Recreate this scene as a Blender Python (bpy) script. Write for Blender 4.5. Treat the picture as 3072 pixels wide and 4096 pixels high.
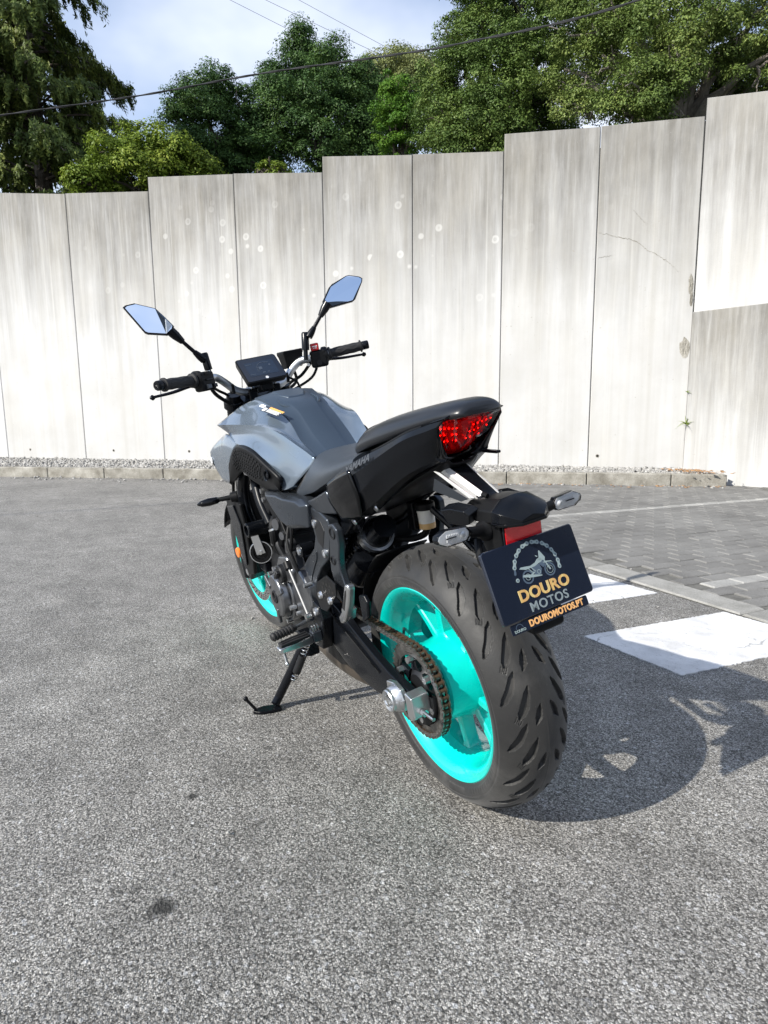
import bpy, bmesh, math, random
import numpy as np
from mathutils import Vector, Matrix, Quaternion
for o in list(bpy.data.objects): bpy.data.objects.remove(o, do_unlink=True)
scene = bpy.context.scene
COL = scene.collection
R = math.radians
# ------------------------------------------------------------------ camera
cam_d = bpy.data.cameras.new('camera'); cam = bpy.data.objects.new('camera', cam_d); COL.objects.link(cam)
YAW, PITCH, ROLL, FPX = -0.49536, 0.15371, -0.00972, 2530.66
fw = Vector((math.cos(PITCH)*math.cos(YAW), math.cos(PITCH)*math.sin(YAW), -math.sin(PITCH)))
rt = fw.cross(Vector((0, 0, 1))).normalized(); up = rt.cross(fw)
rt2 = rt*math.cos(ROLL)+up*math.sin(ROLL); up2 = -rt*math.sin(ROLL)+up*math.cos(ROLL)
cam.matrix_world = Matrix((( rt2.x, up2.x, -fw.x, -1.1810), (rt2.y, up2.y, -fw.y, 0.88577), (rt2.z, up2.z, -fw.z, 0.92143), (0, 0, 0, 1)))
cam_d.sensor_fit = 'VERTICAL'; cam_d.sensor_height = 36.0; cam_d.sensor_width = 27.0
cam_d.lens = FPX/4096*36.0
cam_d.clip_start = 0.05; cam_d.clip_end = 2000
scene.camera = cam
scene.render.resolution_x = 768; scene.render.resolution_y = 1024
# ------------------------------------------------------------------ sky, sun, exposure
SUN_AZ, SUN_EL = R(96), R(35)
world = bpy.data.worlds.new('World'); scene.world = world; world.use_nodes = True
wn = world.node_tree; wn.nodes.clear()
def N(t, typ, **kw):
    n = t.nodes.new(typ)
    for k, v in kw.items(): setattr(n, k, v)
    return n
sky = N(wn, 'ShaderNodeTexSky', sky_type='NISHITA', sun_disc=False, sun_elevation=SUN_EL, sun_rotation=R(-6), air_density=1.0, dust_density=0.25, ozone_density=2.6)
tc = N(wn, 'ShaderNodeTexCoord'); mp = N(wn, 'ShaderNodeMapping'); mp.inputs['Scale'].default_value = (1.3, 1.3, 2.6)
mp.inputs['Location'].default_value = (0.35, 0.2, 0.1)
nz = N(wn, 'ShaderNodeTexNoise'); nz.inputs['Scale'].default_value = 1.5; nz.inputs['Detail'].default_value = 5; nz.inputs['Roughness'].default_value = 0.5
rp = N(wn, 'ShaderNodeValToRGB'); rp.color_ramp.elements[0].position = 0.40; rp.color_ramp.elements[1].position = 0.60
mx = N(wn, 'ShaderNodeMix', data_type='RGBA'); mx.inputs['B'].default_value = (4.6, 4.95, 5.7, 1)
ml = N(wn, 'ShaderNodeMath', operation='MULTIPLY_ADD', use_clamp=True); ml.inputs[1].default_value = 0.62
sx_w = N(wn, 'ShaderNodeSeparateXYZ'); hz = N(wn, 'ShaderNodeMapRange', interpolation_type='SMOOTHSTEP'); hz.inputs['From Min'].default_value = 0.0; hz.inputs['From Max'].default_value = 0.80; hz.inputs['To Min'].default_value = 0.55; hz.inputs['To Max'].default_value = 0.0
wn.links.new(tc.outputs['Generated'], sx_w.inputs[0]); wn.links.new(sx_w.outputs[2], hz.inputs['Value']); wn.links.new(hz.outputs[0], ml.inputs[2])
bg = N(wn, 'ShaderNodeBackground'); bg.inputs['Strength'].default_value = 0.15
wo = N(wn, 'ShaderNodeOutputWorld')
L = wn.links.new
L(tc.outputs['Generated'], mp.inputs['Vector']); L(mp.outputs['Vector'], nz.inputs['Vector']); L(nz.outputs['Fac'], rp.inputs['Fac'])
L(rp.outputs['Color'], ml.inputs[0]); L(ml.outputs[0], mx.inputs['Factor']); L(sky.outputs['Color'], mx.inputs['A'])
L(mx.outputs['Result'], bg.inputs['Color']); L(bg.outputs['Background'], wo.inputs['Surface'])
sun_d = bpy.data.lights.new('sun', 'SUN'); sun_d.energy = 4.7; sun_d.angle = R(0.53); sun_d.color = (1.0, 0.95, 0.86)
sun = bpy.data.objects.new('sun', sun_d); COL.objects.link(sun)
SUNV = Vector((math.cos(SUN_EL)*math.cos(SUN_AZ), math.cos(SUN_EL)*math.sin(SUN_AZ), math.sin(SUN_EL)))
sun.rotation_euler = SUNV.to_track_quat('Z', 'Y').to_euler(); sun.location = SUNV*30
scene.view_settings.view_transform = 'Standard'; scene.view_settings.look = 'None'
scene.view_settings.exposure = 0.58; scene.view_settings.gamma = 1.0; scene.view_settings.use_curve_mapping = False
scene.render.engine = 'CYCLES'
random.seed(7); rng = np.random.default_rng(7)
# ------------------------------------------------------------------ mesh helpers
def v3(p): return Vector(p)
def catmull(P, n, closed=False):
    P = np.asarray(P, float); m = len(P)
    if m == 2 and not closed: return np.array([P[0]+(P[1]-P[0])*t for t in np.linspace(0, 1, n)])
    if closed: Q = np.vstack([P[-1], P, P[0], P[1]]); segs = m
    else: Q = np.vstack([2*P[0]-P[1], P, 2*P[-1]-P[-2]]); segs = m-1
    # spread samples by chord length
    d = np.array([np.linalg.norm(Q[i+2]-Q[i+1]) for i in range(segs)])+1e-9; cum = np.concatenate([[0], np.cumsum(d)])
    S = np.linspace(0, cum[-1], n, endpoint=not closed); out = []
    for s in S:
        i = min(int(np.searchsorted(cum, s, side='right')-1), segs-1); t = (s-cum[i])/d[i]
        p0, p1, p2, p3 = Q[i], Q[i+1], Q[i+2], Q[i+3]
        out.append(0.5*(2*p1+(p2-p0)*t+(2*p0-5*p1+4*p2-p3)*t*t+(3*p1-p0-3*p2+p3)*t**3))
    return np.array(out)
def catu(P, n):
    """uniform-parameter catmull through rails (keeps the control rails at fixed parameters)"""
    P = np.asarray(P, float); m = len(P); Q = np.concatenate([[2*P[0]-P[1]], P, [2*P[-1]-P[-2]]])
    out = []
    for s in np.linspace(0, m-1, n):
        i = min(int(s), m-2); t = s-i; p0, p1, p2, p3 = Q[i], Q[i+1], Q[i+2], Q[i+3]
        out.append(0.5*(2*p1+(p2-p0)*t+(2*p0-5*p1+4*p2-p3)*t*t+(3*p1-p0-3*p2+p3)*t**3))
    return np.array(out)
def frame_from(d):
    d = Vector(d).normalized(); a = Vector((0, 0, 1)) if abs(d.z) < 0.9 else Vector((1, 0, 0))
    u = d.cross(a).normalized(); return u, d.cross(u).normalized(), d
class MB:
    def __init__(s): s.v = []; s.f = []
    def add(s, V, F):
        o = len(s.v); s.v += [tuple(map(float, p)) for p in V]; s.f += [tuple(i+o for i in f) for f in F]; return s
    def box(s, c, d, rot=None):
        V = [Vector((x*d[0]/2, y*d[1]/2, z*d[2]/2)) for x in (-1, 1) for y in (-1, 1) for z in (-1, 1)]
        if rot is not None: V = [rot @ p for p in V]
        return s.add([p+Vector(c) for p in V], [(0, 1, 3, 2), (4, 6, 7, 5), (0, 4, 5, 1), (2, 3, 7, 6), (0, 2, 6, 4), (1, 5, 7, 3)])
    def prism(s, A, B):
        n = len(A); return s.add(list(A)+list(B), [tuple(range(n))[::-1], tuple(range(n, 2*n))]+[(i, (i+1) % n, n+(i+1) % n, n+i) for i in range(n)])
    def plate(s, poly, y0, y1):
        """polygon in the XZ plane, between y0 and y1 (poly items may carry own y offset)"""
        return s.prism([(p[0], y0, p[1]) for p in poly], [(p[0], y1, p[1]) for p in poly])
    def tube(s, P, r, n=12, caps=True, smooth=0, flat=None):
        if smooth: 
            k = smooth
            if hasattr(r, '__len__'):
                PR = catmull([tuple(p)+(q,) for p, q in zip(P, r)], k); P = PR[:, :3]; r = list(PR[:, 3])
            else: P = catmull(P, k)
        P = [Vector(p) for p in P]; m = len(P); rr = list(r) if hasattr(r, '__len__') else [r]*m
        u, w, _ = frame_from(P[1]-P[0]); V = []; F = []; prev = None
        for i in range(m):
            t = (P[min(i+1, m-1)]-P[max(i-1, 0)]).normalized()
            if prev is not None:
                q = prev.rotation_difference(t); u = q @ u; w = q @ w
            prev = t
            for k in range(n):
                a = 2*math.pi*k/n; V.append(P[i]+(u*math.cos(a)+w*math.sin(a)*(flat or 1))*rr[i])
        for i in range(m-1):
            for k in range(n): F.append((i*n+k, i*n+(k+1) % n, (i+1)*n+(k+1) % n, (i+1)*n+k))
        if caps: F.append(tuple(range(n))[::-1]); F.append(tuple((m-1)*n+k for k in range(n)))
        return s.add(V, F)
    def cyl(s, a, b, r, r2=None, n=20): return s.tube([a, b], [r, r if r2 is None else r2], n)
    def lathe(s, prof, o=(0, 0, 0), ax=(0, 1, 0), n=48, a0=0, a1=2*math.pi, closed=False):
        """prof: (along, radius)"""
        u, w, d = frame_from(ax); full = abs(a1-a0-2*math.pi) < 1e-6; cnt = n if full else n+1; V = []; F = []; m = len(prof); o = Vector(o)
        for i in range(cnt):
            a = a0+(a1-a0)*i/n; e = u*math.cos(a)+w*math.sin(a)
            for h, r in prof: V.append(o+d*h+e*r)
        for i in range(n):
            j = (i+1) % cnt
            for k in range(m if closed else m-1):
                k2 = (k+1) % m; F.append((i*m+k, j*m+k, j*m+k2, i*m+k2))
        return s.add(V, F)
    def grid(s, G):
        G = np.asarray(G); a, b, _ = G.shape
        return s.add(G.reshape(-1, 3), [(i*b+j, (i+1)*b+j, (i+1)*b+j+1, i*b+j+1) for i in range(a-1) for j in range(b-1)])
    def rails(s, rl, nu=24, nv=18, sharp=False):
        rs = np.array([catmull(r, nu) for r in rl])
        G = rs if sharp else np.array([catu(rs[:, k], nv) for k in range(nu)])
        return s.grid(G)
    def loft(s, secs, cap=True, closed=True):
        G = [list(map(tuple, q)) for q in secs]; n = len(G[0]); V = [p for q in G for p in q]; F = []
        for i in range(len(G)-1):
            for k in range(n if closed else n-1): F.append((i*n+k, i*n+(k+1) % n, (i+1)*n+(k+1) % n, (i+1)*n+k))
        if cap: F.append(tuple(range(n))[::-1]); F.append(tuple((len(G)-1)*n+k for k in range(n)))
        return s.add(V, F)
    def mirror(s):
        n = len(s.v); V = [(x, -y, z) for x, y, z in s.v]; F = [tuple(reversed(f)) for f in s.f]; return s.add(V, F)
    def mirrored(s):
        m = MB(); m.v = [(x, -y, z) for x, y, z in s.v]; m.f = [tuple(reversed(f)) for f in s.f]; return m
    def xf(s, fn): s.v = [tuple(fn(p)) for p in s.v]; return s
    def build(s, name, mat, parent=None, bevel=0, seg=2, sub=0, smooth=True, angle=35, solid=0, soff=-1, weld=False):
        me = bpy.data.meshes.new(name); me.from_pydata(s.v, [], s.f); me.update()
        bm = bmesh.new(); bm.from_mesh(me)
        if weld: bmesh.ops.remove_doubles(bm, verts=bm.verts, dist=1e-5)
        bmesh.ops.recalc_face_normals(bm, faces=bm.faces); bm.to_mesh(me); bm.free()
        me.materials.append(MAT[mat] if isinstance(mat, str) else mat)
        o = bpy.data.objects.new(name, me); COL.objects.link(o)
        if parent is not None: o.parent = parent
        if smooth:
            me.polygons.foreach_set('use_smooth', [True]*len(me.polygons))
            if angle < 180 and not bevel: me.set_sharp_from_angle(angle=R(angle))
        if solid:
            md = o.modifiers.new('solid', 'SOLIDIFY'); md.thickness = solid; md.offset = soff
        if bevel:
            md = o.modifiers.new('bevel', 'BEVEL'); md.width = bevel; md.segments = seg; md.limit_method = 'ANGLE'; md.angle_limit = R(32); md.harden_normals = True
            md.use_clamp_overlap = True
        if sub:
            md = o.modifiers.new('sub', 'SUBSURF'); md.levels = sub; md.render_levels = sub
        return o
def npmesh(name, V, F, mat, parent=None, smooth=False):
    """fast mesh from numpy arrays (all faces with the same corner count)"""
    V = np.asarray(V, np.float32); F = np.asarray(F, np.int32); k = F.shape[1]
    me = bpy.data.meshes.new(name); me.vertices.add(len(V)); me.vertices.foreach_set('co', V.ravel())
    me.loops.add(F.size); me.loops.foreach_set('vertex_index', F.ravel()); me.polygons.add(len(F))
    me.polygons.foreach_set('loop_start', np.arange(0, F.size, k, dtype=np.int32))
    me.update(calc_edges=True)
    if smooth: me.polygons.foreach_set('use_smooth', np.ones(len(F), bool))
    me.validate(); me.materials.append(MAT[mat] if isinstance(mat, str) else mat)
    o = bpy.data.objects.new(name, me); COL.objects.link(o)
    if parent is not None: o.parent = parent
    return o
def empty(name, loc=(0, 0, 0), parent=None):
    o = bpy.data.objects.new(name, None); COL.objects.link(o); o.location = loc; o.empty_display_size = 0.1
    if parent is not None: o.parent = parent
    return o
def tag(o, label=None, cat=None, group=None, kind=None):
    if label: o['label'] = label
    if cat: o['category'] = cat
    if group: o['group'] = group
    if kind: o['kind'] = kind
    return o
# ------------------------------------------------------------------ materials
MAT = {}
def mat(name, col, rough=0.5, metal=0.0, coat=0.0, spec=0.5, bump=None, bscale=200, bdist=0.001, var=0.0, vscale=6, trans=0, emit=None, estr=0, coatr=0.03, rvar=0, sheen=0):
    m = bpy.data.materials.new(name); m.use_nodes = True; t = m.node_tree; b = t.nodes['Principled BSDF']
    b.inputs['Base Color'].default_value = (*col, 1); b.inputs['Roughness'].default_value = rough; b.inputs['Metallic'].default_value = metal
    b.inputs['Coat Weight'].default_value = coat; b.inputs['Coat Roughness'].default_value = coatr; b.inputs['Specular IOR Level'].default_value = spec
    b.inputs['Transmission Weight'].default_value = trans; b.inputs['Sheen Weight'].default_value = sheen
    if emit: b.inputs['Emission Color'].default_value = (*emit, 1); b.inputs['Emission Strength'].default_value = estr
    if bump or var or rvar: 
        c = N(t, 'ShaderNodeTexCoord')
    if bump:
        n = N(t, 'ShaderNodeTexNoise'); n.inputs['Scale'].default_value = bscale; n.inputs['Detail'].default_value = 3
        bp = N(t, 'ShaderNodeBump'); bp.inputs['Strength'].default_value = bump; bp.inputs['Distance'].default_value = bdist
        t.links.new(c.outputs['Object'], n.inputs['Vector']); t.links.new(n.outputs['Fac'], bp.inputs['Height']); t.links.new(bp.outputs['Normal'], b.inputs['Normal'])
    if var:
        n = N(t, 'ShaderNodeTexNoise'); n.inputs['Scale'].default_value = vscale; n.inputs['Detail'].default_value = 6; n.inputs['Roughness'].default_value = 0.65
        r = N(t, 'ShaderNodeMapRange'); r.inputs['From Min'].default_value = 0.3; r.inputs['From Max'].default_value = 0.7; r.inputs['To Min'].default_value = 1-var; r.inputs['To Max'].default_value = 1+var
        h = N(t, 'ShaderNodeHueSaturation'); h.inputs['Color'].default_value = (*col, 1)
        t.links.new(c.outputs['Object'], n.inputs['Vector']); t.links.new(n.outputs['Fac'], r.inputs['Value']); t.links.new(r.outputs['Result'], h.inputs['Value']); t.links.new(h.outputs['Color'], b.inputs['Base Color'])
    if rvar:
        n = N(t, 'ShaderNodeTexNoise'); n.inputs['Scale'].default_value = 9; n.inputs['Detail'].default_value = 6
        r = N(t, 'ShaderNodeMapRange'); r.inputs['From Min'].default_value = 0.3; r.inputs['From Max'].default_value = 0.7; r.inputs['To Min'].default_value = max(rough-rvar, 0.02); r.inputs['To Max'].default_value = rough+rvar
        t.links.new(c.outputs['Object'], n.inputs['Vector']); t.links.new(n.outputs['Fac'], r.inputs['Value']); t.links.new(r.outputs['Result'], b.inputs['Roughness'])
    MAT[name] = m; return m
def lens(name, col, gloss=0.06):
    """thin tinted cover: see-through with a sharp surface reflection"""
    m = bpy.data.materials.new(name); m.use_nodes = True; t = m.node_tree; t.nodes.clear()
    tr = N(t, 'ShaderNodeBsdfTransparent'); tr.inputs['Color'].default_value = (*col, 1)
    gl = N(t, 'ShaderNodeBsdfGlossy'); gl.inputs['Roughness'].default_value = gloss
    fr = N(t, 'ShaderNodeFresnel'); fr.inputs['IOR'].default_value = 1.5; mi = N(t, 'ShaderNodeMixShader'); o = N(t, 'ShaderNodeOutputMaterial')
    t.links.new(fr.outputs['Fac'], mi.inputs['Fac']); t.links.new(tr.outputs[0], mi.inputs[1]); t.links.new(gl.outputs[0], mi.inputs[2]); t.links.new(mi.outputs[0], o.inputs['Surface'])
    MAT[name] = m; return m
mat('gloss_grey', (0.150, 0.190, 0.238), 0.26, 0.45, 1.0, 0.5, rvar=0.04, coatr=0.015)
mat('matte_grey', (0.040, 0.058, 0.083), 0.36, 0.3, 0, 0.5, bump=0.12, bscale=900, bdist=0.0004)
mat('black_plastic', (0.0065, 0.0068, 0.0075), 0.44, 0, 0, 0.18, bump=0.15, bscale=1200, bdist=0.0003, rvar=0.08)
mat('satin_black', (0.0042, 0.0050, 0.0068), 0.24, 0, 0.0, 0.24, rvar=0.06)
mat('gloss_black', (0.003, 0.0033, 0.004), 0.08, 0, 0.0, 0.28)
mat('seat_vinyl', (0.011, 0.0125, 0.0155), 0.31, 0, 0, 0.50, bump=0.25, bscale=700, bdist=0.0005, sheen=0.0)
mat('sky_lit_vinyl', (0.034, 0.041, 0.051), 0.40, 0, 0, 0.50, bump=0.25, bscale=700, bdist=0.0005)  # black seat vinyl with the blue-grey sky sheen put into its base colour
mat('gunmetal', (0.058, 0.066, 0.078), 0.30, 0.7, 0, 0.5, bump=0.1, bscale=800, bdist=0.0003, rvar=0.07)
mat('engine_grey', (0.17, 0.175, 0.185), 0.28, 0.85, 0, 0.5, bump=0.15, bscale=500, bdist=0.0004, var=0.25, vscale=14)
mat('engine_dark', (0.012, 0.0125, 0.014), 0.45, 0.3, 0, 0.5, var=0.3, vscale=20)
mat('silver', (0.60, 0.61, 0.62), 0.30, 0.95, 0, 0.5, rvar=0.07)
mat('silver_bright', (0.80, 0.80, 0.79), 0.42, 0.5)
mat('bright_steel', (0.62, 0.62, 0.61), 0.22, 1.0, 0, 0.5, rvar=0.08)
mat('cyan_paint', (0.0, 0.53, 0.465), 0.28, 0, 0.8, 0.5, coatr=0.05, rvar=0.06, var=0.06, vscale=30)
mat('chain_steel', (0.20, 0.193, 0.182), 0.34, 0.85, 0, 0.5, var=0.5, vscale=60)
mat('chain_inner', (0.075, 0.064, 0.053), 0.5, 0.7, 0, 0.5, var=0.6, vscale=70)
mat('rust', (0.075, 0.046, 0.028), 0.6, 0.5, 0, 0.4, var=0.5, vscale=60)
mat('grip_rubber', (0.016, 0.016, 0.017), 0.6, 0, 0, 0.4, bump=0.2, bscale=600, bdist=0.0005)
mat('mirror_glass', (0.86, 0.90, 0.96), 0.012, 1.0)
mat('white_print', (0.75, 0.76, 0.76), 0.4)
mat('red_switch', (0.45, 0.01, 0.012), 0.35)
mat('orange', (0.85, 0.20, 0.01), 0.2, 0, 0.8)
mat('screen', (0.004, 0.006, 0.012), 0.06, 0, 1.0)
mat('screen_print', (0.010, 0.018, 0.034), 0.12, 0, 0.6)
mat('red_inner', (0.75, 0.012, 0.02), 0.25, 0, 0.6)
mat('red_dark', (0.10, 0.002, 0.004), 0.3, 0, 0.6)
mat('led_red', (0.9, 0.02, 0.01), 0.3, emit=(1.0, 0.03, 0.01), estr=5.0)
mat('reflector_chrome', (0.88, 0.89, 0.90), 0.34, 0.35)
mat('plate_navy', (0.008, 0.012, 0.024), 0.24, 0, 0.8, 0.5, coatr=0.12, rvar=0.05)
mat('plate_silver', (0.27, 0.34, 0.345), 0.4)
mat('plate_steelblue', (0.07, 0.10, 0.14), 0.4)
mat('amber_fluid', (0.66, 0.42, 0.18), 0.3)
mat('reservoir_white', (0.72, 0.71, 0.66), 0.35, trans=0.0)
mat('radiator_core', (0.012, 0.012, 0.013), 0.6)
mat('exhaust_steel', (0.20, 0.17, 0.14), 0.4, 0.9, var=0.3, vscale=10)
lens('lens_red', (1.0, 0.10, 0.10)); lens('lens_clear', (0.93, 0.94, 0.95), 0.03)
# ================================================================== setting
def nodes(name):
    m = bpy.data.materials.new(name); m.use_nodes = True; MAT[name] = m; t = m.node_tree
    return m, t, t.nodes['Principled BSDF'], t.links.new
def ramp(t, pts, interp='LINEAR'):
    r = N(t, 'ShaderNodeValToRGB'); e = r.color_ramp.elements; r.color_ramp.interpolation = interp
    while len(e) < len(pts): e.new(0.5)
    for k, (p, c) in enumerate(pts): e[k].position = p; e[k].color = (c, c, c, 1) if not hasattr(c, '__len__') else (*c, 1)
    return r
def math_(t, op, a, b=None, clamp=False):
    n = N(t, 'ShaderNodeMath', operation=op, use_clamp=clamp)
    for i, x in enumerate((a, b)):
        if x is None: continue
        if hasattr(x, 'is_linked') or hasattr(x, 'links'): t.links.new(x, n.inputs[i])
        else: n.inputs[i].default_value = x
    return n.outputs[0]
def mixc(t, fac, a, b, blend='MIX'):
    n = N(t, 'ShaderNodeMix', data_type='RGBA', blend_type=blend)
    for nm, x in (('Factor', fac), ('A', a), ('B', b)):
        if hasattr(x, 'links'): t.links.new(x, n.inputs[nm])
        elif nm == 'Factor': n.inputs[nm].default_value = x
        else: n.inputs[nm].default_value = (*x, 1)
    return n.outputs['Result']
def noise(t, vec, scale, detail=4, rough=0.55):
    n = N(t, 'ShaderNodeTexNoise'); n.inputs['Scale'].default_value = scale; n.inputs['Detail'].default_value = detail; n.inputs['Roughness'].default_value = rough
    t.links.new(vec, n.inputs['Vector']); return n.outputs['Fac']
def voro(t, vec, scale, feature='F1', out='Distance', rand=1.0):
    n = N(t, 'ShaderNodeTexVoronoi', feature=feature); n.inputs['Scale'].default_value = scale; n.inputs['Randomness'].default_value = rand
    t.links.new(vec, n.inputs['Vector']); return n.outputs[out]
def bumpn(t, h, dist, strength=1.0, prev=None):
    n = N(t, 'ShaderNodeBump'); n.inputs['Distance'].default_value = dist; n.inputs['Strength'].default_value = strength
    t.links.new(h, n.inputs['Height'])
    if prev is not None: t.links.new(prev, n.inputs['Normal'])
    return n.outputs['Normal']
def obj_coord(t): return N(t, 'ShaderNodeTexCoord').outputs['Object']
def sepxyz(t, v):
    n = N(t, 'ShaderNodeSeparateXYZ'); t.links.new(v, n.inputs[0]); return n.outputs
def mapping(t, v, sc=(1, 1, 1), loc=(0, 0, 0)):
    n = N(t, 'ShaderNodeMapping'); n.inputs['Scale'].default_value = sc; n.inputs['Location'].default_value = loc; t.links.new(v, n.inputs['Vector']); return n.outputs[0]
def val(t, c):
    n = N(t, 'ShaderNodeRGBToBW'); t.links.new(c, n.inputs[0]); return n.outputs[0]
# ---- asphalt
def asphalt():
    m, t, b, Lk = nodes('asphalt'); oc = obj_coord(t)
    warp = N(t, 'ShaderNodeTexNoise'); warp.inputs['Scale'].default_value = 130; Lk(oc, warp.inputs['Vector'])
    wv = N(t, 'ShaderNodeVectorMath', operation='MULTIPLY_ADD'); Lk(warp.outputs['Color'], wv.inputs[0]); wv.inputs[1].default_value = (0.005, 0.005, 0.0); Lk(oc, wv.inputs[2]); w = wv.outputs[0]
    c1 = val(t, voro(t, w, 340, out='Color')); d1 = voro(t, w, 340)
    c2 = val(t, voro(t, w, 150, out='Color')); d2 = voro(t, w, 150)
    c3 = val(t, voro(t, w, 75, out='Color')); d3 = voro(t, w, 75)
    fine = ramp(t, [(0.08, (0.042, 0.040, 0.036)), (0.30, (0.108, 0.103, 0.094)), (0.52, (0.245, 0.236, 0.218)), (0.72, (0.38, 0.367, 0.342)), (0.90, (0.55, 0.535, 0.505))]); Lk(c1, fine.inputs[0])
    mid = ramp(t, [(0.2, (0.12, 0.115, 0.105)), (0.5, (0.29, 0.28, 0.26)), (0.8, (0.70, 0.68, 0.64))]); Lk(c2, mid.inputs[0])
    m2 = math_(t, 'MULTIPLY', math_(t, 'GREATER_THAN', c2, 0.58), math_(t, 'LESS_THAN', d2, 0.42))
    col = mixc(t, math_(t, 'MULTIPLY', m2, 0.55), fine.outputs[0], mid.outputs[0])
    m3 = math_(t, 'MULTIPLY', math_(t, 'GREATER_THAN', c3, 0.70), math_(t, 'LESS_THAN', d3, 0.34))
    big = ramp(t, [(0.7, 0.22), (0.85, 0.66)]); Lk(c3, big.inputs[0])
    col = mixc(t, math_(t, 'MULTIPLY', m3, 0.65), col, big.outputs[0])
    # gaps between stones are tar
    gap = ramp(t, [(0.38, 0.0), (0.62, 1.0)]); Lk(d1, gap.inputs[0])
    col = mixc(t, math_(t, 'MULTIPLY', gap.outputs[0], 0.45), col, (0.035, 0.034, 0.032))
    # broad patches of wear
    pn = ramp(t, [(0.35, 0.80), (0.65, 1.14)]); Lk(noise(t, oc, 0.9, 6, 0.6), pn.inputs[0])
    pn2 = ramp(t, [(0.3, 0.78), (0.7, 1.15)]); Lk(noise(t, oc, 7.0, 5, 0.6), pn2.inputs[0])
    col = mixc(t, 1.0, col, pn.outputs[0], 'MULTIPLY'); col = mixc(t, 1.0, col, pn2.outputs[0], 'MULTIPLY')
    # oil spots
    for (x, y, r, a) in STAINS:
        vd = N(t, 'ShaderNodeVectorMath', operation='DISTANCE'); Lk(oc, vd.inputs[0]); vd.inputs[1].default_value = (x, y, 0)
        dd = math_(t, 'ADD', vd.outputs['Value'], math_(t, 'MULTIPLY', math_(t, 'SUBTRACT', noise(t, oc, 40, 4, 0.7), 0.5), r*1.3))
        rr = N(t, 'ShaderNodeMapRange'); rr.inputs['From Min'].default_value = r*0.45; rr.inputs['From Max'].default_value = r*1.1; rr.inputs['To Min'].default_value = a; rr.inputs['To Max'].default_value = 0
        Lk(dd, rr.inputs['Value']); col = mixc(t, rr.outputs[0], col, (0.012, 0.012, 0.011))
    Lk(col, b.inputs['Base Color'])
    h = math_(t, 'ADD', math_(t, 'MULTIPLY', d1, -0.6), math_(t, 'MULTIPLY', d2, -0.9))
    Lk(bumpn(t, h, 0.0035, 0.8), b.inputs['Normal']); b.inputs['Roughness'].default_value = 0.75; b.inputs['Specular IOR Level'].default_value = 0.35
STAINS = [(-0.034, 0.753, 0.030, 0.85), (0.301, 0.627, 0.016, 0.85), (0.43, 0.391, 0.013, 0.6), (0.054, 0.826, 0.020, 0.45), (0.04, 0.793, 0.012, 0.45), (0.60, 0.62, 0.010, 0.5), (0.16, 1.05, 0.012, 0.45), (0.33, 0.66, 0.007, 0.6), (0.9, 0.95, 0.016, 0.35), (-0.12, 0.45, 0.010, 0.4), (1.6, 1.1, 0.03, 0.3), (2.2, 0.7, 0.03, 0.3), (-0.35, 0.55, 0.009, 0.45), (0.1, 0.25, 0.009, 0.4)]
asphalt()
def paint():
    m, t, b, Lk = nodes('road_paint'); oc = obj_coord(t)
    n1 = ramp(t, [(0.3, 0.48), (0.6, 0.70)]); Lk(noise(t, oc, 6, 7, 0.65), n1.inputs[0])
    crack = ramp(t, [(0.0, 1.0), (0.012, 0.0)]); 
    wn_ = N(t, 'ShaderNodeTexNoise'); wn_.inputs['Scale'].default_value = 5; wn_.inputs['Detail'].default_value = 6; Lk(oc, wn_.inputs['Vector'])
    wv = N(t, 'ShaderNodeVectorMath', operation='MULTIPLY_ADD'); Lk(wn_.outputs['Color'], wv.inputs[0]); wv.inputs[1].default_value = (0.25, 0.25, 0.0); Lk(oc, wv.inputs[2])
    Lk(voro(t, wv.outputs[0], 2.2, 'DISTANCE_TO_EDGE'), crack.inputs[0])
    msk = ramp(t, [(0.5, 0.0), (0.6, 0.7)]); Lk(noise(t, oc, 2.5, 3), msk.inputs[0])
    col = mixc(t, math_(t, 'MULTIPLY', crack.outputs[0], msk.outputs[0]), n1.outputs[0], (0.10, 0.10, 0.10))
    sp = ramp(t, [(0.58, 0.0), (0.70, 0.75)]); Lk(noise(t, oc, 110, 6, 0.7), sp.inputs[0])
    col = mixc(t, sp.outputs[0], col, (0.26, 0.26, 0.25))
    wr = ramp(t, [(0.60, 0.0), (0.68, 0.8)]); Lk(noise(t, oc, 14, 8, 0.75), wr.inputs[0]); col = mixc(t, wr.outputs[0], col, (0.22, 0.22, 0.21))
    Lk(col, b.inputs['Base Color']); Lk(bumpn(t, noise(t, oc, 160, 4), 0.003, 0.7), b.inputs['Normal']); b.inputs['Roughness'].default_value = 0.65
paint()
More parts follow.
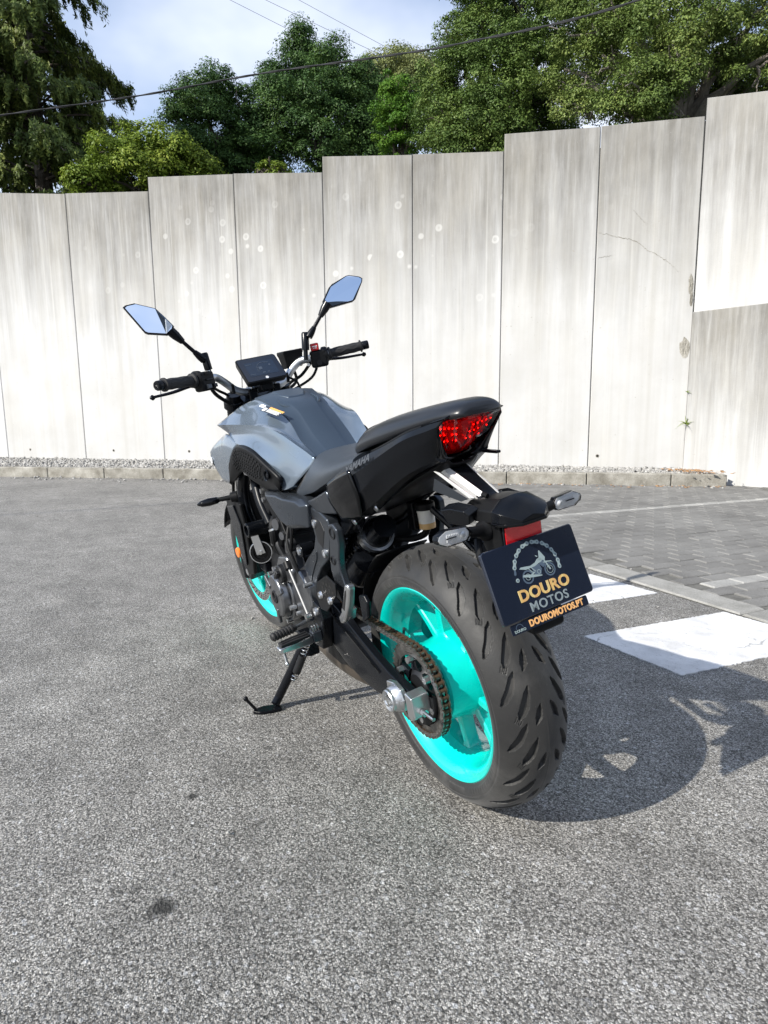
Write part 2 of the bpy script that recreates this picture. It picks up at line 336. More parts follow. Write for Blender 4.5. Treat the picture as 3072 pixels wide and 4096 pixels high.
def concrete_wall():
    m, t, b, Lk = nodes('wall_concrete'); oc = obj_coord(t)
    oi = N(t, 'ShaderNodeObjectInfo'); off = N(t, 'ShaderNodeVectorMath', operation='SCALE'); 
    cb = N(t, 'ShaderNodeCombineXYZ'); rnd = math_(t, 'MULTIPLY', oi.outputs['Random'], 60.0); Lk(rnd, cb.inputs[0]); Lk(rnd, cb.inputs[1])
    ad = N(t, 'ShaderNodeVectorMath', operation='ADD'); Lk(oc, ad.inputs[0]); Lk(cb.outputs[0], ad.inputs[1]); p = ad.outputs[0]
    z = sepxyz(t, oc)[2]; depth = math_(t, 'MULTIPLY', z, -1.0)
    st1 = noise(t, mapping(t, p, (6.5, 6.5, 0.30)), 1.0, 6, 0.62); st2 = noise(t, mapping(t, p, (20, 20, 1.6)), 1.0, 6, 0.68); st3 = noise(t, mapping(t, p, (2.2, 2.2, 0.5)), 1.0, 4)
    # length of the stain under the coping varies from streak to streak
    ln = math_(t, 'ADD', math_(t, 'MULTIPLY', st1, 3.4), math_(t, 'MULTIPLY', st3, 1.6)); ln = math_(t, 'SUBTRACT', ln, 0.05)
    fade = N(t, 'ShaderNodeMapRange', interpolation_type='SMOOTHSTEP'); Lk(math_(t, 'DIVIDE', depth, ln), fade.inputs['Value'])
    fade.inputs['From Min'].default_value = 0.02; fade.inputs['From Max'].default_value = 1.15; fade.inputs['To Min'].default_value = 1.0; fade.inputs['To Max'].default_value = 0.0
    amt = ramp(t, [(0.28, 0.42), (0.50, 0.82), (0.66, 1.0)]); Lk(math_(t, 'ADD', math_(t, 'MULTIPLY', st2, 0.6), math_(t, 'MULTIPLY', st1, 0.4)), amt.inputs[0])
    dirt = math_(t, 'MULTIPLY', fade.outputs[0], amt.outputs[0])
    cl = ramp(t, [(0.3, (0.455, 0.454, 0.447)), (0.55, (0.51, 0.51, 0.505)), (0.75, (0.56, 0.561, 0.558))]); Lk(noise(t, p, 1.1, 8, 0.6), cl.inputs[0])
    dk = ramp(t, [(0.35, (0.100, 0.093, 0.078)), (0.65, (0.165, 0.160, 0.148))]); Lk(noise(t, p, 1.7, 5), dk.inputs[0])
    col = mixc(t, math_(t, 'MULTIPLY', dirt, 0.95), cl.outputs[0], dk.outputs[0])
    # thin pale run-offs over the stain
    pal = ramp(t, [(0.60, 0.0), (0.74, 0.38)]); Lk(noise(t, mapping(t, p, (17, 17, 0.16)), 1.0, 3), pal.inputs[0])
    gate = ramp(t, [(0.0, 0.0), (0.5, 1.0)]); Lk(math_(t, 'MULTIPLY', depth, 0.6), gate.inputs[0])
    col = mixc(t, math_(t, 'MULTIPLY', pal.outputs[0], gate.outputs[0]), col, (0.60, 0.595, 0.575))
    # long faint streaks lower down
    fs = ramp(t, [(0.46, 0.0), (0.74, 0.32)]); Lk(noise(t, mapping(t, p, (7, 7, 0.12), (3, 3, 0)), 1.0, 5, 0.6), fs.inputs[0])
    col = mixc(t, fs.outputs[0], col, (0.35, 0.335, 0.295))
    mo = ramp(t, [(0.45, 0.0), (0.72, 0.30)]); Lk(noise(t, mapping(t, p, (1.6, 1.6, 0.7), (7, 1, 2)), 1.0, 9, 0.68), mo.inputs[0]); col = mixc(t, mo.outputs[0], col, (0.40, 0.375, 0.32))
    po = ramp(t, [(0.73, 0.0), (0.78, 0.55)]); Lk(noise(t, p, 26, 2, 0.5), po.inputs[0]); col = mixc(t, po.outputs[0], col, (0.30, 0.28, 0.24))
    # round scuffs left by balls
    vc = N(t, 'ShaderNodeTexVoronoi'); vc.inputs['Scale'].default_value = 4.2; pm = mapping(t, p, (1, 0.0, 1)); Lk(pm, vc.inputs['Vector'])
    ring = ramp(t, [(0.0, 0.5), (0.08, 0.30), (0.13, 0.85), (0.20, 0.85), (0.25, 0.0)]); Lk(vc.outputs['Distance'], ring.inputs[0])
    pick = math_(t, 'GREATER_THAN', val(t, vc.outputs['Color']), 0.46)
    zr = N(t, 'ShaderNodeMapRange'); zr.inputs['From Min'].default_value = 0.35; zr.inputs['From Max'].default_value = 1.1; Lk(depth, zr.inputs['Value'])
    zr2 = N(t, 'ShaderNodeMapRange'); zr2.inputs['From Min'].default_value = 2.4; zr2.inputs['From Max'].default_value = 1.7; Lk(depth, zr2.inputs['Value'])
    act = math_(t, 'MULTIPLY', math_(t, 'MULTIPLY', ring.outputs[0], pick), math_(t, 'MULTIPLY', zr.outputs[0], zr2.outputs[0]))
    at = N(t, 'ShaderNodeAttribute', attribute_type='OBJECT', attribute_name='scuffs')
    act = math_(t, 'MULTIPLY', act, math_(t, 'MULTIPLY', at.outputs['Fac'], 0.62))
    col = mixc(t, act, col, (0.60, 0.595, 0.575))
    sp = ramp(t, [(0.70, 0.0), (0.80, 0.5)]); Lk(noise(t, p, 60, 3), sp.inputs[0]); col = mixc(t, math_(t, 'MULTIPLY', sp.outputs[0], dirt), col, (0.62, 0.62, 0.6))
    # splash dirt at the foot
    Lk(col, b.inputs['Base Color']); b.inputs['Roughness'].default_value = 0.85; b.inputs['Specular IOR Level'].default_value = 0.25
    n1 = bumpn(t, noise(t, p, 45, 6, 0.6), 0.004, 0.45); Lk(bumpn(t, noise(t, p, 3, 4), 0.01, 0.4, n1), b.inputs['Normal'])
concrete_wall()
def simple_stone(name, a, b_, sc=8, bscale=60, bd=0.004, rnd=0.25, rough=0.85):
    m, t, b, Lk = nodes(name); oc = obj_coord(t); geo = N(t, 'ShaderNodeNewGeometry'); oi = N(t, 'ShaderNodeObjectInfo')
    tcg = geo.outputs['Position']
    r = ramp(t, [(0.3, a), (0.7, b_)]); Lk(noise(t, tcg, sc, 7, 0.65), r.inputs[0])
    mr = N(t, 'ShaderNodeMapRange'); mr.inputs['To Min'].default_value = 1-rnd; mr.inputs['To Max'].default_value = 1+rnd
    s = math_(t, 'FRACT', math_(t, 'ADD', oi.outputs['Random'], geo.outputs['Random Per Island'])); Lk(s, mr.inputs['Value'])
    col = mixc(t, 1.0, r.outputs[0], mr.outputs[0], 'MULTIPLY')
    sp = ramp(t, [(0.35, 0.75), (0.65, 1.2)]); Lk(noise(t, tcg, bscale*2.0, 4, 0.7), sp.inputs[0]); col = mixc(t, 1.0, col, sp.outputs[0], 'MULTIPLY')
    Lk(col, b.inputs['Base Color']); Lk(bumpn(t, noise(t, tcg, bscale, 5, 0.6), bd, 0.7), b.inputs['Normal']); b.inputs['Roughness'].default_value = rough
    b.inputs['Specular IOR Level'].default_value = 0.3
simple_stone('paver_dark', (0.135, 0.132, 0.126), (0.215, 0.211, 0.201), 2.2, 90, 0.003, 0.10)
simple_stone('paver_light', (0.25, 0.246, 0.235), (0.36, 0.355, 0.335), 5, 90, 0.003, 0.12)
simple_stone('kerb_concrete', (0.15, 0.138, 0.112), (0.40, 0.385, 0.345), 5, 60, 0.008, 0.10)
simple_stone('edging_concrete', (0.20, 0.196, 0.18), (0.32, 0.313, 0.295), 9, 110, 0.004, 0.10)
simple_stone('gravel_stone', (0.23, 0.224, 0.21), (0.43, 0.42, 0.40), 20, 160, 0.002, 0.32)
simple_stone('gravel_bed', (0.16, 0.15, 0.13), (0.34, 0.32, 0.29), 30, 120, 0.01, 0.0)
simple_stone('joint_sand', (0.09, 0.088, 0.08), (0.17, 0.165, 0.15), 20, 150, 0.003, 0.0)
simple_stone('hill_soil', (0.03, 0.035, 0.018), (0.07, 0.065, 0.035), 2, 10, 0.03, 0.0)
mat('dead_leaf', (0.36, 0.20, 0.09), 0.7, var=0.4, vscale=40)
mat('joint_dark', (0.07, 0.068, 0.06), 0.9)
mat('dark_hole', (0.01, 0.01, 0.009), 0.9)
mat('cable_black', (0.02, 0.02, 0.022), 0.5)
mat('wire_grey', (0.16, 0.17, 0.19), 0.5)
# ---- ground
g = MB(); g.add([(-150, -150, 0), (150, -150, 0), (150, 150, 0), (-150, 150, 0)], [(0, 1, 2, 3)])
tag(g.build('ground', 'asphalt', smooth=False), kind='structure')
# ---- zebra bars: thick paint with ragged edges
def zebra(x0, x1, y0, y1, sk=0.09):
    rr = random.Random(int(x0*100)); P = []
    def edge(a, b, n, j):
        for i in range(n):
            t = i/n; P.append((a[0]+(b[0]-a[0])*t+rr.uniform(-j, j), a[1]+(b[1]-a[1])*t+rr.uniform(-j, j)))
    c = [(x1, y0), (x1-sk*1.0, y1), (x0-sk*1.0, y1), (x0, y0)]
    for i in range(4): edge(c[i], c[(i+1) % 4], 70, 0.0035)
    n = len(P); V = [(x, y, 0.0005) for x, y in P]+[(x, y, 0.004) for x, y in P]+[((x0+x1-sk)/2, (y0+y1)/2, 0.0042)]
    F = [(i, (i+1) % n, n+(i+1) % n, n+i) for i in range(n)]+[(n+i, n+(i+1) % n, 2*n) for i in range(n)]
    return tag(MB().add(V, F).build('crossing_stripe', 'road_paint', smooth=False), kind='structure')
for x0, x1 in ((-1.49, -1.03), (-0.66, -0.20), (0.18, 0.64), (1.0, 1.45), (1.83, 2.27), (2.66, 3.10), (3.49, 3.93)): zebra(x0, x1, -1.035, -1.83)
# ---- edging strip and paving
def paver_mesh(name, l, w, h, ch):
    m = MB(); a = [(-l/2, -w/2), (l/2, -w/2), (l/2, w/2), (-l/2, w/2)]; i_ = [(-l/2+ch, -w/2+ch), (l/2-ch, -w/2+ch), (l/2-ch, w/2-ch), (-l/2+ch, w/2-ch)]
    V = [(x, y, -h) for x, y in a]+[(x, y, -ch*0.8) for x, y in a]+[(x, y, 0) for x, y in i_]
    F = [(8, 9, 10, 11)]+[(k, (k+1) % 4, 4+(k+1) % 4, 4+k) for k in range(4)]+[(4+k, 4+(k+1) % 4, 8+(k+1) % 4, 8+k) for k in range(4)]
    return V, F
def strip_y(x): return -1.835-0.068*(x-0.34)          # inner edge of the edging strip
def wall_x(k): return k
KA, KB = np.array([11.9, 3.07]), np.array([3.56, -6.42])   # kerb front line
kd = (KB-KA)/np.linalg.norm(KB-KA); kn = np.array([-kd[1], kd[0]])
if kn @ np.array([1.0, -1.0]) < 0: kn = -kn              # towards the wall
edging = tag(MB().add([(-3, strip_y(-3)+.002, .0035), (-3, strip_y(-3)-.18, .0035), (6.0, strip_y(6.0)-.18, .0035), (6.0, strip_y(6.0)+.002, .0035)], [(0, 1, 2, 3)]).build('edging_strip', 'joint_sand', smooth=False), kind='structure')
V, F = paver_mesh('edging', 0.98, 0.17, 0.05, 0.008)
eme = None
ea = math.atan2(-0.068, 1.0)
for i in range(9):
    x = -2.5+i*0.99
    if eme is None:
        o = MB().add(V, F).build('edging_stone', 'edging_concrete', edging, smooth=False); eme = o.data
    else:
        o = bpy.data.objects.new('edging_stone', eme); COL.objects.link(o); o.parent = edging
    o.location = (x+0.5, strip_y(x+0.5)-0.088, 0.013+random.uniform(-.002, .002)); o.rotation_euler = (random.uniform(-.008, .008), random.uniform(-.004, .004), ea)
bedV = [(-3, strip_y(-3)-.18, .004), (-3, -9, .004), (3.7, -9, .004), (3.3, -6.62, .004), (5.75, strip_y(6)-.18, .004)]
pavement = tag(MB().add(bedV, [tuple(range(5))]).build('pavement', 'joint_sand', smooth=False), kind='structure')
PO = np.array([0.875, -2.05]); pu = np.array([-0.125, -0.992]); pu /= np.linalg.norm(pu); pw = np.array([-pu[1], pu[0]])
if pw[0] < 0: pw = -pw
PL, PW, GAP = 0.20, 0.10, 0.006
cands = []
CX, CY = -1.181, 0.886
for r in range(-32, 46):
    for k in range(-4, 34):
        c = PO+pu*((k+0.5*(r % 2))*(PL+GAP))+pw*(r*(PW+GAP))
        if c[1] > strip_y(c[0])-0.18-0.06 or c[0] > 6: continue
        if (c-KA) @ kn > -0.06: continue
        # keep clear of the corner wall and keep what the lens could see (with a margin)
        if c[1] < -6.5-(c[0]-4.2)*0.05 : continue
        d = c-np.array([CX, CY]); dep = d @ np.array([0.8797, -0.4754]); lat = d @ np.array([-0.4754, -0.8797])
        if dep < 0.8 or lat/dep > 0.86: continue
        cands.append((dep, c, r))
cands.sort(key=lambda t: t[0])
V, F = paver_mesh('paver', PL, PW, 0.05, 0.007)
pm = {}
restV, restF = [], []
ang = math.atan2(pu[1], pu[0])
LIGHT = {0, 21, -21}
lightV, lightF = [], []
for i, (dep, c, r) in enumerate(cands):
    z = 0.013+random.uniform(-0.0025, 0.0025); tilt = (random.uniform(-.012, .012), random.uniform(-.008, .008), ang+random.uniform(-.012, .012))
    key = 'paver_light' if r in LIGHT else 'paver_dark'
    if i < 298:
        if key not in pm:
            o = MB().add(V, F).build('paver', key, pavement, smooth=False); pm[key] = o.data
        else:
            o = bpy.data.objects.new('paver', pm[key]); COL.objects.link(o); o.parent = pavement
        o.location = (c[0], c[1], z); o.rotation_euler = tilt
    else:
        M = Matrix.Translation((c[0], c[1], z)) @ Matrix.Rotation(tilt[2], 4, 'Z') @ Matrix.Rotation(tilt[0], 4, 'X') @ Matrix.Rotation(tilt[1], 4, 'Y')
        tv, tf = (lightV, lightF) if key == 'paver_light' else (restV, restF)
        n0 = len(tv); tv += [tuple(M @ Vector(p)) for p in V]; tf += [tuple(q+n0 for q in f) for f in F]
if restV: tag(MB().add(restV, restF).build('paver_field', 'paver_dark', pavement, smooth=False), kind='stuff')
if lightV: tag(MB().add(lightV, lightF).build('paver_line', 'paver_light', pavement, smooth=False), kind='stuff')
# ---- kerb of single stones
kerb = tag(empty('kerb'), kind='structure')
kl = np.linalg.norm(KB-KA); kang = math.atan2(kd[1], kd[0]); kme = None; s = 0.0; i = 0
while s < kl-0.05:
    ln = min(1.0, kl-s); m = MB(); q = KA+kd*(s+ln/2)+kn*0.065
    m.box((0, 0, 0.06), (ln-0.008, 0.13, 0.19))
    if kme is None or ln < 0.99:
        o = m.build('kerb_stone', 'kerb_concrete', kerb, bevel=0.014, seg=3)
        if ln > 0.99: kme = o
    else:
        o = kme.copy(); COL.objects.link(o); o.parent = kerb
    o.location = (q[0], q[1], random.uniform(-.004, .004)); o.rotation_euler = (0, 0, kang+random.uniform(-.004, .004)); s += 1.0; i += 1
# ---- retaining wall of precast panels
SEAM = dict(z=(14.3, 2.85), a=(12.766, 1.421), b=(11.414, .166), c=(10.176, -.984), d=(9.021, -2.057), e=(7.933, -3.067), f=(6.929, -4.0), g=(6.001, -4.862), h=(5.108, -5.691), i=(4.23, -6.506))
WTOP = [('z', 'a', 5.05, 4.889), ('a', 'b', 4.889, 4.666), ('b', 'c', 4.666, 4.517), ('c', 'd', 4.721, 4.585), ('d', 'e', 4.585, 4.428), ('e', 'f', 4.636, 4.489), ('f', 'g', 4.489, 4.369), ('g', 'h', 4.575, 4.498), ('h', 'i', 4.498, 4.447)]
wall = tag(empty('retaining_wall', (7.4, -3.56, 0)), 'tall pale concrete retaining wall of stepped upright panels behind the motorcycle', 'wall')
def panel(p0, p1, t0, t1, zb=-0.1, th=0.24, name='wall_panel', gap=0.004, push=0.0, scuff=0.0):
    p0 = np.array(p0); p1 = np.array(p1); d = p1-p0; ln = np.linalg.norm(d); d /= ln; n = np.array([-d[1], d[0]])
    if n @ (np.array([CX, CY])-p0) < 0: n = -n
    top = max(t0, t1); m = MB(); ch = 0.009
    a, b_ = gap, ln-gap
    # front outline has chamfered upright edges; x along wall, y = towards the yard
    def zt(x): return t0+(t1-t0)*x/ln-top
    prof = [(a, -th), (a, -ch), (a+ch, 0.0), (b_-ch, 0.0), (b_, -ch), (b_, -th)]
    V = [(x, y, zb-top) for x, y in prof]+[(x, y, zt(x)-(0.0 if y < -0.001 else 0.010)) for x, y in prof]
    k = len(prof); F = [tuple(range(k))[::-1], tuple(range(k, 2*k))]+[(i, (i+1) % k, k+(i+1) % k, k+i) for i in range(k)]
    m.add(V, F); o = m.build(name, 'wall_concrete', wall, smooth=False)
    o.matrix_parent_inverse = wall.matrix_basis.inverted()
    o.matrix_basis = Matrix(((d[0], n[0], 0, p0[0]+n[0]*push), (d[1], n[1], 0, p0[1]+n[1]*push), (0, 0, 1, top), (0, 0, 0, 1)))
    o['scuffs'] = float(scuff)
    return o, d, n
SC = {'cd': 0.8, 'de': 1.0, 'ef': 1.0, 'fg': 0.9, 'gh': 0.15, 'hi': 0.1, 'bc': 0.3}
SEAMN = {}
for a, b_, t0, t1 in WTOP: SEAMN[a+b_] = panel(SEAM[a], SEAM[b_], t0, t1, scuff=SC.get(a+b_, 0.0))
RWd = np.array([-0.88, -0.30]); RWd /= np.linalg.norm(RWd); RW1 = np.array(SEAM['i'])+RWd*2.6
panel(SEAM['i'], RW1, 4.64, 4.13, zb=2.0, push=0.004)
ledge = panel(SEAM['i'], RW1, 2.15, 2.19, push=0.05, th=0.28)
panel(np.array(RW1), RW1+RWd*2.4, 4.40, 4.1, push=0.004)
for k_ in 'abcdefghi':   # dark sealed joints between the panels
    p_ = np.array(SEAM[k_]); MB().box((p_[0]+kn[0]*0.078, p_[1]+kn[1]*0.078, 2.1), (0.10, 0.10, 4.3), Matrix.Rotation(kang, 3, 'Z')).build('joint_seal', 'joint_dark', wall, smooth=False).matrix_parent_inverse = wall.matrix_basis.inverted()
# weep holes near the foot, a crack and broken joint edges
def on_wall(key, s, z, out=0.002):
    o, d, n = SEAMN[key]; p = np.array(SEAM[key[0]])+d*s+n*out; return Vector((p[0], p[1], z)), Vector((n[0], n[1], 0)), Vector((d[0], d[1], 0))
for key, s in (('ab', 0.55), ('bc', 0.62), ('cd', 0.50), ('cd', 1.35), ('hi', 0.12)):
    p, n, d = on_wall(key, s, 0.33, 0.003)
    MB().lathe([(-0.02, 0.016), (0.0, 0.016), (0.0, 0.024), (-0.02, 0.024)], p, n, 14, closed=True).build('weep_pipe', 'kerb_concrete', wall).matrix_parent_inverse = wall.matrix_basis.inverted()
    MB().lathe([(-0.001, 0.0), (-0.001, 0.016)], p, n, 14).build('weep_hole', 'dark_hole', wall).matrix_parent_inverse = wall.matrix_basis.inverted()
def crack(key, pts, w):
    m = MB(); P = catmull([(s, z) for s, z in pts], 60); V = []; rr = random.Random(3)
    for k, (s, z) in enumerate(P):
        z += rr.uniform(-.012, .012); q, n, d = on_wall(key, s, z, 0.0025); ww = w*rr.uniform(0.3, 1.0)*math.sin(math.pi*(k+1)/(len(P)+1))**.4
        V += [q+Vector((0, 0, ww)), q-Vector((0, 0, ww))]
    F = [(2*i, 2*i+2, 2*i+3, 2*i+1) for i in range(len(P)-1)]
    m.add(V, F).build('crack', 'kerb_concrete', wall, smooth=False).matrix_parent_inverse = wall.matrix_basis.inverted()
crack('hi', [(0.02, 3.22), (0.25, 3.14), (0.45, 3.08), (0.62, 2.95), (0.80, 2.84), (1.0, 2.66)], 0.006)
crack('hi', [(0.42, 3.46), (0.52, 3.34), (0.60, 3.26)], 0.004)
crack('hi', [(0.02, 2.90), (0.2, 2.92)], 0.004)
def chip(key, s, z, w, h, seed):
    rr = random.Random(seed); q, n, d = on_wall(key, s, z, 0.001); m = MB(); k = 14
    V = [q+n*0.004]
    for ring, sc in ((0.55, 0.010), (1.0, 0.0)):
        for i in range(k):
            a = 2*math.pi*i/k; r_ = rr.uniform(0.75, 1.15)*ring; V.append(q+d*(math.cos(a)*w*r_)+Vector((0, 0, math.sin(a)*h*r_))+n*(rr.uniform(0.002, 0.012)*(sc > 0)+0.0015))
    F = [(0, 1+i, 1+(i+1) % k) for i in range(k)]+[(1+i, 1+k+i, 1+k+(i+1) % k, 1+(i+1) % k) for i in range(k)]
    m.add(V, F).build('broken_edge', 'kerb_concrete', wall, smooth=False).matrix_parent_inverse = wall.matrix_basis.inverted()
chip('hi', 1.15, 2.50, 0.03, 0.12, 1); chip('hi', 1.165, 2.32, 0.02, 0.10, 2); chip('hi', 1.12, 1.72, 0.06, 0.13, 3)
# ---- gravel bed and stones
def wallpt(t):   # 0..1 along kerb
    k = KA+(KB-KA)*t; return k
gb = MB(); W0 = np.array(SEAM['z'])+(np.array(SEAM['a'])-np.array(SEAM['i']))*0.02
A = KA+kn*0.12; B_ = KB+kn*0.12
gb.add([(A[0], A[1], .128), (B_[0], B_[1], .128), (4.0, -6.56, .15), (4.27, -6.53, .16), (14.3, 2.85, .17)], [(0, 1, 2, 3, 4)])
tag(gb.build('gravel_bed', 'gravel_bed', smooth=False), kind='structure')
def stones(n, sampler, smin, smax, seed, flat=0.75):
    r = np.random.default_rng(seed)
    base = np.array([(1, 0, 0), (-1, 0, 0), (0, 1, 0), (0, -1, 0), (0, 0, 1), (0, 0, -1)], float)
    tri = np.array([(0, 2, 4), (2, 1, 4), (1, 3, 4), (3, 0, 4), (2, 0, 5), (1, 2, 5), (3, 1, 5), (0, 3, 5)])
    P = sampler(r, n); s = smin+(smax-smin)*r.random(n)**2.2
    V = base[None]*(s[:, None, None])*r.uniform(0.6, 1.25, (n, 6, 1)); V += r.normal(0, 0.18, (n, 6, 3))*s[:, None, None]
    a = r.uniform(0, 6.28, n); c_, s_ = np.cos(a), np.sin(a); x = V[..., 0]*c_[:, None]-V[..., 1]*s_[:, None]; y = V[..., 0]*s_[:, None]+V[..., 1]*c_[:, None]
    V = np.stack([x, y, V[..., 2]*flat], -1)+P[:, None, :]
    F = tri[None]+(np.arange(n)*6)[:, None, None]
    return V.reshape(-1, 3), F.reshape(-1, 3)
WA, WB_ = np.array([14.2, 2.76]), np.array([4.24, -6.5])
def gravel_s(r, n):
    t = r.random(n)**0.8; u = r.random(n); k = KA+(KB-KA)*t[:, None]+kn*0.15; w = WA+(WB_-WA)*t[:, None]; p = k+(w-k)*u[:, None]
    return np.stack([p[:, 0], p[:, 1], 0.135+0.035*u+r.normal(0, 0.006, n)], 1)
V, F = stones(15000, gravel_s, 0.013, 0.038, 5)
tag(npmesh('gravel', V, F, 'gravel_stone'), 'light grey crushed stone between kerb and concrete wall', 'gravel', kind='stuff')
def loose_s(r, n):
    t = r.random(n); k = KA+(KB-KA)*t[:, None]-kn*(0.02+r.exponential(0.14, n))[:, None]; return np.stack([k[:, 0], k[:, 1], np.full(n, 0.008)], 1)
V, F = stones(520, loose_s, 0.006, 0.028, 6)
n1 = len(V); V2, F2 = stones(150, lambda r, n: np.stack([r.uniform(-.3, 6, n), r.uniform(-5.8, 2.0, n), np.full(n, 0.006)], 1), 0.003, 0.010, 8)
tag(npmesh('loose_grit', np.vstack([V, V2]), np.vstack([F, F2+n1]), 'gravel_stone'), 'loose pale grit scattered on the road along the kerb', 'grit', kind='stuff')
def litter_s(r, n): 
    c = np.array([4.0, -6.35])[None]+r.normal(0, 1, (n, 2))*np.array([0.22, 0.14]); return np.stack([c[:, 0], c[:, 1], np.full(n, 0.18)], 1)
V, F = stones(160, litter_s, 0.012, 0.035, 9, 0.2)
def litter2(r, n):
    t = 0.75+0.25*r.random(n); k = KA+(KB-KA)*t[:, None]-kn*(0.03+r.exponential(0.10, n))[:, None]; return np.stack([k[:, 0], k[:, 1], np.full(n, 0.016)], 1)
n1 = len(V); V2, F2 = stones(60, litter2, 0.012, 0.035, 10, 0.2)
tag(npmesh('leaf_litter', np.vstack([V, V2]), np.vstack([F, F2+n1]), 'dead_leaf'), 'dry brown leaves gathered in the wall corner', 'leaves', kind='stuff')
# ================================================================== trees beyond the wall
def leafmat(name, c0, c1, c2, trans=0.25):
    m, t, b, Lk = nodes(name); geo = N(t, 'ShaderNodeNewGeometry'); pos = geo.outputs['Position']
    r = ramp(t, [(0.25, c0), (0.55, c1), (0.85, c2)])
    s = math_(t, 'ADD', math_(t, 'MULTIPLY', noise(t, pos, 1.1, 3), 0.75), math_(t, 'MULTIPLY', geo.outputs['Random Per Island'], 0.26)); Lk(math_(t, 'ADD', s, 0.02), r.inputs[0])
    Lk(r.outputs[0], b.inputs['Base Color']); b.inputs['Roughness'].default_value = 0.55; b.inputs['Specular IOR Level'].default_value = 0.22
    tr = N(t, 'ShaderNodeBsdfTranslucent'); Lk(r.outputs[0], tr.inputs['Color']); mi = N(t, 'ShaderNodeMixShader'); mi.inputs[0].default_value = trans
    out = [n for n in t.nodes if n.type == 'OUTPUT_MATERIAL'][0]; Lk(b.outputs[0], mi.inputs[1]); Lk(tr.outputs[0], mi.inputs[2]); Lk(mi.outputs[0], out.inputs['Surface'])
leafmat('leaf_dark', (0.022, 0.054, 0.016), (0.058, 0.116, 0.030), (0.14, 0.225, 0.052), 0.2)
leafmat('leaf_oak', (0.034, 0.070, 0.016), (0.100, 0.160, 0.036), (0.25, 0.32, 0.080), 0.2)
leafmat('leaf_oak_pale', (0.042, 0.076, 0.018), (0.130, 0.188, 0.044), (0.33, 0.38, 0.11), 0.2)
leafmat('leaf_pale', (0.10, 0.13, 0.05), (0.22, 0.25, 0.09), (0.36, 0.37, 0.15), 0.25)
leafmat('leaf_bright', (0.035, 0.10, 0.012), (0.09, 0.20, 0.020), (0.24, 0.36, 0.05), 0.25)
leafmat('leaf_bush', (0.06, 0.105, 0.012), (0.16, 0.23, 0.026), (0.38, 0.42, 0.07), 0.25)
leafmat('leaf_conifer', (0.030, 0.055, 0.015), (0.095, 0.135, 0.030), (0.27, 0.30, 0.065), 0.2)
mat('bark', (0.075, 0.062, 0.050), 0.9, bump=0.8, bscale=30, bdist=0.02, var=0.4, vscale=8)
mat('bark_pale', (0.17, 0.15, 0.13), 0.9, bump=0.8, bscale=30, bdist=0.02, var=0.4, vscale=8)
def leaves(P, Nrm, size, r, asp=0.55, jit=0.45, axis=None):
    """one rhombic blade per point; Nrm = preferred facing"""
    n = len(P); a = r.normal(size=(n, 3)); nn = Nrm+jit*r.normal(size=(n, 3)); nn /= np.linalg.norm(nn, axis=1)[:, None]
    u = np.cross(nn, a) if axis is None else axis+0.35*r.normal(size=(n, 3)); u -= nn*np.sum(u*nn, 1)[:, None]; u /= np.linalg.norm(u, axis=1)[:, None]; w = np.cross(nn, u); s = (size*r.uniform(0.6, 1.3, n))[:, None]
    V = np.stack([P-u*s, P-w*s*asp+nn*s*0.15, P+u*s, P+w*s*asp+nn*s*0.15], 1); F = np.arange(n*4).reshape(n, 4); return V.reshape(-1, 3), F
def crown_points(clumps, dens, r, fill=0.55, spread=0.13, up=0.5, per=40):
    """clumps hold round sub-clusters; blades sit on each sub-cluster and face outwards from it"""
    PP, NN = [], []
    for x, y, z, rad in clumps:
        k = max(int(dens*rad**2.0), 5); d = r.normal(size=(k, 3)); d /= np.linalg.norm(d, axis=1)[:, None]
        rr = rad*(fill+(1.0-fill)*r.random(k)**0.5)*r.uniform(0.8, 1.15, k); c = np.array([x, y, z])+d*rr[:, None]*np.array([1.0, 1.0, 0.88])
        sp = spread*np.exp(r.normal(0, 0.42, k)).clip(0.4, 2.2); m = r.poisson(per*(sp/spread)**1.6)+5; idx = np.repeat(np.arange(k), m)
        e = r.normal(size=(len(idx), 3)); e /= np.linalg.norm(e, axis=1)[:, None]; e[:, 2] = np.where(e[:, 2] < -0.5, -e[:, 2], e[:, 2])
        q = c[idx]+e*(sp[idx]*r.uniform(0.55, 1.25, len(idx)))[:, None]*np.array([1.1, 1.1, 0.8]); PP.append(q)
        NN.append(e*1.0+d[idx]*0.35+np.array([0, 0, up]))
    return np.vstack(PP), np.vstack(NN)
def limb(m, a, b, r0, r1, rr, sag=0.25, n=7):
    a = np.array(a, float); b = np.array(b, float); P = []
    for i in range(n):
        t = i/(n-1); p = a+(b-a)*t; p[2] += sag*math.sin(math.pi*t)*0.5; p += np.array([rr.uniform(-1, 1) for _ in range(3)])*0.10*math.sin(math.pi*t); P.append(p)
    m.tube(P, [r0+(r1-r0)*i/(n-1) for i in range(n)], 7)
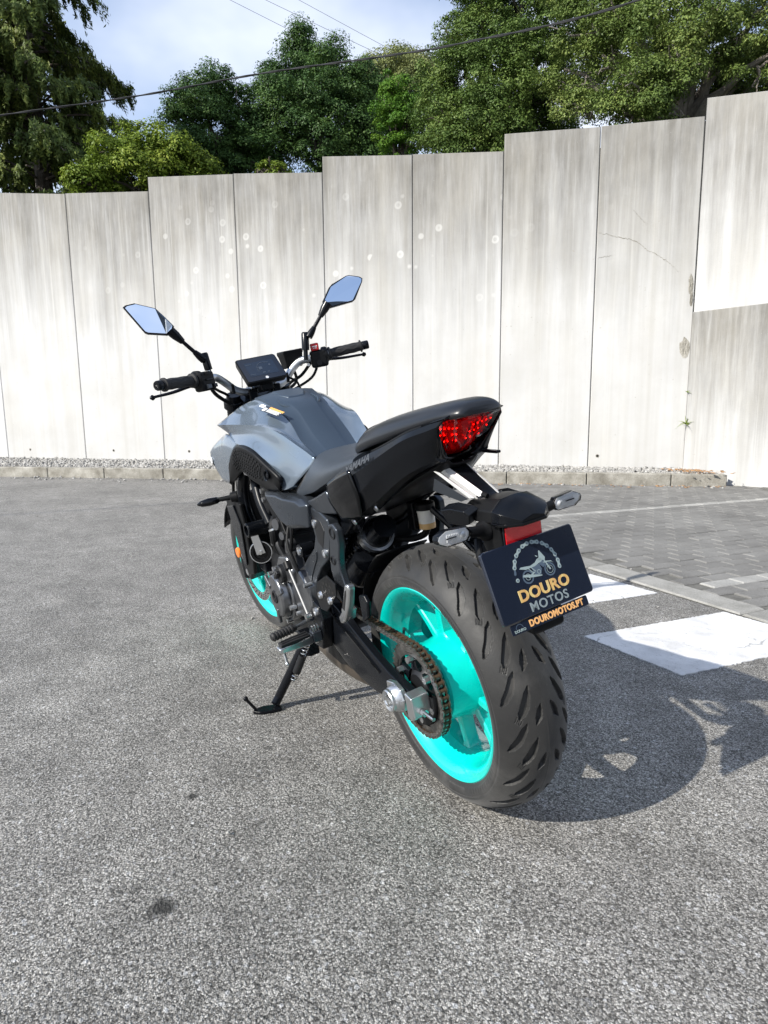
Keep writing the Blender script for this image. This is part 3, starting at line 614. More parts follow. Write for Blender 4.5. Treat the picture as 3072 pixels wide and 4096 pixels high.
def tree(name, label, base, clumps, leaf, dens, size, seed, group=None, cat='tree', trunk_r=0.18, per=40, fill=0.5, spread=0.13, bark='bark', up=0.5):
    r = np.random.default_rng(seed); rr = random.Random(seed); root = tag(empty(name, base), label, cat, group)
    off = -np.array(base)
    C = np.array([c[:3] for c in clumps]); mid = C.mean(0); fork = np.array([base[0]*0.6+mid[0]*0.4, base[1]*0.6+mid[1]*0.4, base[2]+(mid[2]-base[2])*0.5])
    m = MB(); limb(m, np.array(base)+off, fork+off, trunk_r, trunk_r*0.75, rr, 0.0, 8); m.build('trunk', bark, root)
    m = MB()
    for c in clumps:
        tgt = np.array(c[:3]); limb(m, fork+off, tgt+off, trunk_r*0.55, 0.025, rr, 0.5)
        for _ in range(4):
            d = r.normal(size=3); d /= np.linalg.norm(d); limb(m, tgt*0.8+fork*0.2+off, tgt+d*c[3]*0.85+off, 0.03, 0.008, rr, 0.1, 5)
    m.build('branches', bark, root)
    P, Nn = crown_points(clumps, dens, r, fill, spread, up, per); V, F = leaves(P+off, Nn, np.full(len(P), size), r)
    npmesh('crown', V, F, leaf, root)
    return root, len(F)
OAK_L = [(17.74, -3.84, 9.49, 0.75), (17.57, -3.23, 9.13, 0.55), (18.09, -4.46, 10.06, 0.6), (17.95, -4.93, 9.5, 0.9), (17.66, -4.16, 8.64, 1.0), (17.81, -3.55, 8.46, 0.55), (17.81, -5.4, 8.67, 1.0), (18.04, -4.63, 8.13, 0.8), (17.73, -3.88, 7.96, 0.6), (18.01, -5.72, 9.93, 0.7), (17.42, -2.99, 8.62, 0.4), (17.19, -5.04, 7.91, 0.8)]
OAK_M = [(17.81, -6.84, 11.51, 0.55), (17.83, -6.78, 11.82, 0.3), (17.79, -6.88, 10.96, 0.8), (17.19, -7.52, 11.27, 0.4), (17.22, -7.44, 10.71, 0.75), (17.85, -6.17, 10.33, 0.8), (17.24, -8.12, 10.49, 0.8), (17.0, -6.96, 9.78, 1.0), (17.25, -6.34, 9.27, 1.0), (16.85, -7.76, 9.33, 1.0), (17.63, -5.9, 8.7, 0.9), (16.82, -6.86, 8.59, 1.0), (16.68, -8.12, 8.77, 0.9), (16.93, -8.73, 9.99, 0.8), (17.14, -8.54, 10.86, 0.5), (18.13, -6.0, 10.78, 0.35), (16.78, -8.79, 9.05, 0.8)]
PALE = [(24.24, -13.06, 14.9, 1.0), (24.67, -14.33, 15.73, 0.9), (24.36, -14.84, 15.62, 0.8), (24.06, -13.4, 14.27, 1.5), (24.37, -14.84, 14.34, 1.5), (24.52, -12.54, 14.28, 1.1), (25.05, -14.67, 16.35, 0.4)]
BRIGHT = [(14.92, -8.23, 9.55, 0.42), (14.79, -8.65, 9.48, 0.4), (14.89, -8.07, 9.11, 0.45), (14.65, -8.5, 8.93, 0.55), (14.89, -8.28, 8.58, 0.6), (14.67, -8.65, 8.39, 0.5), (14.89, -8.49, 8.09, 0.6)]
RIGHT1 = [(12.05, -8.97, 10.2, 0.75), (12.23, -8.38, 9.51, 0.55), (11.58, -8.76, 9.2, 0.8), (11.3, -9.45, 9.76, 0.85), (10.76, -9.15, 8.77, 0.8), (12.13, -8.0, 8.74, 0.6), (11.44, -8.28, 8.31, 0.8), (10.69, -8.6, 7.88, 0.75), (12.24, -7.82, 8.11, 0.55), (11.7, -7.91, 7.48, 0.7), (10.77, -8.18, 7.18, 0.8), (12.07, -7.71, 7.23, 0.55), (11.31, -7.95, 6.86, 0.6), (10.53, -8.49, 6.78, 0.6), (11.01, -9.79, 8.26, 0.8), (10.61, -9.93, 9.26, 0.9), (12.06, -8.96, 10.78, 0.9), (11.41, -9.78, 10.66, 1.0), (11.59, -10.04, 7.74, 0.9), (11.34, -10.9, 8.13, 0.9)]
RIGHT2 = [(8.93, -9.09, 8.49, 0.8), (8.03, -9.12, 8.13, 0.75), (7.29, -9.24, 7.61, 0.7), (6.7, -9.45, 7.27, 0.6), (8.38, -9.06, 7.58, 0.6), (7.19, -8.93, 6.94, 0.6), (6.76, -8.9, 6.45, 0.55), (7.02, -8.54, 6.27, 0.5), (7.47, -8.27, 6.21, 0.4), (7.18, -8.41, 5.98, 0.4), (6.86, -8.94, 6.04, 0.45), (9.44, -9.13, 7.82, 0.5), (8.76, -9.25, 9.09, 1.0), (7.58, -9.52, 8.53, 1.0), (6.74, -10.17, 7.98, 0.9), (6.26, -10.5, 7.68, 0.9), (6.55, -9.06, 6.72, 0.4), (8.58, -8.59, 6.63, 0.45), (7.03, -11.19, 7.78, 0.8), (7.77, -11.77, 7.6, 0.9), (7.23, -12.14, 7.36, 0.9), (8.3, -11.38, 7.22, 1.0), (7.35, -12.41, 6.79, 1.0), (9.42, -10.83, 8.19, 1.2), (10.17, -10.39, 8.14, 0.9), (5.94, -10.7, 7.0, 0.9)]
BUSH = [(13.05, -0.53, 5.6, 0.5), (13.1, -0.97, 5.9, 0.6), (13.12, -1.51, 6.13, 0.6), (12.86, -1.27, 5.57, 0.7), (12.85, -1.9, 5.84, 0.6), (12.85, -2.36, 5.87, 0.5), (12.69, -2.59, 5.73, 0.35), (12.96, -0.42, 5.3, 0.4), (12.73, -1.95, 5.51, 0.6), (12.98, -0.22, 5.36, 0.25), (13.18, -1.72, 6.4, 0.3), (12.67, -2.68, 5.69, 0.3)]
SHRUB = [(13.16, -4.16, 6.34, 0.25), (13.23, -3.96, 6.23, 0.22), (13.08, -4.36, 6.27, 0.2)]
TG = 'broadleaf trees beyond the wall'
tree('broadleaf_tree', 'dark green rounded tree beside the gap of sky, over the left wall panels', (18.0, -4.6, 5.4), OAK_L, 'leaf_dark', 64, 0.033, 11, TG, per=165, spread=0.18, fill=0.3)
tree('broadleaf_tree', 'tall dark green tree with pointed tops right behind the middle of the wall', (17.1, -7.1, 5.4), OAK_M, 'leaf_dark', 60, 0.033, 12, TG, per=165, spread=0.18, fill=0.3)
tree('broadleaf_tree', 'pale hazy tree far behind the small bright green one', (24.8, -14.0, 7.0), PALE, 'leaf_pale', 28, 0.050, 13, TG, per=150, spread=0.28)
tree('broadleaf_tree', 'small vivid green tree between the dark tree and the large oak', (15.3, -8.6, 5.0), BRIGHT, 'leaf_bright', 90, 0.027, 14, TG, per=150, trunk_r=0.08, spread=0.12)
tree('oak_tree', 'large olive green oak crown left of the tallest wall steps', (11.6, -9.0, 4.6), RIGHT1, 'leaf_oak', 74, 0.027, 15, TG, per=180, trunk_r=0.25, spread=0.16, fill=0.3)
tree('oak_tree', 'spreading oak with yellowish lit tips and deep shade at the upper right', (7.6, -10.6, 4.4), RIGHT2, 'leaf_oak_pale', 66, 0.0235, 16, TG, per=185, trunk_r=0.25, bark='bark_pale', spread=0.145, fill=0.3)
tree('bush', 'bright yellow green leafy bush rising over the low left wall', (13.1, -1.6, 4.6), BUSH, 'leaf_bush', 90, 0.030, 17, None, 'bush', per=130, trunk_r=0.06, spread=0.13)
tree('bush', 'tiny green bush peeping over the wall in front of the dark trees', (12.9, -4.1, 5.2), SHRUB, 'leaf_bush', 150, 0.028, 18, None, 'bush', per=90, trunk_r=0.03, spread=0.09)
# drooping conifer
def conifer(base, top, seed):
    r = np.random.default_rng(seed); rr = random.Random(seed); base = np.array(base, float); H = top-base[2]
    root = tag(empty('conifer_tree', tuple(base)), 'dark conifer with drooping sprays at the upper left corner', 'tree')
    m = MB(); m.tube([(0, 0, 0), (0.05, -0.03, H*0.3), (-0.05, 0.1, H*0.6), (0.02, 0.18, H*0.8), (0.0, 0.25, H)], [0.22, 0.17, 0.11, 0.06, 0.02], 9, smooth=16); m.build('trunk', 'bark', root)
    bm_ = MB(); PP, NN, AA = [], [], []
    for i in range(165):
        z = H*(0.02+0.96*rr.random()**0.85); a = rr.uniform(0, 6.28); f = 1-z/H
        ln = (0.55+2.15*f**0.7)*rr.uniform(0.60, 1.15); d = np.array([math.cos(a), math.sin(a), 0]); s = np.array([0.0, 0.12*z/H, z])
        K = 9; lift = rr.uniform(0.25, 0.55); P = [s+d*ln*t+np.array([0, 0, ln*(lift*t-0.48*t*t)]) for t in np.linspace(0, 1, K)]
        bm_.tube(P, [0.026*(1-0.85*k/(K-1))+0.004 for k in range(K)], 5)
        side = np.array([-d[1], d[0], 0])
        for j in range(int(ln*7)+4):
            t = min(0.18+0.85*rr.random(), 1.0); k = min(int(t*(K-1)), K-2); p = P[k]+(P[k+1]-P[k])*(t*(K-1)-k)
            sd = rr.uniform(-1, 1); sl = 0.50*(1.1-t*0.5)*rr.uniform(0.4, 1.2); q0 = p; q1 = p+side*sd*sl+d*(0.25+abs(sd)*0.3)*sl+np.array([0, 0, 0.05])
            # flat fan: side twig, with drooping tassels hanging from it
            bm_.tube([q0, (q0+q1)/2+np.array([0, 0, 0.04]), q1], [0.008, 0.006, 0.003], 4)
            for g_ in range(4):
                tt0 = rr.uniform(0.45, 1.0); q = q0+(q1-q0)*tt0; L_ = rr.uniform(0.18, 0.46); n = 24; tt = r.random(n)**0.8
                out = d*0.16+side*sd*0.14; c = np.stack([q[0]+out[0]*tt, q[1]+out[1]*tt, q[2]+0.03*np.sin(tt*3)-L_*tt**1.7], 1); w = 0.044*(1-tt*0.7)
                PP.append(c+r.normal(size=(n, 3))*w[:, None]); NN.append(np.tile(d*0.9+np.array([0, 0, 0.45]), (n, 1))); AA.append(np.tile(np.array([out[0], out[1], -0.55]), (n, 1)))
    bm_.build('branches', 'bark', root)
    P = np.vstack(PP); V, F = leaves(P, np.vstack(NN), np.full(len(P), 0.056), r, 0.28, 0.4, np.vstack(AA)); npmesh('crown', V, F, 'leaf_conifer', root)
conifer((15.7, 0.35, 4.4), 11.6, 21)
# hillside behind the wall
hm = MB(); rows = []
for i in range(14):
    t = i/13
    row = []
    for j in range(26):
        s = -0.35+1.75*j/25; w = WA+(WB_-WA)*s; q = w+kn*(0.35+26*t**1.4); row.append((q[0], q[1], 3.9+3.2*t**1.2*1.4+random.uniform(-.12, .12)*(i > 0)))
    rows.append(row)
hm.grid(np.array(rows)); tag(hm.build('hillside', 'hill_soil'), kind='structure')
# undergrowth that fills the foot of the trees
def under(r, n):
    s = r.uniform(-0.1, 1.15, n); t = r.random(n); w = WA+(WB_-WA)*s[:, None]+kn*(0.6+7.5*t)[:, None]; return np.stack([w[:, 0], w[:, 1], 4.15+2.4*t*r.random(n)+0.2*t], 1)
r_ = np.random.default_rng(31); P = under(r_, 40000); V, F = leaves(P, np.tile([0, 0, 1.0], (len(P), 1)), np.full(len(P), 0.06), r_)
tag(npmesh('undergrowth', V, F, 'leaf_dark'), 'dark leafy undergrowth at the foot of the trees', 'undergrowth', kind='stuff')
# overhead lines
def cable_pts(P, n): return [tuple(p) for p in catmull(P, n)]
cp = [(17.0, 6.5, 6.0), (14.9, 3.2, 6.25), (13.77, 1.04, 6.61), (12.86, -1.36, 7.09), (11.64, -3.41, 7.41), (9.76, -5.12, 7.27), (8.24, -5.76, 6.93), (5.38, -6.57, 6.31), (1.5, -7.3, 5.9), (-3.0, -8.0, 5.6)]
cm = MB(); CP = catmull(cp, 160)
tw = MB()
for ph in (0, math.pi):
    tw.tube([(p[0]+0.009*math.cos(i*0.9+ph), p[1], p[2]+0.009*math.sin(i*0.9+ph)) for i, p in enumerate(CP)], 0.011, 6)
tag(tw.build('overhead_cable', 'cable_black'), 'thick black twisted cable crossing in front of the trees', 'cable')
for a, b_, lb in (((38.9, -6.0, 25.7), (31.0, -26.2, 16.9), 'leftmost of the three thin wires high in the sky'), ((38.4, -8.3, 25.75), (30.2, -26.4, 17.7), 'middle one of the three thin wires high in the sky'), ((37.7, -10.5, 26.0), (29.6, -26.6, 17.3), 'rightmost of the three thin wires high in the sky')):
    tag(MB().tube([a, tuple((np.array(a)+np.array(b_))/2-np.array([0, 0, 0.05])), b_], 0.012, 6, smooth=20).build('power_wire', 'wire_grey'), lb, 'wire', 'thin wires in the sky')
SH = Vector((SUNV.x, SUNV.y, SUNV.z))
a_, b2_ = Vector((5.90, 2.6, 0))+SH*12, Vector((5.69, -0.9, 0))+SH*12
tag(MB().tube([a_+(a_-b2_)*2.2, a_, b2_, b2_+(b2_-a_)*0.15], 0.016, 8, smooth=30).build('overhead_cable', 'cable_black'), 'dark cable outside the left edge whose shadow crosses the road', 'cable')
# weeds
def weed(base, n, ln, lb, seed, ndir=(0, 0, 1), spread=1.0):
    rr = random.Random(seed); m = MB(); 
    for i in range(n):
        d = Vector((rr.uniform(-1, 1)*spread, rr.uniform(-1, 1)*spread, rr.uniform(-0.1, 0.8)))+Vector(ndir)*0.6; d.normalize(); l = ln*rr.uniform(0.4, 1.0); w = d.cross(Vector((rr.uniform(-1, 1), rr.uniform(-1, 1), 0.3))).normalized()*0.006
        p = Vector((0, 0, 0)); V = []
        for k in range(5):
            t = k/4; q = d*l*t+Vector((0, 0, -0.45*l*t*t)); ww = w*(1-t*0.9); V += [q-ww, q+ww]
        m.add(V, [(2*k, 2*k+1, 2*k+3, 2*k+2) for k in range(4)])
    o = m.build('weed', 'leaf_bush', smooth=False); o.location = base; return tag(o, lb, 'weed')
weed((4.19, -6.44, 0.76), 17, 0.19, 'small weed growing out of the wall joint above the corner', 3, (-0.7, 0.7, 0.1))
weed((4.2, -6.44, 1.16), 8, 0.06, 'tiny sprig in the wall joint above the larger weed', 4, (-0.7, 0.7, 0.1))
weed((6.45, -5.10, 0.16), 30, 0.16, 'low green weed sprouting from the gravel strip behind the motorcycle tail', 5)
# commercial building behind the viewer; it shows only in the mirrors
mat('dark_cladding', (0.035, 0.045, 0.052), 0.35, 0.2, var=0.2, vscale=2); mat('window_glass', (0.02, 0.03, 0.035), 0.05, 0, 0.5); mat('sign_pale', (0.55, 0.58, 0.60), 0.5)
bld = tag(empty('commercial_building', (-15.0, -5.0, 0)), 'dark clad building behind the viewer, glimpsed in the mirrors', 'building')
def bpart(c, d, name, mt, par=None):
    o = MB().box((c[0]+15.0, c[1]+5.0, c[2]), d).build(name, mt, par or bld, bevel=0.02); return o
bpart((-15.6, -5.2, 4.0), (9.0, 14.6, 8.0), 'wall', 'dark_cladding'); bpart((-15.6, -5.2, 8.08), (9.3, 14.9, 0.16), 'roof', 'dark_cladding')
for j in range(5):
    w_ = bpart((-11.08, 0.4-2.7*j, 3.0), (0.06, 2.0, 2.6), 'window', 'window_glass'); bpart((-11.06, 0.4-2.7*j, 1.66), (0.12, 2.1, 0.08), 'sill', 'sign_pale', w_)
bpart((-11.05, -0.2, 7.2), (0.10, 3.6, 0.7), 'sign_board', 'sign_pale')
# ================================================================== motorcycle (built upright: X forward, Y left, Z up, then leaned on its stand)
bike = tag(empty('motorcycle', (0, 0, 0.0014)), 'grey naked motorcycle with turquoise wheels leaning on its side stand', 'motorcycle')
bike.rotation_euler = (-0.16994, 0, 0)
RAKE = R(24.5); STEER = 0.0956
AXS = Vector((-math.sin(RAKE), 0, math.cos(RAKE))); GST = Vector((1.49, 0, 0)); QST = Quaternion(AXS, STEER)
def st(p): return tuple(QST @ (Vector(p)-GST)+GST)
def both(mb): return mb.mirror()
# ---------------------------------------------------------------- materials of the tyre
def tyre_mat():
    m, t, b, Lk = nodes('tyre_rubber'); oc = obj_coord(t)
    r = ramp(t, [(0.3, (0.012, 0.012, 0.0122)), (0.52, (0.021, 0.0207, 0.020)), (0.75, (0.056, 0.054, 0.051))]); Lk(noise(t, oc, 9, 8, 0.7), r.inputs[0])
    sp = ramp(t, [(0.68, 0.0), (0.76, 0.4)]); Lk(noise(t, oc, 240, 3, 0.6), sp.inputs[0])
    col = mixc(t, sp.outputs[0], r.outputs[0], (0.11, 0.108, 0.10)); Lk(col, b.inputs['Base Color'])
    b.inputs['Roughness'].default_value = 0.62; b.inputs['Specular IOR Level'].default_value = 0.45; b.inputs['Sheen Weight'].default_value = 0.1
    Lk(bumpn(t, noise(t, oc, 420, 3), 0.0006, 0.6), b.inputs['Normal'])
    r2 = ramp(t, [(0.35, 0.46), (0.65, 0.66)]); Lk(noise(t, oc, 14, 5), r2.inputs[0]); Lk(r2.outputs[0], b.inputs['Roughness'])
tyre_mat()
def tyre_grid(Rc, ra, ymax, side, nth, nw, groove=None, sidefn=None):
    """crown arc of radius ra centred at r=Rc-ra out to y=ymax, then the sidewall points; returns arrays in wheel space"""
    am = math.asin(ymax/ra); prof = []
    for a in np.linspace(-am, am, nw): prof.append((ra*math.sin(a), Rc-ra+ra*math.cos(a), ra*a, math.sin(a), math.cos(a)))
    sl = catmull([(prof[-1][0], prof[-1][1])]+list(side), 22)[1:]
    right = []
    for i, (y, r) in enumerate(sl):
        p = sl[max(i-1, 0)]; q = sl[min(i+1, len(sl)-1)]; d = np.array([q[0]-p[0], q[1]-p[1]]); d /= np.linalg.norm(d)+1e-9; right.append((y, r, 9+i, -d[1], d[0]))
    left = [(-y, r, s, -ny, nr) for (y, r, s, ny, nr) in right[::-1]]
    pr = np.array(left+prof+right); th = np.linspace(0, 2*math.pi, nth, endpoint=False)
    Y, RR_, S, NY, NR = [pr[:, k] for k in range(5)]
    TH_, SS = np.meshgrid(th, S, indexing='ij'); dep = np.zeros_like(TH_)
    if groove: dep = groove(TH_, SS)
    if sidefn: dep = dep+sidefn(TH_, SS, np.tile(RR_, (nth, 1)))
    r = RR_[None]-dep*NR[None]; y = Y[None]-dep*NY[None]
    V = np.stack([r*np.cos(TH_), y, r*np.sin(TH_)], -1); n, k = TH_.shape
    i = np.arange(n)[:, None]; j = np.arange(k-1)[None]; F = np.stack([i*k+j, i*k+j+1, ((i+1) % n)*k+j+1, ((i+1) % n)*k+j], -1).reshape(-1, 4)
    return V.reshape(-1, 3), F
def seg_groove(TH_, S, rep, lines, Rm=0.30):
    """lines: lists of (theta_deg, s, halfwidth); repeated rep times; mirrored on the right"""
    out = np.zeros_like(TH_); per = 2*math.pi/rep
    m = np.abs(S) < 8
    th = TH_[m]; s = S[m]; acc = np.zeros_like(th)
    for sgn, ph in ((1, 0.0), (-1, R(0.6))):
        for ln, depth in lines:
            t0 = R(ln[len(ln)//2][0])+ph; u = ((th-t0+per/2) % per-per/2)*Rm; ss = s*sgn
            for (a, b_) in zip(ln[:-1], ln[1:]):
                ax, ay, aw = (R(a[0])+ph-t0)*Rm, a[1], a[2]; bx, by, bw = (R(b_[0])+ph-t0)*Rm, b_[1], b_[2]
                dx, dy = bx-ax, by-ay; L2 = dx*dx+dy*dy; t = np.clip(((u-ax)*dx+(ss-ay)*dy)/L2, 0, 1)
                d = np.hypot(u-(ax+dx*t), ss-(ay+dy*t)); hw = (aw+(bw-aw)*t)*(1.3 if depth > .003 else 1.0)
                g = np.clip((hw-d)/0.0009+0.5, 0, 1); acc = np.maximum(acc, g*depth)
    out[m] = acc; return out
LINES = [([(115.8, 0.047, 0.0006), (118.0, 0.054, 0.0046), (122.4, 0.066, 0.0062), (125.4, 0.079, 0.0055), (127.2, 0.088, 0.0020)], 0.0075),
         ([(122.2, 0.029, 0.0006), (124.8, 0.035, 0.0046), (129.2, 0.045, 0.0068), (131.6, 0.053, 0.0058), (133.4, 0.059, 0.0018)], 0.0080),
         ([(149.8, 0.0125, 0.0008), (152.0, 0.017, 0.0045), (154.4, 0.021, 0.0055), (156.8, 0.0275, 0.0008)], 0.0075),
         ([(133.2, 0.057, 0.0007), (135.4, 0.064, 0.0007)], 0.0016), ([(133.8, 0.054, 0.0007), (136.0, 0.061, 0.0007)], 0.0016), ([(133.0, 0.0605, 0.0007), (135.0, 0.0665, 0.0007)], 0.0016), ([(132.6, 0.064, 0.0007), (134.6, 0.070, 0.0007)], 0.0016),
         ([(133.8, 0.054, 0.0006), (133.2, 0.058, 0.0006)], 0.0014), ([(136.0, 0.061, 0.0006), (135.4, 0.064, 0.0006)], 0.0014)]
def rear_groove(TH_, S):
    d = seg_groove(TH_, S, 18, LINES)
    d += np.where(np.abs(S-0.004) < 0.0007, -0.0004, 0.0); return d
def rear_side(TH_, S, RR_):
    a = np.degrees(TH_) % 360; d = np.zeros_like(TH_)
    side = np.abs(S) > 8
    rib = ((a > 246) & (a < 262)) | ((a > 118) & (a < 133))
    pat = (np.sin(np.radians(a)*360/1.25) > 0.0)
    d = np.where(side & rib & pat & (RR_ > 0.240) & (RR_ < 0.257), -0.0010, d)
    d = np.where(side & (np.abs(RR_-0.2605) < 0.0016), 0.0012, d); d = np.where(side & (np.abs(RR_-0.2385) < 0.0014), 0.0010, d)
    # raised lettering-like blocks
    rng_l = np.random.default_rng(4)
    for c in np.concatenate([np.arange(196, 240, 3.1), np.arange(270, 300, 2.6), np.arange(60, 110, 3.0)]):
        w = rng_l.uniform(0.5, 1.1); d = np.where(side & (np.abs(a-c) < w) & (RR_ > 0.243) & (RR_ < 0.252) & (np.sin((a-c)*9+RR_*900) > -0.3), -0.0006, d)
    return d
# ---------------------------------------------------------------- rear wheel
wheel = MB().lathe([(-.062, .026), (-.062, .045), (-.050, .056), (-.030, .066), (-.022, .092), (-.016, .103), (.008, .104), (.020, .099), (.060, .093), (.074, .090), (.078, .084), (.078, .026)], (0, 0, .315), (0, 1, 0), 48).build('wheel', 'cyan_paint', bike, angle=30)
V, F = tyre_grid(.315, .105, .0885, [(.0898, .258), (.0885, .249), (.0845, .240), (.078, .233), (.070, .2285), (.064, .222)], 1400, 160, rear_groove, rear_side)
npmesh('tyre', V+np.array([0, 0, .315]), F, 'tyre_rubber', wheel, smooth=True).data.set_sharp_from_angle(angle=R(38))
def rim(prof, c, n=96):
    half = prof; return MB().lathe(half, c, (0, 1, 0), n, closed=True)
RP = [(.080, .2315), (.0785, .2335), (.074, .2335), (.0715, .228), (.068, .219), (.040, .208), (.030, .198), (-.030, .198), (-.040, .208), (-.068, .219), (-.0715, .228), (-.074, .2335), (-.0785, .2335), (-.080, .2315), (-.078, .2255), (-.072, .2165), (-.058, .207), (-.036, .199), (-.020, .187), (.020, .187), (.036, .199), (.058, .207), (.072, .2165), (.078, .2255)]
rim(RP, (0, 0, .315), 120).build('rim', 'cyan_paint', wheel, angle=28)
def spoke(c, a_in, a_out, r0, r1, w0, w1, d0, d1, y0, y1):
    """one cast spoke: rounded box section tapering from hub to rim"""
    m = MB(); secs = []
    for k in range(9):
        t = k/8; a = a_in+(a_out-a_in)*t; r = r0+(r1-r0)*t; flare = 1+0.9*max(0, (t-0.78)/0.22)**2+0.5*max(0, (0.15-t)/0.15)**2
        w = (w0+(w1-w0)*t)*flare; d = d0+(d1-d0)*t+0.012*max(0, (t-0.8)/0.2)**2; y = y0+(y1-y0)*t
        e = Vector((math.cos(a), 0, math.sin(a))); tn = Vector((-math.sin(a), 0, math.cos(a))); ce = Vector(c)+e*r+Vector((0, y, 0))
        q = [(-.5, -.42), (-.5, .42), (-.36, .5), (.36, .5), (.5, .42), (.5, -.42), (.36, -.5), (-.36, -.5)]
        secs.append([ce+tn*(x*w)+Vector((0, yy*d, 0)) for x, yy in q])
    return m.loft(secs)
for k in range(5):
    a = R(72*k+65)
    for s in (-1, 1):
        spoke((0, 0, .315), a+s*R(9.5), a+s*R(17.5), .088, .193, .024, .018, .036, .034, -.004, -.002).build('spoke', 'cyan_paint', wheel, angle=24)
    # web that joins the pair near the hub
    e = [(a-R(16), .090), (a+R(16), .090), (a+R(13), .118), (a, .108), (a-R(13), .118)]
    MB().prism([(r*math.cos(t), -.016, .315+r*math.sin(t)) for t, r in e], [(r*math.cos(t), .010, .315+r*math.sin(t)) for t, r in e]).build('spoke_web', 'cyan_paint', wheel, bevel=.004)
MB().lathe([(0.0, .004), (.034, .0035), (.034, .0)], (.193*math.cos(R(20)), .03, .315+.193*math.sin(R(20))), (-math.cos(R(20)), .7, -math.sin(R(20))), 10).build('valve', 'gunmetal', wheel)
# brake disc (far side)
def disc(c, r_in, r_out, y, th, holes, name, mt, par, rows=3, fn=None, n=72):
    m = MB().lathe([(-th/2, r_in), (-th/2, r_out), (th/2, r_out), (th/2, r_in)], (c[0], y, c[2]), (0, 1, 0), n, closed=True)
    if fn: m.xf(fn)
    d = m.build(name, mt, par, angle=30); h = MB()
    for k in range(holes):
        for j in range(rows):
            a = 2*math.pi*(k+0.33*j)/holes; r = r_in+(r_out-r_in)*(0.25+0.5*j/max(rows-1, 1)); p = (c[0]+r*math.cos(a), y, c[2]+r*math.sin(a))
            h.lathe([(-th/2-.0004, 0), (-th/2-.0004, .0042)], p, (0, 1, 0), 8); h.lathe([(th/2+.0004, 0), (th/2+.0004, .0042)], p, (0, 1, 0), 8)
    if fn: h.xf(fn)
    tag(h.build('disc_holes', 'dark_hole', d, smooth=False), kind='stuff'); return d
disc((0, 0, .315), .085, .1225, -.088, .005, 24, 'brake_disc', 'bright_steel', wheel, 2)
# ---------------------------------------------------------------- sprocket and chain
CY_ = .108; PITCH = .015875; RS = PITCH/(2*math.sin(math.pi/43))
def sprocket(c, teeth, r_in, y, th, mt, par, name='sprocket'):
    rp = PITCH/(2*math.sin(math.pi/teeth)); P = []
    for k in range(teeth):
        for f, dr in ((0.0, -.0048), (0.22, -.002), (0.40, .0055), (0.60, .0055), (0.78, -.002)):
            a = 2*math.pi*(k+f)/teeth; P.append((c[0]+(rp+dr)*math.cos(a), c[2]+(rp+dr)*math.sin(a)))
    n = len(P); I = [(c[0]+r_in*math.cos(2*math.pi*i/n), c[2]+r_in*math.sin(2*math.pi*i/n)) for i in range(n)]
    V = [(x, y-th/2, z) for x, z in P]+[(x, y+th/2, z) for x, z in P]+[(x, y-th/2, z) for x, z in I]+[(x, y+th/2, z) for x, z in I]; F = []
    for i in range(n):
        j = (i+1) % n; F += [(i, j, n+j, n+i), (2*n+j, 2*n+i, 3*n+i, 3*n+j), (i, 2*n+i, 2*n+j, j), (n+i, n+j, 3*n+j, 3*n+i)]
    return MB().add(V, F).build(name, mt, par, smooth=False)
spk = sprocket((0, 0, .315), 43, .082, CY_, .007, 'chain_steel', wheel)
# carrier arms of the sprocket and cush hub
m = MB().lathe([(.074, .0), (.074, .058), (.086, .056), (.098, .050), (.110, .034), (.110, .0)], (0, 0, .315), (0, 1, 0), 40); m.build('sprocket_carrier', 'engine_dark', wheel, angle=30)
for k in range(6):
    a = R(60*k+20); e = Vector((math.cos(a), 0, math.sin(a))); c0 = Vector((0, CY_-.004, .315))
    spoke((0, CY_-.006, .315), a, a, .045, .088, .026, .022, .012, .010, 0, 0).build('carrier_arm', 'satin_black', wheel, angle=40)
    MB().cyl(c0+e*.072, c0+e*.072+Vector((0, .018, 0)), .0085, n=6).build('sprocket_nut', 'silver', wheel, smooth=False)
m = MB().lathe([(.112, .058), (.118, .060), (.121, .066), (.121, .082), (.118, .084), (.112, .084)], (0, 0, .315), (0, 1, 0), 40, a0=R(-20), a1=R(190), closed=True); m.build('chain_guard_ring', 'black_plastic', bike, angle=40)
# chain loop: around rear sprocket and the 16 tooth front one
FS = (.575, .395); RFS = PITCH/(2*math.sin(math.pi/16))
dx, dz_ = FS[0], FS[1]-.315; D = math.hypot(dx, dz_); base_a = math.atan2(dz_, dx); off = math.acos((RS-RFS)/D)
au, al = base_a+off, base_a-off
path = []
up_a = (RS*math.cos(au), .315+RS*math.sin(au)); up_b = (FS[0]+RFS*math.cos(au), FS[1]+RFS*math.sin(au)); lo_a = (RS*math.cos(al), .315+RS*math.sin(al)); lo_b = (FS[0]+RFS*math.cos(al), FS[1]+RFS*math.sin(al))
for t in np.linspace(0, 1, 60): path.append((up_b[0]+(up_a[0]-up_b[0])*t, up_b[1]+(up_a[1]-up_b[1])*t-.006*math.sin(math.pi*t)))
a = au
for t in np.linspace(0, 1, 120)[1:]: b_ = au+(2*math.pi-(au-al))*t; path.append((RS*math.cos(b_), .315+RS*math.sin(b_)))
for t in np.linspace(0, 1, 60)[1:]: path.append((lo_a[0]+(lo_b[0]-lo_a[0])*t, lo_a[1]+(lo_b[1]-lo_a[1])*t-.012*math.sin(math.pi*t)))
for t in np.linspace(0, 1, 40)[1:]: b_ = al+(au-al)*t; path.append((FS[0]+RFS*math.cos(b_), FS[1]+RFS*math.sin(b_)))
path = np.array(path); sl = np.concatenate([[0], np.cumsum(np.hypot(*np.diff(path, axis=0).T))]); NLK = int(round(sl[-1]/PITCH/2))*2
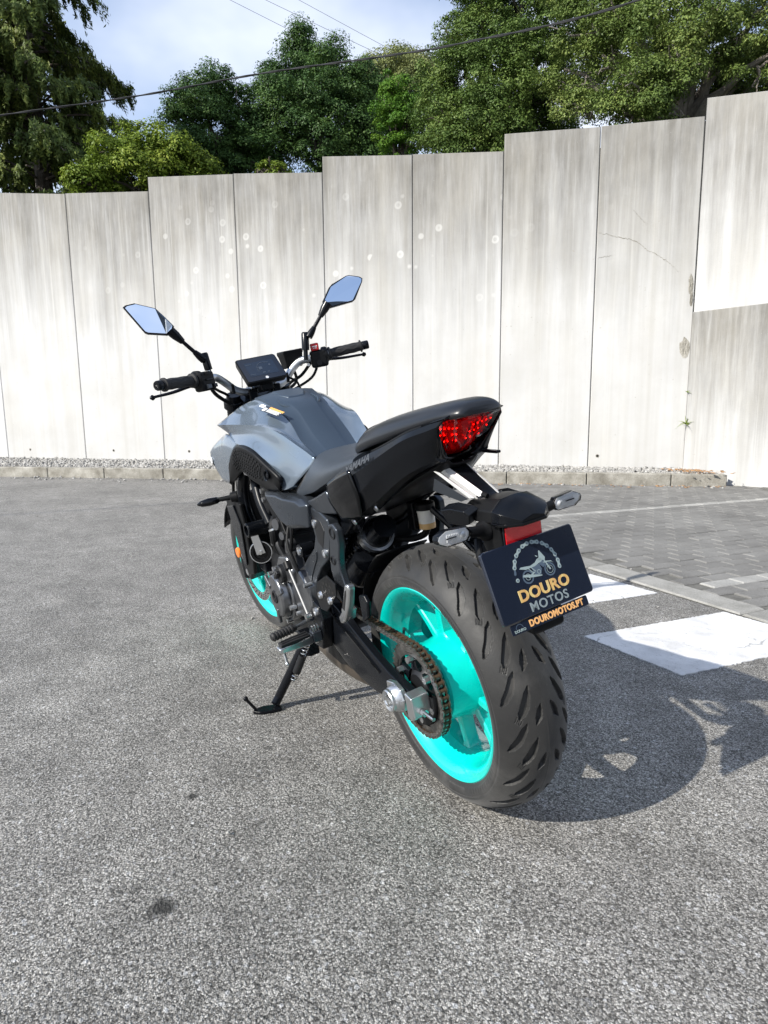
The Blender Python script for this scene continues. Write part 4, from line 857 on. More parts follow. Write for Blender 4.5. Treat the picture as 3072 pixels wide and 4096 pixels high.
pos = np.stack([np.interp(np.linspace(0, sl[-1], NLK, endpoint=False), sl, path[:, k]) for k in (0, 1)], 1)
chain = MB().cyl((FS[0], CY_-.006, FS[1]), (FS[0], CY_+.006, FS[1]), .012, n=16).build('chain', 'chain_inner', bike)
def link_mesh(outer):
    m = MB(); w = .0092 if outer else .0068
    for s in (-1, 1):
        P = []; rr_ = .0074
        for k in range(9): t = -math.pi/2+math.pi*k/8; P.append((PITCH/2+rr_*math.cos(t), rr_*math.sin(t)))
        P.append((0, .0052))
        for k in range(9): t = math.pi/2+math.pi*k/8; P.append((-PITCH/2+rr_*math.cos(t), rr_*math.sin(t)))
        P.append((0, -.0052))
        m.plate(P, s*w, s*(w+.0021))
    for x in (-PITCH/2, PITCH/2):
        if outer: m.cyl((x, -w-.0034, 0), (x, w+.0034, 0), .0030, n=10)
        else: m.cyl((x, -w, 0), (x, w, 0), .0051, n=10)
    return m
lo = link_mesh(True).build('chain_link', 'chain_steel', chain, smooth=False); li = link_mesh(False).build('chain_link', 'chain_inner', chain, smooth=False)
li2 = bpy.data.meshes.new_from_object(li); li2.materials.clear(); li2.materials.append(MAT['rust'])
for k in range(NLK):
    p = pos[k]; q = pos[(k+1) % NLK]; src = lo if k % 2 == 0 else li
    o = src if k < 2 else src.copy()
    if k >= 2: COL.objects.link(o); o.parent = chain
    if k % 2 and random.random() < 0.35: o.data = li2
    o.location = ((p[0]+q[0])/2, CY_, (p[1]+q[1])/2); o.rotation_euler = (0, -math.atan2(q[1]-p[1], q[0]-p[0]), 0)
# ---------------------------------------------------------------- swingarm
def arm(y0, y1, top, bot, x_list):
    secs = []
    for x, zt, zb, ya, yb in x_list:
        c = .10; h = zt-zb; w = yb-ya; secs.append([(x, ya+w*a, zb+h*b_) for a, b_ in ((.0, .08), (.06, .0), (.94, .0), (1, .08), (1, .62), (.90, .80), (.75, 1.0), (.06, 1.0), (0, .92))])
    return secs
XL = [(.56, .445, .345, .098, .135), (.48, .445, .325, .100, .142), (.40, .440, .300, .112, .150), (.33, .432, .278, .120, .153), (.24, .400, .268, .124, .155), (.14, .368, .264, .126, .156), (.06, .345, .280, .126, .156), (.0, .336, .294, .126, .155), (-.05, .333, .298, .126, .154)]
swing = MB().loft(arm(0, 0, 0, 0, XL)).build('swingarm', 'satin_black', bike, bevel=.003, angle=40)
XR = [(x, zt-.02, zb, -yb+.0, -ya+.0) for x, zt, zb, ya, yb in XL]
MB().loft(arm(0, 0, 0, 0, XR)).build('arm', 'satin_black', swing, bevel=.003)
MB().box((.50, 0, .40), (.12, .20, .085)).build('cross_member', 'satin_black', swing, bevel=.012, seg=3)
MB().cyl((.555, -.15, .40), (.555, .15, .40), .026).build('pivot_tube', 'engine_dark', swing)
# recessed facet line along the arm and rubber chain slider
MB().prism([(.40, .1525, .425), (.34, .1555, .410), (.10, .1580, .338), (.10, .1580, .333), (.34, .1555, .402), (.40, .1525, .414)], [(.40, .150, .425), (.34, .153, .410), (.10, .156, .338), (.10, .156, .333), (.34, .153, .402), (.40, .150, .414)]).build('arm_crease', 'gloss_black', swing)
MB().tube([(.56, .108, .445), (.50, .108, .452), (.42, .108, .448), (.36, .108, .436), (.30, .108, .418)], .009, 8, smooth=14).build('chain_slider', 'black_plastic', swing)
m = MB(); m.rails([[(.30, .135, .440), (.20, .135, .432), (.10, .133, .426), (.02, .131, .405), (-.03, .130, .372)], [(.30, .118, .452), (.20, .118, .446), (.10, .116, .442), (.01, .114, .420), (-.05, .112, .382)], [(.30, .092, .450), (.20, .092, .446), (.10, .09, .442), (.01, .09, .420), (-.05, .09, .382)]], 16, 8)
# chain adjuster, axle nut and puller bolt
adj = MB().plate([(.052, .292), (.050, .338), (.016, .346), (-.014, .338), (-.026, .314), (-.018, .286), (.012, .274), (.036, .280)], .152, .165).build('chain_adjuster', 'silver', swing, bevel=.003)
MB().plate([(-.036, .342), (-.064, .337), (-.068, .290), (-.054, .278), (-.036, .282)], .120, .166).build('adjuster_cap', 'silver', swing, bevel=.003)
m = MB()
for k in range(5):
    a = R(72*k+15); m.prism([(.008+.030*math.cos(a-.22), .164, .312+.030*math.sin(a-.22)), (.008+.030*math.cos(a+.22), .164, .312+.030*math.sin(a+.22)), (.008+.018*math.cos(a+.3), .183, .312+.018*math.sin(a+.3)), (.008+.018*math.cos(a-.3), .183, .312+.018*math.sin(a-.3))][:4], [(.008+.034*math.cos(a-.22), .164, .312+.034*math.sin(a-.22)), (.008+.034*math.cos(a+.22), .164, .312+.034*math.sin(a+.22)), (.008+.024*math.cos(a+.3), .186, .312+.024*math.sin(a+.3)), (.008+.024*math.cos(a-.3), .186, .312+.024*math.sin(a-.3))])
m.lathe([(0, .033), (.010, .030), (.016, .026), (.022, .026), (.025, .024), (.022, .019), (.016, .0175), (.016, .0)], (.008, .164, .312), (0, 1, 0), 30)
m.build('axle_end', 'silver', swing, angle=30)
MB().lathe([(0, .0125), (.014, .0125), (.015, .008), (.012, .006), (.012, 0)], (.008, .178, .312), (0, 1, 0), 6).build('axle_nut', 'bright_steel', swing, smooth=False)
m = MB().cyl((-.060, .143, .300), (-.112, .143, .300), .0042, n=12); m.build('puller_bolt', 'bright_steel', swing)
MB().cyl((-.068, .143, .300), (-.079, .143, .300), .0085, n=6).build('lock_nut', 'bright_steel', swing, smooth=False)
# right side caliper hint and axle end
MB().plate([(.10, .33), (.13, .40), (.08, .44), (.02, .42), (.03, .34)], -.135, -.075).build('brake_caliper', 'satin_black', bike, bevel=.008)
MB().cyl((0, -.175, .315), (0, -.12, .315), .018).build('axle', 'silver', bike)
# rear hugger
hug = []
for y in (-.075, -.05, 0, .05, .075):
    hug.append([(.33*math.cos(a)*1.02+.0, y, .315+(.335-.3*abs(y)**1.6)*math.sin(a)) for a in np.linspace(R(12), R(58), 10)])
MB().grid(np.array(hug)).build('inner_fender', 'black_plastic', bike, solid=.004)
# ---------------------------------------------------------------- front end (turned slightly left with the bars)
FC = (1.40, 0, .30)
fwheel = MB().lathe([(-.055, .018), (-.055, .034), (-.04, .038), (.04, .038), (.055, .034), (.055, .018)], FC, (0, 1, 0), 36).xf(st).build('wheel', 'cyan_paint', bike, angle=30)
FLINES = [([(10, 0.006, 0.0008), (14, 0.018, 0.0045), (18, 0.034, 0.0045), (21, 0.050, 0.0008)], 0.0045), ([(3, 0.022, 0.0008), (6, 0.034, 0.004), (9, 0.052, 0.0008)], 0.0045)]
V, F = tyre_grid(.300, .068, .0575, [(.0585, .262), (.0585, .252), (.056, .243), (.051, .235), (.046, .228)], 480, 60, lambda T, S: seg_groove(T, S, 18, FLINES))
V = V+np.array(FC); Q = np.array(QST.to_matrix()); G_ = np.array(GST); V = (V-G_) @ Q.T+G_
npmesh('tyre', V, F, 'tyre_rubber', fwheel, smooth=True)
FP = [(.050, .2315), (.0485, .2335), (.045, .2335), (.043, .226), (.038, .216), (.012, .200), (-.012, .200), (-.038, .216), (-.043, .226), (-.045, .2335), (-.0485, .2335), (-.050, .2315), (-.047, .224), (-.040, .212), (-.016, .190), (.016, .190), (.040, .212), (.047, .224)]
MB().lathe(FP, FC, (0, 1, 0), 96, closed=True).xf(st).build('rim', 'cyan_paint', fwheel, angle=28)
for k in range(5):
    a = R(72*k+20)
    for s in (-1, 1): spoke(FC, a+s*R(15), a+s*R(13), .032, .196, .022, .017, .040, .030, 0, 0).xf(st).build('spoke', 'cyan_paint', fwheel, angle=40)
for s in (-1, 1): disc(FC, .112, .149, .072*s, .0045, 30, 'brake_disc', 'bright_steel', fwheel, 3, fn=st)
for s in (-1, 1):
    for k in range(5):
        a = R(72*k+40); spoke((FC[0], .066*s, FC[2]), a, a, .035, .118, .020, .014, .006, .006, 0, 0).xf(st).build('disc_carrier', 'cyan_paint', fwheel, angle=40)
# fork
fd = Vector((-math.sin(RAKE), 0, math.cos(RAKE)))
def fk(t, y, dx=0): p = Vector((FC[0], y, FC[2]))+fd*t; return (p.x+dx, y, p.z)
fork = None
for s in (1, -1):
    y = .098*s
    m = MB().tube([fk(-.03, y), fk(.03, y), fk(.06, y), fk(.30, y), fk(.32, y)], [.022, .027, .029, .029, .027], 20).xf(st)
    o = m.build('fork_leg', 'satin_black', bike, angle=30); fork = fork or o
    MB().cyl(fk(.32, y), fk(.48, y), .0205).xf(st).build('stanchion', 'bright_steel', o)
    MB().tube([fk(.46, y), fk(.50, y), fk(.78, y), fk(.80, y)], [.026, .0265, .0265, .024], 20).xf(st).build('outer_tube', 'satin_black', o, angle=30)
    MB().cyl(fk(.30, y), fk(.335, y), .031).xf(st).build('dust_seal', 'black_plastic', o)
for t, nm, th in ((.56, 'lower_clamp', .040), (.765, 'upper_clamp', .028)):
    m = MB()
    for s in (1, -1): m.cyl(fk(t-th/2, .098*s), fk(t+th/2, .098*s), .036, n=24)
    a = fk(t, 0, -.02); m.box(a, (.06, .16, th), Matrix.Rotation(-RAKE, 3, 'Y')); m.xf(st).build(nm, 'satin_black', bike, bevel=.003)
# calipers, orange reflectors, fender
for s in (1, -1):
    m = MB().plate([(1.30, .40), (1.345, .43), (1.375, .40), (1.365, .30), (1.325, .275), (1.285, .31)], .058*s, .125*s).xf(st); cl = m.build('brake_caliper', 'satin_black', bike, bevel=.008, seg=3)
    for q in ((1.33, .385), (1.325, .315)): MB().cyl((q[0], .124*s, q[1]), (q[0], .131*s, q[1]), .014, n=16).xf(st).build('piston_cap', 'silver', cl)
    MB().lathe([(0, .0), (.004, .0), (.004, .020), (.0, .022), (-.006, .022)], fk(.10, .130*s, .02), (0, s, 0), 20).xf(st).build('side_reflector', 'orange', bike)
    MB().tube([(1.335, .11*s, .41), (1.30, .13*s, .55), (1.20, .12*s, .75), (1.10, .08*s, .92)], .006, 8, smooth=20).xf(st).build('brake_hose', 'black_plastic', bike)
fn_ = []
for y in np.linspace(-.07, .07, 9): fn_.append([(1.40+(.325-5*y*y*.6)*math.cos(a), y, .30+(.325-4.2*y*y)*math.sin(a)) for a in np.linspace(R(28), R(150), 22)])
fm = MB().grid(np.array(fn_)).xf(st); fm.build('fender', 'satin_black', bike, solid=.003)
for s in (1, -1): MB().plate([(1.30, .52), (1.42, .60), (1.46, .60), (1.36, .38), (1.32, .38)], .072*s, .076*s).xf(st).build('fender_stay', 'satin_black', bike, bevel=.001)
# headlight (mostly hidden from here)
MB().loft([[(1.12+.02*k, y*(1-.12*k*k*.2), .90+z*(1-.1*k)) for y, z in ((-.10, .03), (-.08, .09), (.08, .09), (.10, .03), (.07, -.09), (-.07, -.09))] for k in range(6)]).xf(st).build('headlight', 'satin_black', bike, bevel=.012, seg=3)
# ---------------------------------------------------------------- handlebar
bar = catmull([(.905, .385, 1.106), (.955, .28, 1.102), (.995, .19, 1.098), (1.018, .158, 1.094), (1.032, .128, 1.072), (1.034, .100, 1.044), (1.030, .070, 1.030), (1.030, .04, 1.029), (1.030, 0, 1.029)], 40)
bar = np.vstack([bar, (bar*np.array([1, -1, 1]))[::-1][1:]])
handle = MB().tube(bar, .0135, 16).xf(st).build('handlebar', 'silver', bike)
for s in (1, -1):
    MB().box((1.035, .045*s, 1.010), (.05, .035, .055)).xf(st).build('bar_clamp', 'satin_black', handle, bevel=.006)
    for dx in (-.017, .017): MB().cyl((1.035+dx, .045*s, 1.036), (1.035+dx, .045*s, 1.046), .0055, n=10).xf(st).build('clamp_bolt', 'silver', handle)
def bp_(y):  # point on the bar at lateral y
    i = np.argmin(np.abs(bar[:, 1]-y)); return Vector(bar[i])
for s in (1, -1):
    a, b_ = bp_(.262*s), bp_(.380*s); d = (b_-a).normalized()
    a, b_ = a-d*.004, b_
    prof = [(-.004, .0235), (.004, .0235), (.006, .0165), (.014, .0160), (.060, .0170), (.105, .0165), (.113, .0165), (.114, .0215), (.119, .0215), (.120, .0165), (.124, .015)]
    g_ = MB().lathe(prof, a, d, 28).xf(st).build('grip', 'grip_rubber', handle, angle=30)
    m = MB()
    for k in range(10):
        for rr_, ph in ((.0172, 0),):
            u, w, _ = frame_from(d); th = 2*math.pi*k/10
            P = [a+d*t+(u*math.cos(th+tt)+w*math.sin(th+tt))*(.0168) for t, tt in ((.018, 0), (.04, .25), (.062, -.1), (.085, .2), (.10, 0))]; m.tube(P, .0012, 5, smooth=14)
    m.xf(st).build('grip_rib', 'grip_rubber', g_)
    MB().lathe([(.124, .0145), (.126, .0155), (.142, .0155), (.146, .0135), (.146, .006), (.138, .005), (.138, 0)], a, d, 24).xf(st).build('bar_end', 'satin_black', handle, angle=30)
    MB().lathe([(.1455, .0), (.1462, .0035), (.1468, .0)], a, d, 8).xf(st).build('bar_end_screw', 'chain_steel', handle)
    # switch housing
    c = bp_(.222*s); e = d; fwd = Vector((1, 0, 0)); u2 = Vector((0, 0, 1))
    rot = Matrix.Identity(3); ang_ = math.atan2(d.x*s, d.y*s) if s > 0 else math.atan2(-d.x, -d.y)
    rz = Matrix.Rotation(math.atan2(-(b_-a).x*s, abs((b_-a).y)), 3, 'Z')
    rz = Matrix.Rotation(math.atan2((a-b_).x*(1 if s > 0 else -1), abs((b_-a).y)), 3, 'Z')
    m = MB(); m.box(c+Vector((-.006, 0, -.008)), (.046, .062, .062), rz)
    hs = m.xf(st).build('switch_housing', 'black_plastic', handle, bevel=.010, seg=3)
    MB().lathe([(-.012, .025), (-.010, .029), (.004, .029), (.010, .024)], c+d*.028, d, 24).xf(st).build('housing_collar', 'black_plastic', hs, angle=30)
    if s > 0:
        for q, sz, nm in (((-.030, .004, .016), (.010, .016, .012), 'black_plastic'), ((-.032, .012, -.026), (.012, .018, .014), 'gunmetal'), ((-.032, -.014, -.026), (.012, .016, .012), 'satin_black'), ((-.030, .0, -.004), (.008, .034, .006), 'satin_black')):
            MB().box(c+rz @ Vector(q), sz, rz).xf(st).build('switch_button', nm, hs, bevel=.002)
        MB().box(c+rz @ Vector((-.0295, -.006, .022)), (.0012, .010, .003), rz).xf(st).build('switch_mark', 'white_print', hs)
    else:
        rs = MB().box(c+rz @ Vector((-.020, .006, .034)), (.026, .030, .026), rz).xf(st).build('stop_switch', 'red_switch', hs, bevel=.004)
        MB().box(c+rz @ Vector((-.0335, .006, .036)), (.0012, .018, .003), rz).xf(st).build('switch_mark', 'white_print', rs); MB().box(c+rz @ Vector((-.0335, .006, .030)), (.0012, .012, .002), rz).xf(st).build('switch_mark', 'white_print', rs)
        MB().cyl(c+rz @ Vector((-.030, .0, -.022)), c+rz @ Vector((-.038, .0, -.022)), .010, n=16).xf(st).build('switch_button', 'satin_black', hs)
        for q in ((-.02, .040, .016), (-.02, .040, -.022)): MB().cyl(c+rz @ Vector(q), c+rz @ Vector((q[0]-.012, q[1], q[2])), .0055, n=10).xf(st).build('clamp_bolt', 'silver', hs)
    # lever
    pv_ = bp_(.205*s)+Vector((.040, 0, -.012)); tip = bp_(.385*s)+Vector((.052, .012*s, -.032))
    P = [pv_, pv_*.75+tip*.25+Vector((.010, 0, .002)), pv_*.4+tip*.6+Vector((.006, 0, -.002)), pv_*.08+tip*.92, tip]
    lv = MB().tube(P, [.009, .0085, .007, .006, .006], 12, smooth=18, flat=.75).xf(st).build('lever', 'satin_black', handle)
    MB().lathe([(-.009, 0), (-.0075, .005), (0, .009), (.0075, .005), (.009, 0)], tip, d, 14).xf(st).build('lever_ball', 'satin_black', lv, angle=60)
    MB().box(pv_+Vector((-.018, 0, .006)), (.04, .045, .022)).xf(st).build('lever_perch', 'satin_black', handle, bevel=.005)
# front brake reservoir on the right
MB().loft([[(1.055+x*k, -.145+y*k, 1.078+z) for x, y in ((-.030, -.038), (-.030, .038), (.026, .038), (.026, -.038))] for z, k in ((0, .82), (.045, 1.0), (.050, 1.06), (.062, 1.06))]).xf(st).build('brake_reservoir', 'black_plastic', handle, bevel=.004)
# mirrors
def mirror_unit(glass, nrm, stem, s):
    n = Vector(nrm).normalized(); c = sum((Vector(p) for p in glass), Vector())/len(glass)
    head = MB(); secs = []
    for k, (d, sc) in enumerate(((0.0, 1.0), (-.004, 1.035), (-.012, 1.03), (-.022, .90), (-.029, .62), (-.031, .25))):
        secs.append([c+(Vector(p)-c)*sc+n*d for p in glass])
    root = MB().loft(secs).build('mirror', 'satin_black', bike, angle=40)
    ins = [c+(Vector(p)-c)*.945+n*.0012 for p in glass]; k = len(ins)
    MB().add([tuple(p) for p in ins]+[tuple(p-n*.003) for p in ins], [tuple(range(k)), tuple(range(k, 2*k))[::-1]]+[(i, (i+1) % k, k+(i+1) % k, k+i) for i in range(k)]).build('mirror_glass', 'mirror_glass', root, smooth=False)
    # stem: ball cone, rod, elbow, base
    P = [Vector(p) for p in stem]; d1 = (P[1]-P[0]).normalized()
    MB().tube([P[0]-d1*.012, P[0]+d1*.012, P[0]+d1*.040], [.016, .015, .0095], 16).build('mirror_neck', 'satin_black', root, angle=50)
    MB().tube([P[0]+d1*.03, P[1]], [.0062, .0068], 14).build('mirror_stem', 'satin_black', root)
    MB().tube([P[1]-d1*.028, P[1]-d1*.004, P[1]+d1*.012], [.0085, .0125, .0125], 14).build('mirror_joint', 'satin_black', root, angle=50)
    dv = (P[2]-P[3]).normalized()
    MB().tube([P[2]+dv*.012, P[2]+dv*.008, P[3]], [.010, .0135, .0135], 14).build('mirror_post', 'satin_black', root, angle=50)
    MB().cyl(P[3], P[3]-dv*.035, .008, n=12).build('mirror_bolt', 'satin_black', root)
MIRL = [(0.996, 0.401, 1.342), (0.996, 0.393, 1.347), (0.993, 0.366, 1.35), (0.982, 0.31, 1.328), (0.974, 0.289, 1.298), (0.966, 0.27, 1.268), (0.964, 0.275, 1.258), (0.964, 0.296, 1.244), (0.973, 0.351, 1.255), (0.975, 0.359, 1.26)]
MIRR = [(0.958, -0.425, 1.354), (0.96, -0.415, 1.361), (0.964, -0.377, 1.37), (0.964, -0.364, 1.368), (0.962, -0.305, 1.345), (0.961, -0.293, 1.336), (0.954, -0.257, 1.292), (0.952, -0.261, 1.283), (0.948, -0.28, 1.267), (0.946, -0.367, 1.279), (0.947, -0.378, 1.285), (0.956, -0.421, 1.343)]
mirror_unit(MIRL, (-1, .12, .2), [(.982, .274, 1.247), (.992, .200, 1.160), (1.0, .186, 1.163), (1.0, .182, 1.118)], 1)
mirror_unit(MIRR, (-1, .05, .2), [(.955, -.262, 1.272), (.968, -.190, 1.186), (.98, -.174, 1.184), (.98, -.166, 1.135)], -1)
# display
dp = [Vector((1.037, .074, 1.139)), Vector((1.037, -.074, 1.139)), Vector((.962, -.074, 1.056)), Vector((.962, .074, 1.056))]
dc = sum(dp, Vector())/4; dn = (dp[1]-dp[0]).cross(dp[3]-dp[0]).normalized()
if dn.x > 0: dn = -dn
def rrect(c, ux, uz, w, h, r, n=5):
    out = []
    for sx, sz, a0 in ((1, 1, 0), (-1, 1, 90), (-1, -1, 180), (1, -1, 270)):
        for k in range(n): a = R(a0+90*k/(n-1)); out.append(c+ux*(sx*(w/2-r)+r*math.cos(a))+uz*(sz*(h/2-r)+r*math.sin(a)))
    return out
ux = Vector((0, 1, 0)); uz = (dp[0]-dp[3]).normalized()
disp = MB().loft([rrect(dc+dn*d, ux, uz, .152*k, .114*k, .010) for d, k in ((-.030, .80), (-.022, .95), (-.002, 1.0), (.0, .985))]).xf(st).build('display', 'black_plastic', bike, angle=35)
MB().prism(rrect(dc+dn*.0004, ux, uz, .144, .105, .007), rrect(dc+dn*.0016, ux, uz, .144, .105, .007)).xf(st).build('display_glass', 'screen', disp, angle=35)
sc_ = MB().prism(rrect(dc+dn*.0018, ux, uz, .108, .064, .002), rrect(dc+dn*.0021, ux, uz, .108, .064, .002)).xf(st).build('display_screen', 'screen_print', disp, smooth=False)
m = MB()
def flat(pts, th=.0003, off=.0024): 
    Q_ = [dc+ux*(-x)+uz*y+dn*off for x, y in pts]; m.prism(Q_, [q+dn*th for q in Q_])
for x, y, w, h in ((-.040, .022, .022, .002), (.026, .022, .016, .002), (-.042, -.024, .018, .002), (.0, -.022, .010, .004), (.018, -.022, .008, .003), (.034, .008, .006, .006), (-.012, .004, .012, .0015), (-.012, -.008, .012, .0015)): flat([(x-w/2, y-h/2), (x+w/2, y-h/2), (x+w/2, y+h/2), (x-w/2, y+h/2)])
for i in range(14):
    a = R(200-i*10); a2 = R(200-(i+.6)*10); flat([(.030*math.cos(a)+.012, .030*math.sin(a)-.004), (.030*math.cos(a2)+.012, .030*math.sin(a2)-.004), (.0275*math.cos(a2)+.012, .0275*math.sin(a2)-.004), (.0275*math.cos(a)+.012, .0275*math.sin(a)-.004)])
flat([(-.010, .006), (.002, .006), (.002, -.006), (-.010, -.006)], off=.00245); mat('screen_mark', (.055, .07, .095), .3)
m.xf(st).build('display_marks', 'screen_mark', disp, smooth=False)
MB().lathe([(0, .0055), (.0006, .0055), (.0006, .0)], dc-uz*.0455+dn*.0016, dn, 18).xf(st).build('display_emblem', 'reflector_chrome', disp)
MB().box(dc-dn*.045-uz*.03, (.06, .05, .05)).xf(st).build('display_bracket', 'black_plastic', disp, bevel=.006)
# cables
for P, r_ in (([(.99, .20, 1.075), (1.03, .17, 1.04), (1.06, .12, 1.0), (1.05, .08, .96), (1.02, .06, .90)], .0065), ([(1.0, .19, 1.07), (1.05, .15, 1.05), (1.07, .11, 1.02), (1.05, .07, .93)], .005), ([(1.0, -.19, 1.08), (1.05, -.17, 1.045), (1.07, -.12, 1.02), (1.05, -.07, .95)], .006),
              ([(.985, -.215, 1.075), (1.03, -.20, 1.03), (1.06, -.13, 1.0), (1.06, -.04, .98)], .005), ([(1.09, -.16, 1.09), (1.10, -.17, 1.03), (1.09, -.12, 1.0), (1.10, -.05, .95)], .006), ([(1.02, -.10, 1.05), (1.0, -.12, 1.03), (1.02, -.14, 1.0)], .004)):
    MB().tube(P, r_, 8, smooth=26).xf(st).build('cable', 'black_plastic', handle)
for y in (.11, -.10): MB().box((1.034, y, 1.048), (.034, .010, .034)).xf(st).build('cable_tie', 'black_plastic', handle, bevel=.003)
# ---------------------------------------------------------------- frame, radiator, engine
def plate3(poly, th, name, mt, par=None, bevel=.004, seg=2, mirror=True, nvec=(0, 1, 0)):
    m = MB(); n_ = Vector(nvec); m.prism([Vector(p) for p in poly], [Vector(p)-n_*th for p in poly])
    if mirror: 
        q = m.mirrored(); q.build(name, mt, par or bike, bevel=bevel, seg=seg)
    return m.build(name, mt, par or bike, bevel=bevel, seg=seg)
for s in (1, -1):
    MB().tube([(1.06, .045*s, .90), (1.03, .10*s, .82), (1.04, .140*s, .70), (1.03, .148*s, .62), (.98, .145*s, .55)], [.024, .024, .023, .022, .020], 16, smooth=24).build('frame_tube', 'satin_black', bike)
    MB().tube([(1.02, .05*s, .93), (.93, .115*s, .80), (.86, .140*s, .68), (.80, .140*s, .60)], [.022, .021, .020, .018], 16, smooth=24).build('frame_tube', 'satin_black', bike)
    MB().tube([(.95, .13*s, .80), (.75, .135*s, .74), (.56, .125*s, .70), (.40, .12*s, .70), (.20, .10*s, .76), (0, .07*s, .82), (-.14, .05*s, .86)], .015, 12, smooth=40).build('frame_tube', 'satin_black', bike)
    MB().tube([(.40, .115*s, .60), (.20, .09*s, .70), (.0, .07*s, .80)], .012, 12, smooth=20).build('frame_tube', 'satin_black', bike)
MB().cyl((1.085, 0, .88), (1.02, 0, 1.0), .034).build('steering_head', 'satin_black', bike)
# gusset between tank and engine with two bolts
plate3([(.80, .150, .735), (.70, .158, .74), (.60, .160, .60), (.63, .160, .585), (.72, .158, .66), (.80, .152, .68)], .010, 'frame_gusset', 'black_plastic')
for q in ((.765, .152, .718), (.765, .152, .690)): MB().cyl(q, (q[0], q[1]+.010, q[2]), .008, n=12).build('gusset_bolt', 'silver', bike)
# left and right pivot brackets
FPO = [(.400, .712), (.330, .708), (.285, .690), (.275, .655), (.300, .610), (.322, .575), (.390, .535), (.440, .492), (.470, .44), (.500, .385), (.545, .345), (.590, .350), (.600, .395), (.592, .45), (.556, .498), (.490, .545), (.418, .590), (.392, .628), (.402, .675)]
pb = None
for s in (1, -1):
    m = MB().plate(FPO, .146*s, .112*s); o = m.build('pivot_bracket', 'gunmetal', bike, bevel=.006, seg=3); pb = pb or o
    MB().plate([(.385, .690), (.330, .680), (.312, .655), (.345, .60), (.375, .615)], .1475*s, .140*s).build('bracket_recess', 'engine_dark', o, bevel=.003)
    MB().plate([(.445, .560), (.395, .585), (.405, .560), (.475, .490), (.505, .440), (.520, .455), (.500, .50)], .149*s, .144*s).build('bracket_rib', 'gunmetal', o, bevel=.003)
    MB().lathe([(0, .030), (.006, .028), (.006, .020), (.003, .018), (.003, .010), (.009, .009), (.009, 0)], (.553, .146*s, .395), (0, s, 0), 24).build('pivot_cap', 'engine_dark', o, angle=30)
    for q in ((.372, .668), (.335, .590)): MB().lathe([(0, .012), (.006, .011), (.006, .006), (.002, .005), (.002, 0)], (q[0], .146*s, q[1]), (0, s, 0), 16).build('bracket_bolt', 'silver', o, angle=30)
# passenger peg hangers
PBO = [(.250, .686), (.222, .692), (.200, .680), (.200, .640), (.218, .600), (.222, .570), (.212, .540), (.196, .510), (.212, .474), (.240, .462), (.252, .485), (.272, .520), (.284, .560), (.274, .600), (.256, .640)]
for s in (1, -1):
    m = MB().plate(PBO, .160*s, .140*s); o = m.build('peg_hanger', 'gunmetal', bike, bevel=.005, seg=3)
    for q, r_ in (((.226, .668), .012), ((.252, .592), .009)): MB().lathe([(0, r_+.004), (.003, r_+.003), (.003, r_), (-.001, r_*.95), (-.001, 0)], (q[0], .160*s, q[1]), (0, s, 0), 20).build('hanger_bolt', 'engine_dark', o, angle=30)
    # folded passenger peg
    pg = MB().plate([(.205, .462), (.178, .484), (.152, .528), (.130, .566), (.112, .570), (.108, .558), (.130, .512), (.168, .460), (.195, .446)], .194*s, .174*s).build('passenger_peg', 'silver', o, bevel=.006, seg=3)
    MB().plate([(.166, .498), (.130, .552), (.120, .556), (.126, .540), (.154, .492)], .1955*s, .190*s).build('peg_rubber', 'grip_rubber', pg, bevel=.003)
    MB().plate([(.225, .472), (.195, .490), (.172, .482), (.19, .450), (.22, .446)], .176*s, .152*s).build('peg_clevis', 'silver', o, bevel=.004)
    MB().plate([(.105, .540), (.075, .548), (.060, .532), (.072, .492), (.105, .472)], .174*s, .162*s).build('hanger_loop', 'satin_black', o, bevel=.005)
# heel guard with drilled holes
HG = [(.338, .520), (.262, .556), (.210, .545), (.217, .512), (.305, .444), (.348, .440), (.368, .472)]
for s in (1, -1):
    o = MB().plate(HG, .184*s, .180*s).build('heel_guard', 'black_plastic', bike, bevel=.0015)
    for i, (x, z) in enumerate(((.29, .530), (.268, .530), (.246, .530), (.30, .514), (.278, .514), (.256, .514), (.235, .516), (.31, .498), (.288, .498), (.266, .498))):
        MB().lathe([(0, 0), (0, .0052)], (x, .1845*s, z), (0, s, 0), 12).build('guard_hole', 'dark_hole', o, smooth=False)
    for q in ((.325, .487), (.262, .488)): MB().lathe([(0, .011), (.006, .009), (.006, .004), (.003, 0)], (q[0], .184*s, q[1]), (0, s, 0), 16).build('guard_bolt', 'silver', o, angle=30)
# engine block
eng = MB().loft([[(x, y, z) for y, z in ((-.13, .24+dz0), (-.14, .34), (-.14, .47), (-.11, .53), (.11, .53), (.14, .47), (.14, .34), (.13, .24+dz0))] for x, dz0 in ((.50, .05), (.58, .0), (.78, -.03), (.88, .0), (.93, .06))]).build('engine', 'engine_dark', bike, bevel=.015, seg=3)
# inclined cylinders with head
cy = Matrix.Rotation(R(25), 3, 'Y')
MB().box((.80, 0, .58), (.15, .25, .20), cy).build('cylinder_block', 'engine_grey', eng, bevel=.012, seg=3)
for k in range(5): MB().box((.765+.018*k*.46, 0, .535+.018*k), (.165, .262, .006), cy).build('cylinder_fin', 'engine_grey', eng, bevel=.002)
MB().box((.845, 0, .68), (.155, .27, .085), cy).build('cylinder_head', 'engine_grey', eng, bevel=.014, seg=3)
MB().lathe([(0, .042), (.010, .040), (.014, .032), (.014, 0)], (.83, .128, .66), (0, 1, 0), 28).build('cam_cover', 'engine_dark', eng, angle=30)
